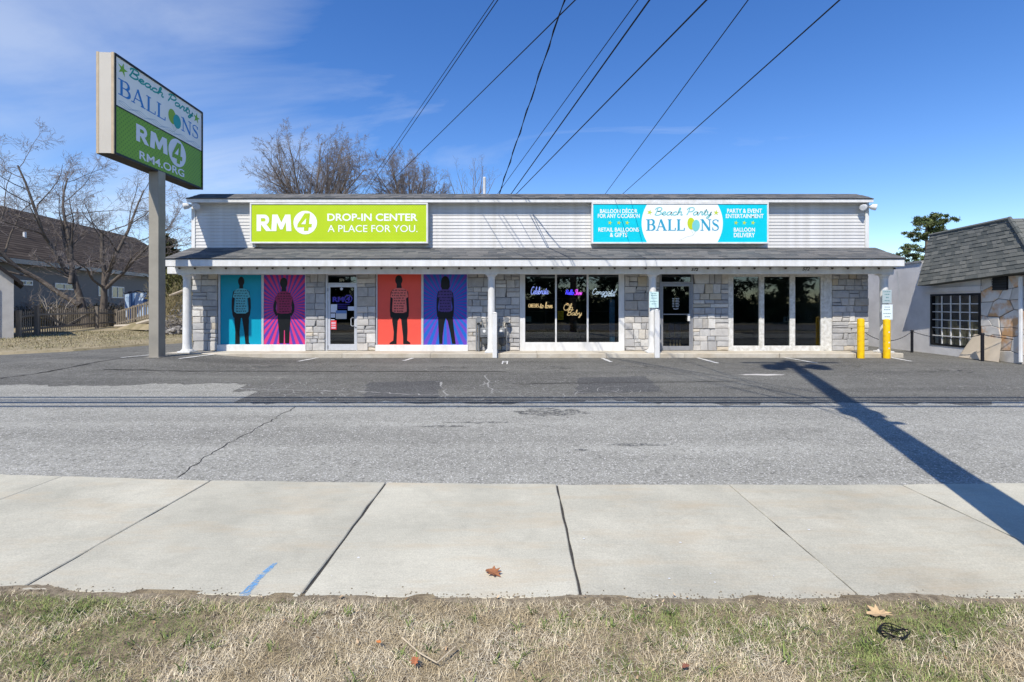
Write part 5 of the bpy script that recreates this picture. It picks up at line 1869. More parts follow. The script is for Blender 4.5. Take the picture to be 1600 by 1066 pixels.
# ------------------------------------------------------------------ trees
def tubes_np(name, segs, mt, parent=None, sides=5):
    """segs: array (n, 8): p0 p1 r0 r1"""
    a = np.asarray(segs, dtype=np.float64)
    p0, p1, r0, r1 = a[:, 0:3], a[:, 3:6], a[:, 6], a[:, 7]
    d = p1 - p0
    L = np.linalg.norm(d, axis=1, keepdims=True)
    d = d / np.maximum(L, 1e-6)
    ref = np.where(np.abs(d[:, 2:3]) < .9, np.array([[0, 0, 1.0]]), np.array([[1.0, 0, 0]]))
    u = np.cross(d, ref)
    u /= np.linalg.norm(u, axis=1, keepdims=True)
    v = np.cross(u, d)
    n = len(a)
    V = np.zeros((n, 2, sides, 3))
    for j in range(sides):
        t = 2 * np.pi * j / sides
        e = u * np.cos(t) + v * np.sin(t)
        V[:, 0, j] = p0 + e * r0[:, None]
        V[:, 1, j] = p1 + e * r1[:, None]
    V = V.reshape(-1, 3)
    base = (np.arange(n) * sides * 2)[:, None]
    Fc = []
    for j in range(sides):
        k = (j + 1) % sides
        Fc.append(np.concatenate([base + j, base + k, base + sides + k, base + sides + j], 1))
    me = np_mesh(name, V - np.array(origin(parent) if parent else (0, 0, 0)), np.concatenate(Fc))
    me.polygons.foreach_set('use_smooth', [True] * len(me.polygons))
    return link(name, me, mt, parent)


def grow(rs, p, d, length, r, level, maxl, out, P_):
    """P_: dict of per level params"""
    nseg = P_['nseg'][level]
    step = length / nseg
    pts = [p.copy()]
    rad = [r]
    tip = P_['tip']
    for i in range(nseg):
        d = d + Vector((rs.gauss(0, 1), rs.gauss(0, 1), rs.gauss(0, 1))) * P_['wig'][level] + Vector((0, 0, 1)) * P_['up'][level]
        d.normalize()
        p = p + d * step
        pts.append(p.copy())
        rad.append(max(tip, r * (1 - P_['taper'] * (i + 1) / nseg)))
    for i in range(nseg):
        out.append((level, (*pts[i], *pts[i + 1], rad[i], rad[i + 1])))
    if level >= maxl:
        return
    nk = P_['kids'][level]
    nk = max(1, int(round(nk * rs.uniform(.8, 1.2))))
    for k in range(nk):
        t = P_['from'][level] + (1 - P_['from'][level]) * (k + rs.uniform(.2, .8)) / nk
        f = t * nseg
        i = min(int(f), nseg - 1)
        q = pts[i].lerp(pts[i + 1], f - i)
        dd_ = (pts[i + 1] - pts[i]).normalized()
        ax = dd_.orthogonal().normalized()
        ax.rotate(Matrix.Rotation(rs.uniform(0, 6.283), 3, dd_))
        ang = math.radians(rs.uniform(*P_['ang'][level]))
        nd_ = dd_.copy()
        nd_.rotate(Matrix.Rotation(ang, 3, ax))
        ln = length * P_['ratio'][level] * rs.uniform(.65, 1.15) * (1.0 - P_['apex'] * t)
        rr = max(tip, (rad[i] + (rad[i + 1] - rad[i]) * (f - i)) * P_['rr'][level])
        grow(rs, q, nd_, ln, rr, level + 1, maxl, out, P_)


M_BARK = mat('grey_brown_bark', srgb(112, 101, 90), .95, .25, 14, bump=.5, bscale=40, stretch=(1, 1, .25))
M_TWIG = mat('grey_brown_twigs', srgb(132, 124, 120), .95, .15, 8)
M_BARK2 = mat('pale_grey_bark', srgb(98, 90, 82), .95, .3, 10, bump=.5, bscale=30, stretch=(1, 1, .3))


def tree(name, base, label, starts, P_, maxl, seed, bark, twig, group=None, split=2):
    rs_ = random.Random(seed)
    t = thing(name, base, label, 'tree', group)
    out = []
    for (off, d, ln, r) in starts:
        grow(rs_, Vector(base) + Vector(off), Vector(d).normalized(), ln, r, 0, maxl, out, P_)
    a = [s_ for l, s_ in out if l < split]
    c = [s_ for l, s_ in out if l >= split]
    tubes_np('trunk', a, bark, t, 8)
    tubes_np('crown', c, twig, t, 3)
    return t, len(out)


# big spreading tree left, behind the gate
PT = dict(nseg=[7, 6, 5, 4, 3], wig=[.10, .16, .18, .2, .22], up=[.03, .05, .03, .02, .0], taper=.7, tip=.006, kids=[8, 7, 6, 5, 0], ang=[(30, 60), (28, 60), (28, 62), (28, 60), (0, 0)], ratio=[.62, .58, .55, .55, 0], rr=[.5, .48, .45, .55, 0], apex=.3)
PT['from'] = [.28, .25, .2, .15, 0]
tb = (-26.3, 29.5, .15)
starts = [((-.2, 0, 0), (-.34, -.1, 1), 6.6, .23), ((.6, .1, 0), (.05, .05, 1), 6.0, .22), ((-.55, -.1, 1.4), (-.9, -.2, .8), 8.4, .16), ((-1.1, 0, 3.0), (-.5, -.1, .95), 7.0, .13), ((.72, .1, 2.3), (.8, .1, .75), 5.4, .12), ((.7, .1, 2.6), (.35, 0, 1), 6.6, .12), ((-1.0, -.25, 2.7), (-.15, .2, 1), 7.0, .13)]
tree('bare_tree', tb, 'large bare tree with two leaning trunks behind the picket gate', starts, PT, 4, 21, M_BARK2, M_TWIG)

# vase shaped bare trees behind the shops
PV = dict(nseg=[8, 6, 5, 4, 3], wig=[.05, .08, .11, .14, .16], up=[.015, .02, .02, .015, .01], taper=.75, tip=.0045, kids=[12, 8, 6, 5, 0], ang=[(22, 44), (24, 46), (28, 52), (30, 55), (0, 0)], ratio=[.52, .5, .5, .5, 0], rr=[.5, .5, .5, .55, 0], apex=.4)
PV['from'] = [.18, .18, .15, .12, 0]


def fan(base, z0, spread, n, ln, r, rs_):
    st = [((0, 0, 0), (0, 0, 1), z0 + ln * .45, r * 1.5)]
    for k in range(n):
        a = -1 + 2 * (k + .5) / n
        th = a * spread
        st.append(((a * .15, rs_.uniform(-.2, .2), z0 - .2 + rs_.uniform(-.6, .5)), (math.sin(th), rs_.uniform(-.45, .45), math.cos(th)), ln * (1.0 - .12 * abs(a)) * rs_.uniform(.85, 1.05), r))
    return st


rr_ = random.Random(5)
dt = 36.0
base = (fx(493, dt), dt, -.05)
tree('bare_tree', base, 'tall rounded bare tree above the roof over the lime sign', fan(base, 6.8, .80, 16, 7.0, .11, rr_), PV, 4, 31, M_BARK, M_TWIG, 'bare trees behind the shops')
dt = 40.0
base = (fx(642, dt), dt, -.05)
tree('bare_tree', base, 'bare tree right of the tallest one above the roof', fan(base, 7.2, .56, 11, 6.2, .10, rr_), PV, 4, 33, M_BARK, M_TWIG, 'bare trees behind the shops')
dt = 42.0
base = (fx(676, dt), dt, -.05)
tree('bare_tree', base, 'smaller bare tree peeping over the roof beside the white vent pipe', fan(base, 6.2, .55, 6, 5.2, .09, rr_), PV, 4, 35, M_BARK, M_TWIG, 'bare trees behind the shops')
PW = dict(PV); PW['kids'] = [6, 5, 4, 0, 0]; PW['ratio'] = [.5, .45, .45, 0, 0]
dt = 46.0
base = (fx(738, dt), dt, -.05)
tree('bare_tree', base, 'thin wispy bare sapling tops left of the white vent pipe', fan(base, 9.0, .4, 6, 6.4, .06, rr_), PW, 3, 37, M_BARK, M_TWIG, 'bare trees behind the shops')
base = (fx(425, 38), 38, -.05)
tree('bare_tree', base, 'low bare tree at the left foot of the tall rounded one', fan(base, 5.4, .8, 7, 4.8, .08, rr_), PV, 3, 39, M_BARK, M_TWIG, 'bare trees behind the shops')


def needles(name, centres, radii, per, size, mt, parent, seed, flat=.6):
    """leaf sized faces spread through clumps"""
    rs_ = np.random.RandomState(seed)
    C = np.repeat(np.asarray(centres), per, 0)
    Rr = np.repeat(np.asarray(radii), per, 0)[:, None]
    n = len(C)
    o = rs_.normal(0, .45, (n, 3))
    o[:, 2] *= flat
    pos = C + o * Rr
    a = rs_.normal(0, 1, (n, 3)); a /= np.linalg.norm(a, axis=1, keepdims=True)
    c = np.cross(a, rs_.normal(0, 1, (n, 3))); c /= np.linalg.norm(c, axis=1, keepdims=True)
    s_ = rs_.uniform(.6, 1.3, (n, 1)) * size
    V = np.stack([pos - c * s_ * .22, pos + c * s_ * .22, pos + a * s_ + c * s_ * .1, pos + a * s_ - c * s_ * .1], 1).reshape(-1, 3)
    i = np.arange(n) * 4
    me = np_mesh(name, V - np.array(origin(parent) if parent else (0, 0, 0)), np.stack([i, i + 1, i + 2, i + 3], 1))
    return link(name, me, mt, parent)


M_PINE = mat('pine_needles', srgb(66, 84, 50), .8, .2, 2.0, island=.45, col2=srgb(98, 104, 62))
M_ARB = mat('arborvitae_leaves', srgb(52, 62, 32), .8, .2, 2.0, island=.35, col2=srgb(88, 84, 44))
# white pine beyond the right hand building
dp = 44.0
bx_, zt_ = fx(1447, dp), fz(336, dp)
t = thing('pine_tree', (bx_, dp, -.05), 'dark green pine with layered boughs behind the shingled mansard', 'tree')
segs = [(bx_, dp, -.05, bx_ + .1, dp, 6, .28, .18), (bx_ + .1, dp, 6, bx_, dp, zt_ - .5, .18, .05)]
cen, rad = [], []
rs_ = random.Random(4)
boughs = [(1412, 1430, 387, 1.0), (1408, 1440, 396, 1.0), (1420, 1450, 408, 1.2), (1440, 1455, 404, 1.1), (1428, 1442, 369, .9), (1420, 1440, 363, .7), (1440, 1452, 346, 1.4), (1435, 1462, 352, 1.5), (1445, 1472, 349, 1.2), (1465, 1478, 346, .7), (1446, 1456, 340, 1.0), (1455, 1468, 342, .9), (1450, 1470, 366, 1.1), (1455, 1480, 360, .8), (1452, 1475, 390, 1.2), (1455, 1485, 410, 1.3), (1430, 1460, 416, 1.3)]
for (xa, xb, yy, sz_) in boughs:
    for k in range(7):
        f = k / 6
        yo = rs_.uniform(-1, 1)
        x_ = fx(xa + (xb - xa) * f, dp)
        z_ = fz(yy + rs_.uniform(-3, 3) - 3 * (1 - abs(f - .5) * 2) * 0 + (4 if (xa < 1440) else -2) * f, dp)
        cen.append((x_ + rs_.uniform(-.12, .12), dp + yo, z_)); rad.append(rs_.uniform(.2, .34) * sz_)
    segs.append((bx_, dp, fz(yy + 8, dp), fx(xa if xa < 1445 else xb, dp), dp + rs_.uniform(-.6, .6), fz(yy, dp), .05, .02))
tubes_np('trunk', segs, M_BARK, t, 6)
needles('crown', cen, rad, 120, .17, M_PINE, t, 9, .5)
# arborvitae between the pole and the shop, and scrub around it
da = 31.0
t = thing('arborvitae', (fx(262, da), da, .3), 'dark columnar evergreen half hidden behind the sign pole', 'tree')
MB().tube([(fx(262, da), da, .2), (fx(262, da), da, 4.5)], [.09, .03], 6).build('trunk', M_BARK, t)
cen = [(fx(260 + rs_.uniform(-1, 1) * (2 + 11 * min(1, (yy - 372) / 60)), da), da + rs_.uniform(-.5, .5), fz(yy, da)) for yy in [372 + 1.1 * k for k in range(100)]]
needles('crown', cen, [.32] * len(cen), 110, .17, M_ARB, t, 12, .9)
t = thing('scrub_bush', (fx(276, 25), 25, .2), 'dry yellowish scrub with arching stems beside the first column', 'bush')
out = []
PS = dict(nseg=[5, 4, 3], wig=[.12, .16, .2], up=[-.05, -.05, 0], taper=.7, tip=.006, kids=[6, 4, 0], ang=[(20, 50), (20, 50), (0, 0)], ratio=[.5, .5, 0], rr=[.6, .6, 0], apex=.3)
PS['from'] = [.2, .2, 0]
for k in range(34):
    grow(rs_, Vector((fx(rs_.uniform(262, 288), 25), 25 + rs_.uniform(-.8, .8), .3)), Vector((rs_.uniform(-.5, .5), rs_.uniform(-.4, .2), 1)).normalized(), rs_.uniform(1.2, 2.6), .022, 0, 2, out, PS)
tubes_np('stems', [s_ for _, s_ in out], mat('dry_stems', srgb(150, 138, 104), .9, .2, 6), t, 3)
cen = [(fx(rs_.uniform(258, 286), 26), 26 + rs_.uniform(-.5, .8), fz(rs_.uniform(425, 478), 26)) for _ in range(30)]
needles('leaves', cen, [.4] * 30, 60, .12, mat('dull_olive_leaves', srgb(96, 96, 54), .9, .2, 2, island=.3), t, 14, .8)

# ------------------------------------------------------------------ left background
# lawn bank
b = MB()
edge = [(-60, 14.6), (-30, 14.7), (-16.1, 14.9), (-14.95, 16.1), (-14.3, 18.4), (-13.5, 20.2), (-10.6, 20.8), (-10.6, 27)]
inner = [(-60, 19), (-30, 19), (-19, 18.6), (-17.4, 19.4), (-16.4, 21), (-15.6, 22.5), (-13.5, 24), (-13.5, 27)]
outer = [(-60, 60), (-40, 60), (-34, 60), (-30, 60), (-26, 60), (-22, 60), (-18, 60), (-14, 60)]
for L_, z in ((edge, .0), ([(e[0] * .985 + i[0] * .015, e[1] * .96 + i[1] * .04) for e, i in zip(edge, inner)], .07), (inner, .16), (outer, .22)):
    for p in L_:
        b.v.append((p[0], p[1], z))
n = len(edge)
for r_ in range(3):
    for i in range(n - 1):
        b.f.append((r_ * n + i, r_ * n + i + 1, (r_ + 1) * n + i + 1, (r_ + 1) * n + i))
o = b.build('lawn', M_LAWN)
o['kind'] = 'structure'
# tufts of grass on the lawn
rs2 = np.random.RandomState(8)
n_ = 22000
gx_ = rs2.uniform(-24, -11, n_); gy_ = rs2.uniform(15, 25, n_)
ex_ = np.interp(gx_, [-24, -16.1, -14.95, -14.3, -13.5, -10.6], [14.8, 14.9, 16.1, 18.4, 20.2, 20.8])
okm = gy_ > ex_ + .05
gx_, gy_, ex_ = gx_[okm], gy_[okm], ex_[okm]
o = blades('lawn_grass', np.column_stack([gx_, gy_, np.clip((gy_ - ex_) * .05, 0, .16) + .02]), rs2.uniform(.04, .1, len(gx_)), rs2.uniform(.01, .02, len(gx_)), rs2.uniform(.3, .95, len(gx_)), mat('lawn_blades', srgb(172, 158, 128), .9, .1, .8, col2=srgb(124, 122, 86), island=.3), rs2)
o['kind'] = 'stuff'
o['label'] = 'thin straw coloured grass on the bank left of the sign pole'

# long grey building
gb0 = Vector((-33.5, 31.0, 0))
gu = Vector((-.208, .978, 0))
gn = Vector((.978, .208, 0))                  # faces right
M_GW = mat('grey_wall_boards', srgb(112, 112, 113), .8, .1, 3, stretch=(1, 1, 8))
M_GR = shingle_mat('brown_roofing', srgb(66, 58, 52), srgb(84, 75, 67), 'island')
gbl = thing('grey_building', gb0, 'long low grey building with a broad brown shingled roof behind the fence', 'building')
E_Z, R_Z, RUN = 4.75, 9.65, 7.6
g = lambda s_, h, z: gb0 + gu * s_ + gn * h + Vector((0, 0, z))
b = MB()
b.poly([g(-14, 0, -.1), g(30, 0, -.1), g(30, 0, E_Z), g(-14, 0, E_Z)])
b.poly([g(30, 0, -.1), g(30, -2 * RUN, -.1), g(30, -2 * RUN, E_Z), g(30, -RUN, R_Z), g(30, 0, E_Z)])
b.poly([g(-14, 0, -.1), g(-14, -2 * RUN, -.1), g(-14, -2 * RUN, E_Z), g(-14, -RUN, R_Z), g(-14, 0, E_Z)])
b.poly([g(-14, -2 * RUN, -.1), g(30, -2 * RUN, -.1), g(30, -2 * RUN, E_Z), g(-14, -2 * RUN, E_Z)])
b.build('wall', M_GW, gbl)
b = MB()
ov = .5
sl = (R_Z - E_Z) / RUN
b.hexa([g(-14.4, ov, E_Z - ov * sl + .02), g(30.4, ov, E_Z - ov * sl + .02), g(30.4, -RUN, R_Z + .02), g(-14.4, -RUN, R_Z + .02)], [g(-14.4, ov, E_Z - ov * sl + .2), g(30.4, ov, E_Z - ov * sl + .2), g(30.4, -RUN, R_Z + .2), g(-14.4, -RUN, R_Z + .2)])
b.hexa([g(-14.4, -2 * RUN - ov, E_Z - ov * sl + .02), g(30.4, -2 * RUN - ov, E_Z - ov * sl + .02), g(30.4, -RUN, R_Z + .02), g(-14.4, -RUN, R_Z + .02)], [g(-14.4, -2 * RUN - ov, E_Z - ov * sl + .2), g(30.4, -2 * RUN - ov, E_Z - ov * sl + .2), g(30.4, -RUN, R_Z + .2), g(-14.4, -RUN, R_Z + .2)])
rf = b.build('roof', M_GR, gbl)
# roofing courses as raised strips
b = MB()
rl = math.hypot(RUN + ov, (R_Z - E_Z) + ov * sl)
for c_ in range(26):
    f0, f1 = c_ / 26, (c_ + 1) / 26
    s0 = -14.4
    while s0 < 30:
        s1 = min(s0 + R.uniform(.8, 2.2), 30.4)
        h0, h1 = ov - (RUN + ov) * f0, ov - (RUN + ov) * f1
        za, zb = E_Z - h0 * sl + .2, E_Z - h1 * sl + .2
        b.hexa([g(s0, h0, za + .004), g(s1 - .01, h0, za + .004), g(s1 - .01, h1, zb + .003), g(s0, h1, zb + .003)], [g(s0, h0, za + .03), g(s1 - .01, h0, za + .03), g(s1 - .01, h1, zb + .008), g(s0, h1, zb + .008)])
        s0 = s1
o = b.build('roof_shingles', M_GR, gbl)
o['kind'] = 'stuff'
b = MB()
b.hexa([g(-14.4, ov + .002, E_Z - ov * sl - .12), g(30.4, ov + .002, E_Z - ov * sl - .12), g(30.4, ov + .09, E_Z - ov * sl - .12), g(-14.4, ov + .09, E_Z - ov * sl - .12)], [g(-14.4, ov + .002, E_Z - ov * sl + .19), g(30.4, ov + .002, E_Z - ov * sl + .19), g(30.4, ov + .09, E_Z - ov * sl + .19), g(-14.4, ov + .09, E_Z - ov * sl + .19)])
b.build('gutter', mat('grey_gutter', srgb(150, 150, 148), .5), gbl)
for (xa, xb, ya, yb) in ((28, 50, 438, 446), (85, 115, 443, 453), (153, 168, 446, 463), (174, 193, 448, 466)):
    a = hit(xa, (ya + yb) / 2, gb0, gn); c = hit(xb, (ya + yb) / 2, gb0, gn)
    s0, s1 = (a - gb0).dot(gu), (c - gb0).dot(gu)
    dm = (a.y + c.y) / 2
    z0, z1 = fz(yb, dm), fz(ya, dm)
    b = MB()
    fw_ = .09
    for (p0_, p1_, q0_, q1_) in ((s0, s1, z1 - fw_, z1), (s0, s1, z0, z0 + fw_), (s0, s0 + fw_, z0 + fw_, z1 - fw_), (s1 - fw_, s1, z0 + fw_, z1 - fw_), ((s0 + s1) / 2 - .03, (s0 + s1) / 2 + .03, z0 + fw_, z1 - fw_)):
        b.hexa([g(p0_, .003, q0_), g(p1_, .003, q0_), g(p1_, .06, q0_), g(p0_, .06, q0_)], [g(p0_, .003, q1_), g(p1_, .003, q1_), g(p1_, .06, q1_), g(p0_, .06, q1_)])
    wn = b.build('window', M_WHITE, gbl)
    b = MB()
    b.hexa([g(s0 + fw_, .004, z0 + fw_), g(s1 - fw_, .004, z0 + fw_), g(s1 - fw_, .02, z0 + fw_), g(s0 + fw_, .02, z0 + fw_)], [g(s0 + fw_, .004, z1 - fw_), g(s1 - fw_, .004, z1 - fw_), g(s1 - fw_, .02, z1 - fw_), g(s0 + fw_, .02, z1 - fw_)])
    b.build('pane', mat('dim_pane', srgb(96, 104, 112), .15, .1, 3, spec=.6), wn)
for (xp, yp_) in ((38.5, 375),):
    # roof vent
    q = hit(xp, yp_, g(0, -2.5, E_Z + 2.5 * sl), (gn * sl + Vector((0, 0, 1))).normalized())
    MB().tube([q, q + Vector((0, 0, .6))], .1, 8).build('roof_vent', M_WHITE, gbl)
# far left stucco shed
shd = thing('stucco_shed', (fx(21.5, 20), 20, 0), 'small whitish stucco shed with a dark gable roof cut by the frame edge', 'shed')
xr_ = fx(21.5, 20)
b = MB()
gx0, gx1 = xr_ - 4.4, xr_
zz0 = fz(437, 20)
zap = zz0 + 2.2
b.prism([(gx0, 0), (gx1, 0), (gx1, zz0), ((gx0 + gx1) / 2, zap), (gx0, zz0)], lambda p: (p[0], 20, p[1]), lambda p: (p[0], 24.5, p[1]))
b.build('wall', mat('old_stucco', srgb(196, 192, 184), .9, .12, 2.5, bump=.4, bscale=20), shd)
b = MB()
xm = (gx0 + gx1) / 2
for (xe, s_) in ((gx1 + .28, 1), (gx0 - .28, -1)):
    ze = zz0 - .28 * (2.2 / 2.2)
    b.hexa([(xe, 19.75, ze), (xe, 24.8, ze), (xm, 24.8, zap + .01), (xm, 19.75, zap + .01)], [(xe, 19.75, ze + .16), (xe, 24.8, ze + .16), (xm, 24.8, zap + .18), (xm, 19.75, zap + .18)])
b.build('roof', mat('dark_shed_roof', srgb(52, 48, 46), .9), shd)
box('door', mat('dark_shed_door', srgb(46, 42, 40), .8), shd, gx1 - 2.1, gx1 - .42, 19.965, 19.998, .15, fz(452, 20))

shd.rotation_euler = (0, 0, math.radians(47))

# picket gate and fences
M_WOOD = mat('weathered_wood', srgb(128, 120, 108), .95, .2, 5, stretch=(3, 3, .5), objrand=.15)


def fence(name, label, a, c, za, zc, h0, h1, npk, posts, rails=(.25, .78), brace=False, cat='fence', jitter=.05, pw=.07):
    a, c = Vector(a), Vector(c)
    dv = (c - a)
    L_ = dv.length
    u = dv / L_
    nn = Vector((u.y, -u.x))
    if nn.y > 0:
        nn = -nn
    t = thing(name, (a.x, a.y, za), label, cat)
    q = lambda s_, h, z: (a.x + u.x * s_ + nn.x * h, a.y + u.y * s_ + nn.y * h, z)
    zb = lambda s_: za + (zc - za) * s_ / L_
    hh = lambda s_: h0 + (h1 - h0) * s_ / L_
    def ob(b, s0, s1, n0, n1, z0a, z0b, z1a, z1b):
        b.hexa([q(s0, n0, z0a), q(s1, n0, z0b), q(s1, n1, z0b), q(s0, n1, z0a)], [q(s0, n0, z1a), q(s1, n0, z1b), q(s1, n1, z1b), q(s0, n1, z1a)])
    for i in range(npk):
        s_ = (i + .5) * L_ / npk
        top_ = zb(s_) + hh(s_) * (1 + R.uniform(-jitter, jitter))
        b = MB()
        ob(b, s_ - pw / 2, s_ + pw / 2, .02, .04, zb(s_) + .04, zb(s_) + .04, top_, top_)
        b.build('picket', M_WOOD, t)
    for f in rails:
        b = MB()
        ob(b, 0, L_, -.03, .018, za + h0 * f - .045, zc + h1 * f - .045, za + h0 * f + .045, zc + h1 * f + .045)
        b.build('rail', M_WOOD, t)
    if brace:
        for (f0, f1) in ((.1, .5), (.5, .9)):
            b = MB()
            s0, s1 = L_ * f0, L_ * f1
            z0_, z1_ = zb(s0) + h0 * .78, zb(s1) + h1 * .25
            if f0 > .3:
                z0_, z1_ = zb(s0) + h0 * .25, zb(s1) + h1 * .78
            ob(b, s0, s1, .042, .07, z0_ - .06, z1_ - .06, z0_ + .06, z1_ + .06)
            b.build('brace', M_WOOD, t)
    for (s_, ph) in posts:
        b = MB()
        ob(b, s_ * L_ - .09, s_ * L_ + .09, -.14, .0, zb(s_ * L_) - .05, zb(s_ * L_) - .05, zb(s_ * L_) + hh(s_ * L_) * ph, zb(s_ * L_) + hh(s_ * L_) * ph)
        b.build('post', M_WOOD, t)
    return t


fence('picket_gate', 'wide weathered wooden gate of thin pickets with diagonal braces', (fx(55, 22), 22), (fx(149, 28.5)), .22, .2, 1.2, 1.2, 30, [], brace=True, cat='gate') if False else None
fence('picket_gate', 'wide weathered wooden gate of thin pickets with diagonal braces', (fx(54, 22), 22), (fx(149, 28.5), 28.5), .16, .2, 1.22, 1.15, 30, [(0, 1.12), (1, 1.12)], brace=True, cat='gate')
fence('picket_fence', 'short weathered picket fence between the shed and the gate', (fx(26, 20.6), 20.6), (fx(52, 21.8), 21.8), .12, .16, 1.15, 1.2, 8, [(0, 1.05)])
fence('picket_fence', 'weathered picket fence just right of the gate', (fx(153, 28.6), 28.6), (fx(181, 30.5), 30.5), .2, .2, 1.12, 1.05, 12, [(1, 1.05)])
fence('board_fence', 'weathered board fence climbing the bank behind the sign pole', (fx(182, 29.5), 29.5), (fx(240, 25.5), 25.5), .22, .92, .95, .9, 16, [(0, 1.05), (.48, 1.05), (1, 1.05)], rails=(.2, .95), pw=.17, jitter=.02)
# dark hedge under the tree
t = thing('dark_hedge', (fx(110, 31), 31, .1), 'dull brown undergrowth behind the picket gate under the bare tree', 'hedge')
cen = [(fx(rs_.uniform(24, 205), 31.5) , 31.5 + rs_.uniform(-.6, .6), rs_.uniform(.2, 1.55) * rs_.uniform(.6, 1)) for _ in range(170)]
needles('foliage', cen, [.45] * len(cen), 70, .13, mat('brown_undergrowth', srgb(82, 76, 56), .95, .2, 2, island=.35), t, 22, .8)
b = []
for k in range(60):
    grow(rs_, Vector((fx(rs_.uniform(24, 200), 31.2), 31.2, .1)), Vector((rs_.uniform(-.4, .4), 0, 1)).normalized(), rs_.uniform(.8, 2.2), .02, 0, 2, b, PS)
tubes_np('stems', [s_ for _, s_ in b], M_TWIG, t, 3)
# small pale shrub in front of the building
t = thing('bare_shrub', (fx(94, 27), 27, .18), 'small pale bare shrub with crooked stems behind the gate', 'shrub')
b = []
for k in range(3):
    grow(rs_, Vector((fx(94, 27) + rs_.uniform(-.1, .1), 27, .15)), Vector((rs_.uniform(-.5, .5), 0, 1)).normalized(), 2.2, .05, 0, 2, b, dict(PS, up=[.02, .02, 0]))
tubes_np('stems', [s_ for _, s_ in b], mat('pale_stems', srgb(150, 142, 130), .9), t, 4)
# tarp covered shelter
ds = 31.0
t = thing('tarp_shelter', (fx(214, ds), ds, .3), 'white and blue tarpaulin covered shelter behind the board fence', 'shelter')
b = MB()
x0, x1 = fx(195.5, ds), fx(240, ds)
N_ = 12
zt0 = fz(457.5, ds)
pr_ = [(x0, .3), (x0 - .02, zt0 - .25)] + [(x0 + (x1 - x0) * k / N_, zt0 + .1 * math.sin(k / N_ * math.pi) + R.uniform(-.04, .04)) for k in range(N_ + 1)] + [(x1, .3)]
b.prism(pr_, lambda p: (p[0], ds, p[1]), lambda p: (p[0], ds + 3, p[1]))
b.build('tarp', mat('white_tarp', srgb(196, 208, 222), .6, .1, 1.2, bump=.6, bscale=4, col2=srgb(150, 180, 212)), t)
b = MB()
for xx in (.28, .72):
    xa = x0 + (x1 - x0) * xx
    b.box(xa - .14, xa + .1, ds - .012, ds - .002, .5, zt0 - .05)
b.build('blue_flap', mat('blue_tarp', srgb(84, 116, 158), .6, .1, 3), t)
MB().tube([(x0 - .05, ds - .02, zt0 - .02), (x0 + (x1 - x0) * .5, ds - .03, zt0 + .12), (x1 + .05, ds - .02, zt0 + .0)], .05, 6).build('ridge_roll', mat('navy_roll', srgb(40, 50, 70), .7), t)
# bank with brush pile
t = thing('brush_pile', (fx(272, 23), 23, .15), 'heap of grey dead brush and rubble between the pole and the first column', 'brush pile')
b = []
for k in range(420):
    c_ = Vector((fx(rs_.uniform(256, 292), 23), 23 + rs_.uniform(-.7, .7), .2))
    c_.z = .15 + abs(rs_.gauss(0, .42)) * (1 if c_.x > -17 else .8)
    d_ = Vector((rs_.gauss(0, 1), rs_.gauss(0, .7), rs_.gauss(0, .4))).normalized()
    l_ = rs_.uniform(.15, .5)
    m_ = c_ + d_ * l_ * .5 + Vector((0, 0, rs_.uniform(-.05, .08)))
    b.append((*c_, *m_, .018, .014)); b.append((*m_, *(c_ + d_ * l_), .014, .007))
tubes_np('brush', b, mat('grey_brush', srgb(134, 128, 120), .95, .2, 4, island=.4), t, 4)
b = MB()
for k in range(26):
    c_ = Vector((fx(rs_.uniform(258, 288), 22.5), 22.5 + rs_.uniform(-.4, .4), .2 + rs_.uniform(0, .25)))
    r_ = rs_.uniform(.08, .2)
    b.tube([c_ + Vector((0, 0, -r_ * .7)), c_ + Vector((rs_.uniform(-.03, .03), 0, -r_ * .2)), c_ + Vector((rs_.uniform(-.04, .04), 0, r_ * .5)), c_ + Vector((0, 0, r_ * .75))], [r_ * .6, r_ * 1.2, r_ * .9, r_ * .3], 6)
b.build('rubble', mat('grey_rubble', srgb(140, 136, 130), .95, .25, 5, island=.25), t)
c_ = P(262, 455, 24)
b = MB()
b.tube([P(266, 462, 24), P(287, 454, 23.6)], .06, 6)
b.build('log', mat('pale_log', srgb(176, 164, 146), .9), t)
b = MB()
MB().tube([P(182, 509, 29), P(207, 508, 28), P(240, 498.5, 25)], .12, 6)
tag(MB().tube([P(181, 510, 28.6), P(207, 509, 27.4), P(240, 500, 24.8)], .11, 6).build('timber_edging', mat('pale_timber', srgb(178, 170, 156), .9), None), 'pale timber edging along the foot of the board fence', 'timber')

# mound under the climbing fence
b = MB()
b.v = [(fx(176, 29.5), 29.0, .12), (fx(182, 27.6), 27.6, .16), (fx(240, 24), 24, .3), (fx(300, 23.5), 23.5, .25), (fx(300, 30), 30, .9), (fx(240, 26), 26, .92), (fx(182, 30.5), 30.5, .22), (fx(240, 33), 33, 1.0)]
b.f = [(0, 1, 6), (1, 2, 5, 6), (2, 3, 4, 5), (5, 4, 7), (6, 5, 7)]
o = b.build('earth_bank', M_LAWN)
o['kind'] = 'structure'

# ------------------------------------------------------------------ right hand building
nb0 = Vector((13.2, 12.5, 0))
nu = Vector((.03, .99955, 0))
nn_ = Vector((-.99955, .03, 0))            # faces left
nbd = thing('mansard_building', nb0, 'white building with a steep grey shingled mansard and a gridded shop window', 'building')
h = lambda s_, o_, z: nb0 + nu * s_ + nn_ * o_ + Vector((0, 0, z))
M_STUC = mat('grey_white_stucco', srgb(232, 230, 228), .9, .07, 1.6, bump=.35, bscale=18, col2=srgb(214, 212, 210))
ws0, ws1, wz0, wz1 = 1.25, 2.98, .28, 1.9
b = MB()


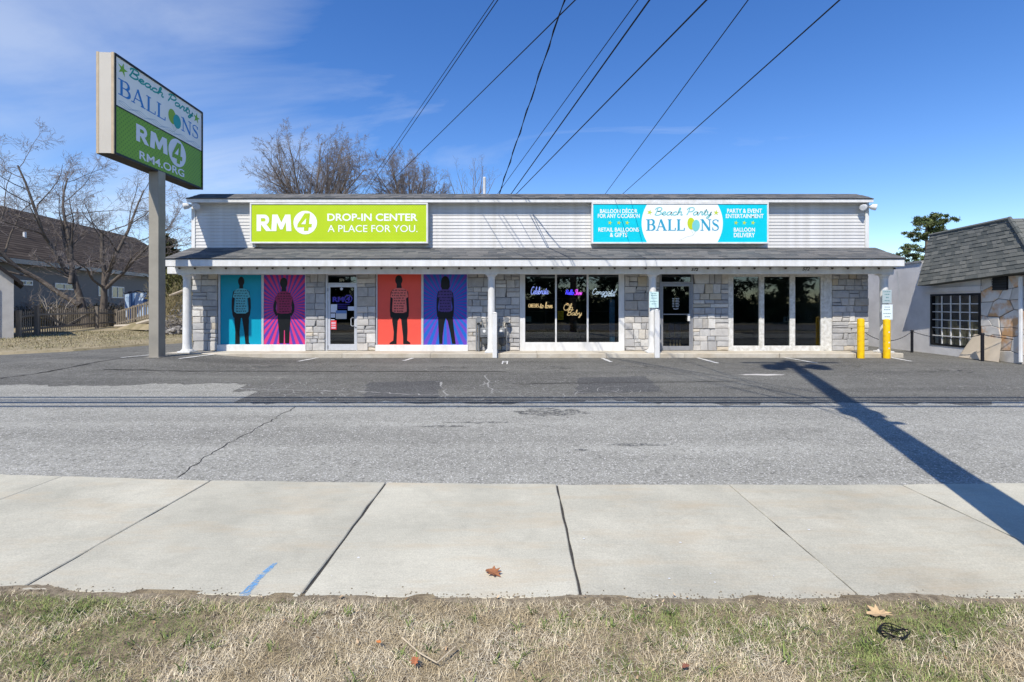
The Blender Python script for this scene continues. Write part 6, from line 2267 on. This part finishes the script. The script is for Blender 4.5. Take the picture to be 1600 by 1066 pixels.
def hb(b, s0, s1, o0, o1, z0, z1):
    b.hexa([h(s0, o0, z0), h(s1, o0, z0), h(s1, o1, z0), h(s0, o1, z0)], [h(s0, o0, z1), h(s1, o0, z1), h(s1, o1, z1), h(s0, o1, z1)])


hb(b, ws1, 3.3, -.25, 0, -.02, 2.36)
hb(b, 3.3, 9.5, -.25, .0, -.02, 2.96)
hb(b, ws0, ws1, -.25, 0, -.02, wz0)
hb(b, ws0, ws1, -.25, 0, wz1, 2.36)
hb(b, 0, ws0, -.25, -.03, -.02, 2.36)
hb(b, 0, 9.5, -7, -6.8, -.02, 3.05)
hb(b, 9.5, 9.7, -7, 0, -.02, 3.05)
b.build('wall', M_STUC, nbd)
b = MB()
hb(b, -.02, 0, -7, 0, -.02, 2.36)
b.build('front_wall', M_STUC, nbd)
b = MB()
hb(b, 3.3, 9.6, -6.9, -.31, 2.92, 2.96)
b.build('roof_deck', MATS['roof_membrane'], nbd)
b = MB()
hb(b, 3.3, 9.6, -.3, .04, 2.962, 3.02)
b.build('parapet_cap', mat('grey_cap', srgb(150, 150, 150), .7), nbd)
b = MB()
hb(b, .05, 9.4, -1.0, -.95, 0, 2.3)
b.build('interior_wall', mat('brown_interior', srgb(150, 130, 104), .9, .3, 2.5), nbd)
b = MB()
for k in range(7):
    s_ = ws0 + .12 + k * .23
    hb(b, s_, s_ + .16, -.45, -.3, .3, .78 + .14 * (k % 3))
b.build('window_goods', mat('tan_goods', srgb(214, 184, 132), .7, .3, 4, island=.3), nbd)
# window with white grid
b = MB()
for (s0, s1, z0, z1) in ((ws0, ws1, wz1 - .06, wz1), (ws0, ws1, wz0, wz0 + .06), (ws0, ws0 + .06, wz0 + .06, wz1 - .06), (ws1 - .06, ws1, wz0 + .06, wz1 - .06)):
    hb(b, s0 + .001, s1 - .001, -.1, .015, z0 + .001, z1 - .001)
wn = b.build('window', M_DARK, nbd)
b = MB()
hb(b, ws0 + .06, ws1 - .06, -.07, -.064, wz0 + .06, wz1 - .06)
b.build('pane', M_GLASS2, wn)
for k in range(1, 5):
    s_ = ws0 + .06 + (ws1 - ws0 - .12) * k / 5
    b = MB(); hb(b, s_ - .016, s_ + .016, -.055, -.03, wz0 + .06, wz1 - .06)
    b.build('bar', M_WHITE, wn)
for k in range(1, 6):
    z_ = wz0 + .06 + (wz1 - wz0 - .12) * k / 6
    b = MB(); hb(b, ws0 + .06, ws1 - .06, -.029, -.01, z_ - .014, z_ + .014)
    b.build('bar', M_WHITE, wn)
b = MB()
hb(b, ws0 - .05, 3.2, .002, .06, wz1 + .06, wz1 + .2)
b.build('lintel', M_STUC, nbd)
b = MB()
zs_ = [2.75, 2.5, 2.3, 2.05, 1.85, 1.7]
for i in range(5):
    w0, w1 = .03 + .02 * (i % 2), .03 + .02 * ((i + 1) % 2)
    s0_, s1_ = 4.4 - .03 * i, 4.4 - .03 * (i + 1)
    b.poly([h(s0_ - w0, .003, zs_[i]), h(s0_ + w0, .003, zs_[i]), h(s1_ + w1, .003, zs_[i + 1]), h(s1_ - w1, .003, zs_[i + 1])])
b.build('paint_drip', M_WHITE, nbd)
# flagstones with orange staining
fm = mat('flagstone', srgb(212, 208, 200), .9, .12, 3, bump=.5, bscale=9, objrand=.1)
t_ = fm.node_tree
kk = NT(t_)
bs = t_.nodes['Principled BSDF']
src = bs.inputs['Base Color'].links[0].from_socket
rn = kk.n('ShaderNodeObjectInfo').outputs['Random']
nz_ = kk.noise(kk.n('ShaderNodeVectorMath', {0: kk.n('ShaderNodeTexCoord').outputs['Object'], 1: kk.n('ShaderNodeCombineXYZ', {0: kk.math('MULTIPLY', rn, 31.0), 1: rn, 2: rn}).outputs[0]}, operation='ADD').outputs[0], 2.6, 4)
t_.links.new(kk.mix(kk.math('MULTIPLY', kk.math('MULTIPLY', kk.remap(nz_, .46, .6), kk.remap(rn, .35, .5)), .8), src, srgb(206, 150, 84)), bs.inputs['Base Color'])
b = MB()
hb(b, .02, ws0 - .0, -.03, -.004, 0, 2.36)
b.build('mortar_bed', M_MORTAR, nbd)
# irregular polygons from a jittered grid
gs, gz = 4, 7
gxs = [[None] * (gz + 1) for _ in range(gs + 1)]
for i in range(gs + 1):
    for j in range(gz + 1):
        s_ = .03 + (ws0 - .06) * i / gs + (R.uniform(-.12, .12) if 0 < i < gs else 0)
        z_ = 0.0 + 2.34 * j / gz + (R.uniform(-.12, .12) if 0 < j < gz else 0)
        gxs[i][j] = (s_, z_)
used = set()
for i in range(gs):
    for j in range(gz):
        if (i, j) in used:
            continue
        poly = [gxs[i][j], gxs[i + 1][j], gxs[i + 1][j + 1], gxs[i][j + 1]]
        if i + 1 < gs and (i + 1, j) not in used and R.random() < .45:
            poly = [gxs[i][j], gxs[i + 1][j], gxs[i + 2][j], gxs[i + 2][j + 1], gxs[i + 1][j + 1], gxs[i][j + 1]]
            used.add((i + 1, j))
        cs, cz = sum(p[0] for p in poly) / len(poly), sum(p[1] for p in poly) / len(poly)
        pin = [(cs + (p[0] - cs) * .955, cz + (p[1] - cz) * .955) for p in poly]
        pin2 = [(cs + (p[0] - cs) * .90, cz + (p[1] - cz) * .90) for p in poly]
        pr_ = R.uniform(.012, .03)
        b = MB()
        n_ = len(pin)
        b.v = [tuple(h(p[0], -.006, p[1])) for p in pin] + [tuple(h(p[0], pr_ - .006, p[1])) for p in pin] + [tuple(h(p[0], pr_, p[1])) for p in pin2]
        for k in range(n_):
            k2 = (k + 1) % n_
            b.f += [(k, k2, n_ + k2, n_ + k), (n_ + k, n_ + k2, 2 * n_ + k2, 2 * n_ + k)]
        b.f.append(tuple(range(2 * n_, 3 * n_)))
        b.build('stone', fm, nbd, loc=h(cs, 0, cz))
MB().tube([h(.06, .06, .06), h(.06, .06, 2.3)], .045, 8).build('downspout', M_WHITE, nbd, smooth=True)
# louvred vent
a = hit(1551.5, 440, h(0, .02, 0), nn_); c = hit(1575.5, 440, h(0, .02, 0), nn_)
s1, s0 = (a - nb0).dot(nu), (c - nb0).dot(nu)
z0, z1 = fz(453.5, a.y * .5 + c.y * .5), fz(432.5, a.y * .5 + c.y * .5)
b = MB()
hb(b, s0, s1, .02, .035, z0, z1)
vt = b.build('louvre', M_DARK, nbd)
for k in range(5):
    zc_ = z0 + (z1 - z0) * (k + .5) / 5
    b = MB()
    b.hexa([h(s0 + .02, .04, zc_ - .03), h(s1 - .02, .04, zc_ - .03), h(s1 - .02, .075, zc_ - .035), h(s0 + .02, .075, zc_ - .035)], [h(s0 + .02, .04, zc_ + .025), h(s1 - .02, .04, zc_ + .025), h(s1 - .02, .048, zc_ + .03), h(s0 + .02, .048, zc_ + .03)])
    b.build('slat', mat('dark_slat', srgb(58, 60, 60), .6), vt)
# mansard
e0, e1 = P(1600, 425, 12.2), P(1433, 447, 15.5)
t0_, t1_ = P(1577, 342, 13.2), P(1453, 368, 16.2)
e00 = e0 - (e1 - e0).normalized() * .4      # front corner
t00 = t0_
bl = lambda a_, f: None


def mp(u_, v_, off=0.0):
    """u along (0 front .. 1 back), v up the slope"""
    p_ = e00.lerp(e1, u_).lerp(t00.lerp(t1_, u_), v_)
    return p_ + mnr * off


mnr = (e1 - e00).cross(t00 - e00).normalized()
if mnr.x > 0:
    mnr = -mnr
b = MB()
b.poly([mp(0, 0), mp(1, 0), mp(1, 1), mp(0, 1)])
fr_c = Vector((e00.x + 6, e00.y - 1.1, e00.z)); fr_t = Vector((t00.x + 6, t00.y - 1.1, t00.z))
b.poly([e00, fr_c, fr_t, t00])
b.poly([t00, fr_t, fr_t + Vector((0, 5, 0)), t1_])
b.poly([mp(1, 0), mp(1, 1), mp(1, 1) + Vector((4, -.7, 0)), mp(1, 0) + Vector((4, -.7, 0))])
b.poly([e00, mp(1, 0), mp(1, 0) + Vector((.5, -.1, 0)), e00 + Vector((.5, -.1, 0))])
b.build('mansard', M_SHIN_D, nbd)
NCM = 14
Lm = (e1 - e00).length
for c_ in range(NCM):
    v0_, v1_ = c_ / NCM, (c_ + 1) / NCM
    s_ = -R.uniform(0, .03)
    lift = .012
    while s_ < 1:
        wd = R.choice((.16, .2, .24, .3)) / Lm
        a_, c2 = max(0, s_), min(1, s_ + wd - .004 / Lm)
        th = R.choice((.010, .020))
        if c2 - a_ > .01:
            b = MB()
            b.hexa([mp(a_, v0_, .001), mp(c2, v0_, .001), mp(c2, v1_, .001), mp(a_, v1_, .001)], [mp(a_, v0_, th), mp(c2, v0_, th), mp(c2, v1_, .004), mp(a_, v1_, .004)])
            b.build('shingle', M_SHIN_D, nbd, loc=mp(a_, v0_))
        s_ += wd
# front slope shingles and hip caps
b = MB()
for c_ in range(NCM):
    f0, f1 = c_ / NCM, (c_ + 1) / NCM
    for k in range(8):
        g0, g1 = k / 8 * .4, (k + 1) / 8 * .4 - .004
        q_ = lambda g_, f, o_: e00.lerp(fr_c, g_).lerp(t00.lerp(fr_t, g_), f) + Vector((0, -o_, o_ * .4))
        b.hexa([q_(g0, f0, .001), q_(g1, f0, .001), q_(g1, f1, .001), q_(g0, f1, .001)], [q_(g0, f0, .016), q_(g1, f0, .016), q_(g1, f1, .004), q_(g0, f1, .004)])
o = b.build('front_shingles', M_SHIN_D, nbd)
o['kind'] = 'stuff'
for k in range(9):
    a_, c_ = e00.lerp(t00, k / 9), e00.lerp(t00, (k + 1) / 9 + .01)
    MB().tube([a_ + Vector((-.01, -.02, .02)), c_ + Vector((-.01, -.02, .01))], [.06, .05], 6).build('hip_cap', M_SHIN_D, nbd)
b = MB()
b.tube([mp(0, 1.0, .01), mp(1, 1.0, .01)], .05, 6)
b.build('ridge_cap', M_SHIN_D, nbd)

# leaning tan board
pa, pb, pc, pd = P(1498, 554, 14.17), P(1561, 564, 12.93), P(1565, 530, 13.06), P(1523, 522, 13.83)
pa.z = pb.z = .015
b = MB()
off = Vector((.03, .05, 0))
q5 = P(1497, 557, 13.05)
b.hexa([pa, pb, pb + off, pa + off], [pd, pc, pc + off, pd + off])
tag(b.build('leaning_board', mat('tan_board', srgb(206, 192, 170), .85, .07, 3), None, loc=pa), 'pale tan board leaning on the wall below the gridded window', 'board')

# chain posts
M_NAVY = mat('black_post', srgb(26, 27, 34), .5)
tops = []
for (cx_, yb, yt, lab) in ((1425, 551, 515.5, 'black chain post, the farther one from the gridded window'), (1535, 564.5, 520, 'black chain post in front of the leaning tan board')):
    d_ = F * CAMH / (yb - VY)
    X = fx(cx_, d_)
    t = thing('chain_post', (X, d_, 0), lab, 'post', 'black chain posts')
    zt_ = fz(yt, d_)
    MB().lathe(X, d_, [(.04, .002), (.04, zt_ - .06), (.046, zt_ - .055), (.046, zt_ - .02), (.03, zt_)], 10).build('shaft', M_NAVY, t, smooth=True)
    MB().tube([(X - .06, d_, zt_ - .04), (X + .06, d_, zt_ - .04)], .012, 6).build('chain_hook', M_NAVY, t)
    tops.append(Vector((X, d_, zt_ - .05)))
p_first = Vector((fx(1352, 14.75), 14.75, fz(520, 14.75)))
p_last = Vector((14.3, 11.2, .62))
for (a_, c_, sag, lab) in ((p_first, tops[0], .28, 'thin black chain sagging from the bollards to the farther chain post'), (tops[0], tops[1], .16, 'thin black chain sagging between the two black posts'), (tops[1], p_last, .1, 'thin black chain running from the nearer post out of the frame')):
    t = thing('chain', tuple(a_), lab, 'chain', 'chains between the posts')
    b = MB()
    L_ = (c_ - a_).length
    nl = int(L_ / .06)
    for k in range(nl):
        f0, f1 = k / nl, (k + 1.25) / nl
        w0 = a_.lerp(c_, f0) - Vector((0, 0, sag * 4 * f0 * (1 - f0)))
        w1 = a_.lerp(c_, min(1, f1)) - Vector((0, 0, sag * 4 * min(1, f1) * (1 - min(1, f1))))
        b.tube([w0, w1], .011 if k % 2 else .008, 4)
    b.build('links', M_NAVY, t)

# ------------------------------------------------------------------ utility pole and wires
PX, PY = 3.15, 2.35
M_UP = mat('utility_pole_wood', srgb(104, 90, 76), .95, .2, 6, bump=.4, stretch=(4, 4, .3))
up = thing('utility_pole', (PX, PY, 0), 'wooden utility pole with transformers on the verge right of the view', 'utility pole')
MB().lathe(PX, PY, [(.19, .0), (.185, 4), (.165, 10), (.14, 14.6)], 16).build('pole', M_UP, up, smooth=True)
box('crossarm', M_UP, up, PX - 1.3, PX + 1.3, PY - .08, PY + .04, 14.0, 14.12)
for (ox, oy) in ((-.55, .05), (0, .45), (.55, .05)):
    b = MB()
    b.lathe(PX + ox, PY + oy, [(.2, 12.3), (.26, 12.35), (.26, 13.2), (.2, 13.3), (.05, 13.32), (.05, 13.6)], 14)
    b.build('transformer', M_GREYM, up, smooth=True)
box('transformer_bracket', M_GREYM, up, PX - .6, PX + .6, PY - .1, PY + .2, 12.7, 12.8)
box('equipment_box', M_GREYM, up, PX - .16, PX + .3, PY + .1, PY + .4, 5.5, 5.95)
box('step_bracket', M_GREYM, up, PX - .05, PX + .34, PY - .05, PY + .05, 5.2, 5.28)
M_WIRE = mat('black_cable', srgb(24, 24, 26), .6)


def wire(name, p, q, r, lab, grp, sag=0.0, n=12, twist=False):
    p, q = Vector(p), Vector(q)
    pts_ = [p.lerp(q, k / n) - Vector((0, 0, sag * 4 * (k / n) * (1 - k / n))) for k in range(n + 1)]
    b = MB()
    b.tube(pts_, r, 6)
    if twist:
        b.tube([w_ + Vector((math.cos(k * 1.9) * r * 2.2, 0, math.sin(k * 1.9) * r * 2.2)) for k, w_ in enumerate(pts_)], r * .8, 5)
    o = b.build(name, M_WIRE, None, loc=p, smooth=True)
    return tag(o, lab, 'cable', grp)


for k, (z, r) in enumerate(((6.55, .04), (6.95, .055), (7.2, .03), (7.5, .04))):
    wire('street_cable', (-40, PY - .05, z + .15), (40, PY - .05, z + .1), r, 'black cable strung along the street above the view', 'cables along the street', .0, 4)
for (oy, z) in ((-1.2, 14.25), (0, 14.75), (1.2, 14.25)):
    wire('street_cable', (-40, PY, z), (40, PY, z), .008, 'thin bare line strung along the street above the view', 'power lines along the street', 0, 4)

ximg = VX + PX / PY * F
rp = Vector((fx(556, 31), 31, 0))
MB_ = thing('rear_pole', rp, 'short wooden pole behind the shops carrying the wires', 'utility pole')
MB().lathe(rp.x, rp.y, [(.13, 0), (.11, fz(318, 31))], 10).build('pole', M_UP, MB_)
wl = [((778, 0), (560, 318, 31), 'one of a close pair of wires running down to the tall bare tree, right one', .011, 0),
      ((772, 0), (552, 321, 31), 'one of a close pair of wires running down to the tall bare tree, left one', .009, 0),
      ((899, 0), (572, 322, 31), 'single wire crossing the sky to the smaller bare trees', .010, 0),
      ((882, 0), (780, 303, 15.6), 'twisted steep wire coming down to the roof beside the vent pipe', .012, 1),
      ((997, 0), (776, 305, 15.6), 'wire coming down to the roof beside the vent pipe, just above the twin wire', .008, 0),
      ((1015, 0), (798, 304, 15.6), 'thick black wire coming down to the middle of the roof', .014, 0),
      ((1104, 0), (806, 304, 15.6), 'wire coming down to the middle of the roof from farthest right', .011, 0),
      ((1169, 0), (945, 304, 15.6), 'wire coming down to the roof above the turquoise sign, left one', .008, 0),
      ((1312, 0), (972, 304, 15.6), 'wire coming down to the roof above the turquoise sign, rightmost of all', .008, 0)]
for (a_, c_, lab, r, tw) in wl:
    sl_ = (c_[1] - a_[1]) / (c_[0] - a_[0])
    yi = a_[1] + sl_ * (ximg - a_[0])
    zp = CAMH + (VY - yi) * PY / F
    wire('overhead_wire', (PX, PY, min(zp, 14)), P(*c_), r, lab, 'wires crossing the sky', 0, 40 if tw else 10, bool(tw))
t = thing('service_mast', (fx(790, 15.6), 15.6, Z2), 'little wire bracket on the roof edge where the wires land', 'bracket')
for xx in (778, 798, 806):
    MB().tube([(fx(xx, 15.6), 15.6, Z2 + .1), (fx(xx, 15.6), 15.6, fz(303, 15.6))], .02, 6).build('stub', M_DARK, t)

# ------------------------------------------------------------------ small litter in front
def leaf_obj(px_, py_, size, rot, colr, lab, z, seed, name='fallen_leaf'):
    rs_ = random.Random(seed)
    gx_, gy_ = gp(px_, py_, z)
    lob = [(0, -.62), (.06, -.35), (.3, -.42), (.22, -.12), (.52, -.1), (.3, .12), (.48, .4), (.2, .36), (.12, .7), (0, .78), (-.1, .62), (-.3, .5), (-.2, .2), (-.5, .14), (-.28, -.08), (-.42, -.34), (-.1, -.3)]
    b = MB()
    ca, sa = math.cos(rot), math.sin(rot)
    P2 = [((x_ * ca - y_ * sa) * size, (x_ * sa + y_ * ca) * size) for x_, y_ in lob]
    ctr = len(lob)
    up_ = [abs(x_) * .35 * size + rs_.uniform(0, .12) * size for x_, y_ in lob]
    b.v = [(gx_ + p[0], gy_ + p[1], z + .004 + u_) for p, u_ in zip(P2, up_)] + [(gx_, gy_, z + .008)]
    n_ = len(lob)
    b.f = [(k, (k + 1) % n_, ctr) for k in range(n_)]
    o = b.build(name, mat(name + '_' + str(seed), colr, .8, .2, 30), None, loc=(gx_, gy_, z))
    m_ = o.modifiers.new('thickness', 'SOLIDIFY'); m_.thickness = .0015
    return tag(o, lab, 'leaf', 'fallen oak leaves')


leaf_obj(772, 898, .085, .9, srgb(146, 98, 66), 'curled brown oak leaf lying on the sidewalk slab', .017, 1)
leaf_obj(1376, 962, .09, 1.6, srgb(196, 168, 128), 'large tan leaf on the verge near the black wire coil', .028, 2)
leaf_obj(648, 1036, .04, .3, srgb(176, 112, 76), 'orange brown leaf on the verge by the forked twig', .05, 3)
leaf_obj(1072, 1042, .03, 2.1, srgb(140, 92, 72), 'dark red brown leaf low on the verge', .035, 4)
leaf_obj(592, 1005, .02, 1.1, srgb(204, 128, 70), 'tiny orange leaf on the verge left of the forked twig', .05, 5)
b = []
tw = [gp(628, 996, .055), gp(655, 1020, .055), gp(683, 1036, .055), gp(712, 1010, .055)]
for a_, c_ in zip(tw, tw[1:]):
    b.append((a_[0], a_[1], .055, c_[0], c_[1], .055, .0035, .003))
tag(tubes_np('twig', b, mat('pale_twig', srgb(190, 176, 150), .9), None, 6), 'pale forked twig lying in the verge grass', 'twig')
gx_, gy_ = gp(1393, 990, .035)
b = MB()
for k in range(4):
    r_ = .034 + .006 * k
    b.tube([(gx_ + r_ * 1.25 * math.cos(t_) + .004 * k, gy_ + r_ * .8 * math.sin(t_), .032 + .006 * k + .006 * math.sin(3 * t_ + k)) for t_ in np.linspace(0, 6.0, 22)], .0025, 5)
tag(b.build('wire_coil', M_WIRE, None, loc=(gx_, gy_, .03), smooth=True), 'small coil of black wire lying in the verge grass', 'wire coil')
# white specks on the sidewalk
b = MB()
for (px_, py_) in ((912, 846), (560, 876), (1117, 915), (1027, 936), (1209, 905), (1264, 832), (1063, 852), (782, 890), (518, 905), (1046, 909), (1326, 869), (842, 886), (1110, 901)):
    gx_, gy_ = gp(px_, py_)
    r_ = R.uniform(.004, .009)
    b.poly([(gx_ + r_ * math.cos(t_) * R.uniform(.6, 1.3), gy_ + r_ * math.sin(t_) * R.uniform(.6, 1.2), .0185) for t_ in np.linspace(0, 6.28, 8)[:-1]])
b.build('paint_speck', M_WHITE, sidewalk)

# ------------------------------------------------------------------ across the street, mirrored in the shop glass
M_FAR = mat('far_evergreen', srgb(58, 70, 46), .9, .2, 1.0, island=.3)
rf_ = random.Random(12)
for k, (x_, hgt) in enumerate(((-26, 10), (-19, 8), (-13, 9), (-7, 11), (-1, 8), (4, 10), (10, 12), (15, 8), (20, 9), (27, 10))):
    y_ = -18 - rf_.uniform(0, 4)
    t = thing('street_tree', (x_, y_, -.06), 'dark evergreen standing across the street', 'tree', 'evergreens across the street')
    MB().tube([(x_, y_, -.06), (x_, y_, hgt * .8)], [.25, .08], 7).build('trunk', M_BARK, t)
    cen, rad = [], []
    for j in range(60):
        f = rf_.random()
        a_ = rf_.uniform(0, 6.28)
        rr = (1 - f) * 3.6 * math.sqrt(rf_.random()) + .2
        cen.append((x_ + rr * math.cos(a_), y_ + rr * math.sin(a_), .8 + f * (hgt - .8))); rad.append(.9)
    needles('crown', cen, rad, 55, .55, M_FAR, t, 40 + k, .8)

t = thing('street_hedge', (0, -15, -.06), 'unseen dark hedge added across the street to darken the shop glass reflections', 'hedge')  # out of view, added to cover the bright lawn band mirrored in the glass
box('hedge_core', M_FAR, t, -34, 34, -15.5, -14.6, -.06, 1.7)
cen = [(rf_.uniform(-34, 34), -14.7 + rf_.uniform(-.2, .3), rf_.uniform(0, 2.2)) for _ in range(420)]
needles('foliage', cen, [.5] * len(cen), 30, .35, M_FAR, t, 77, .8)
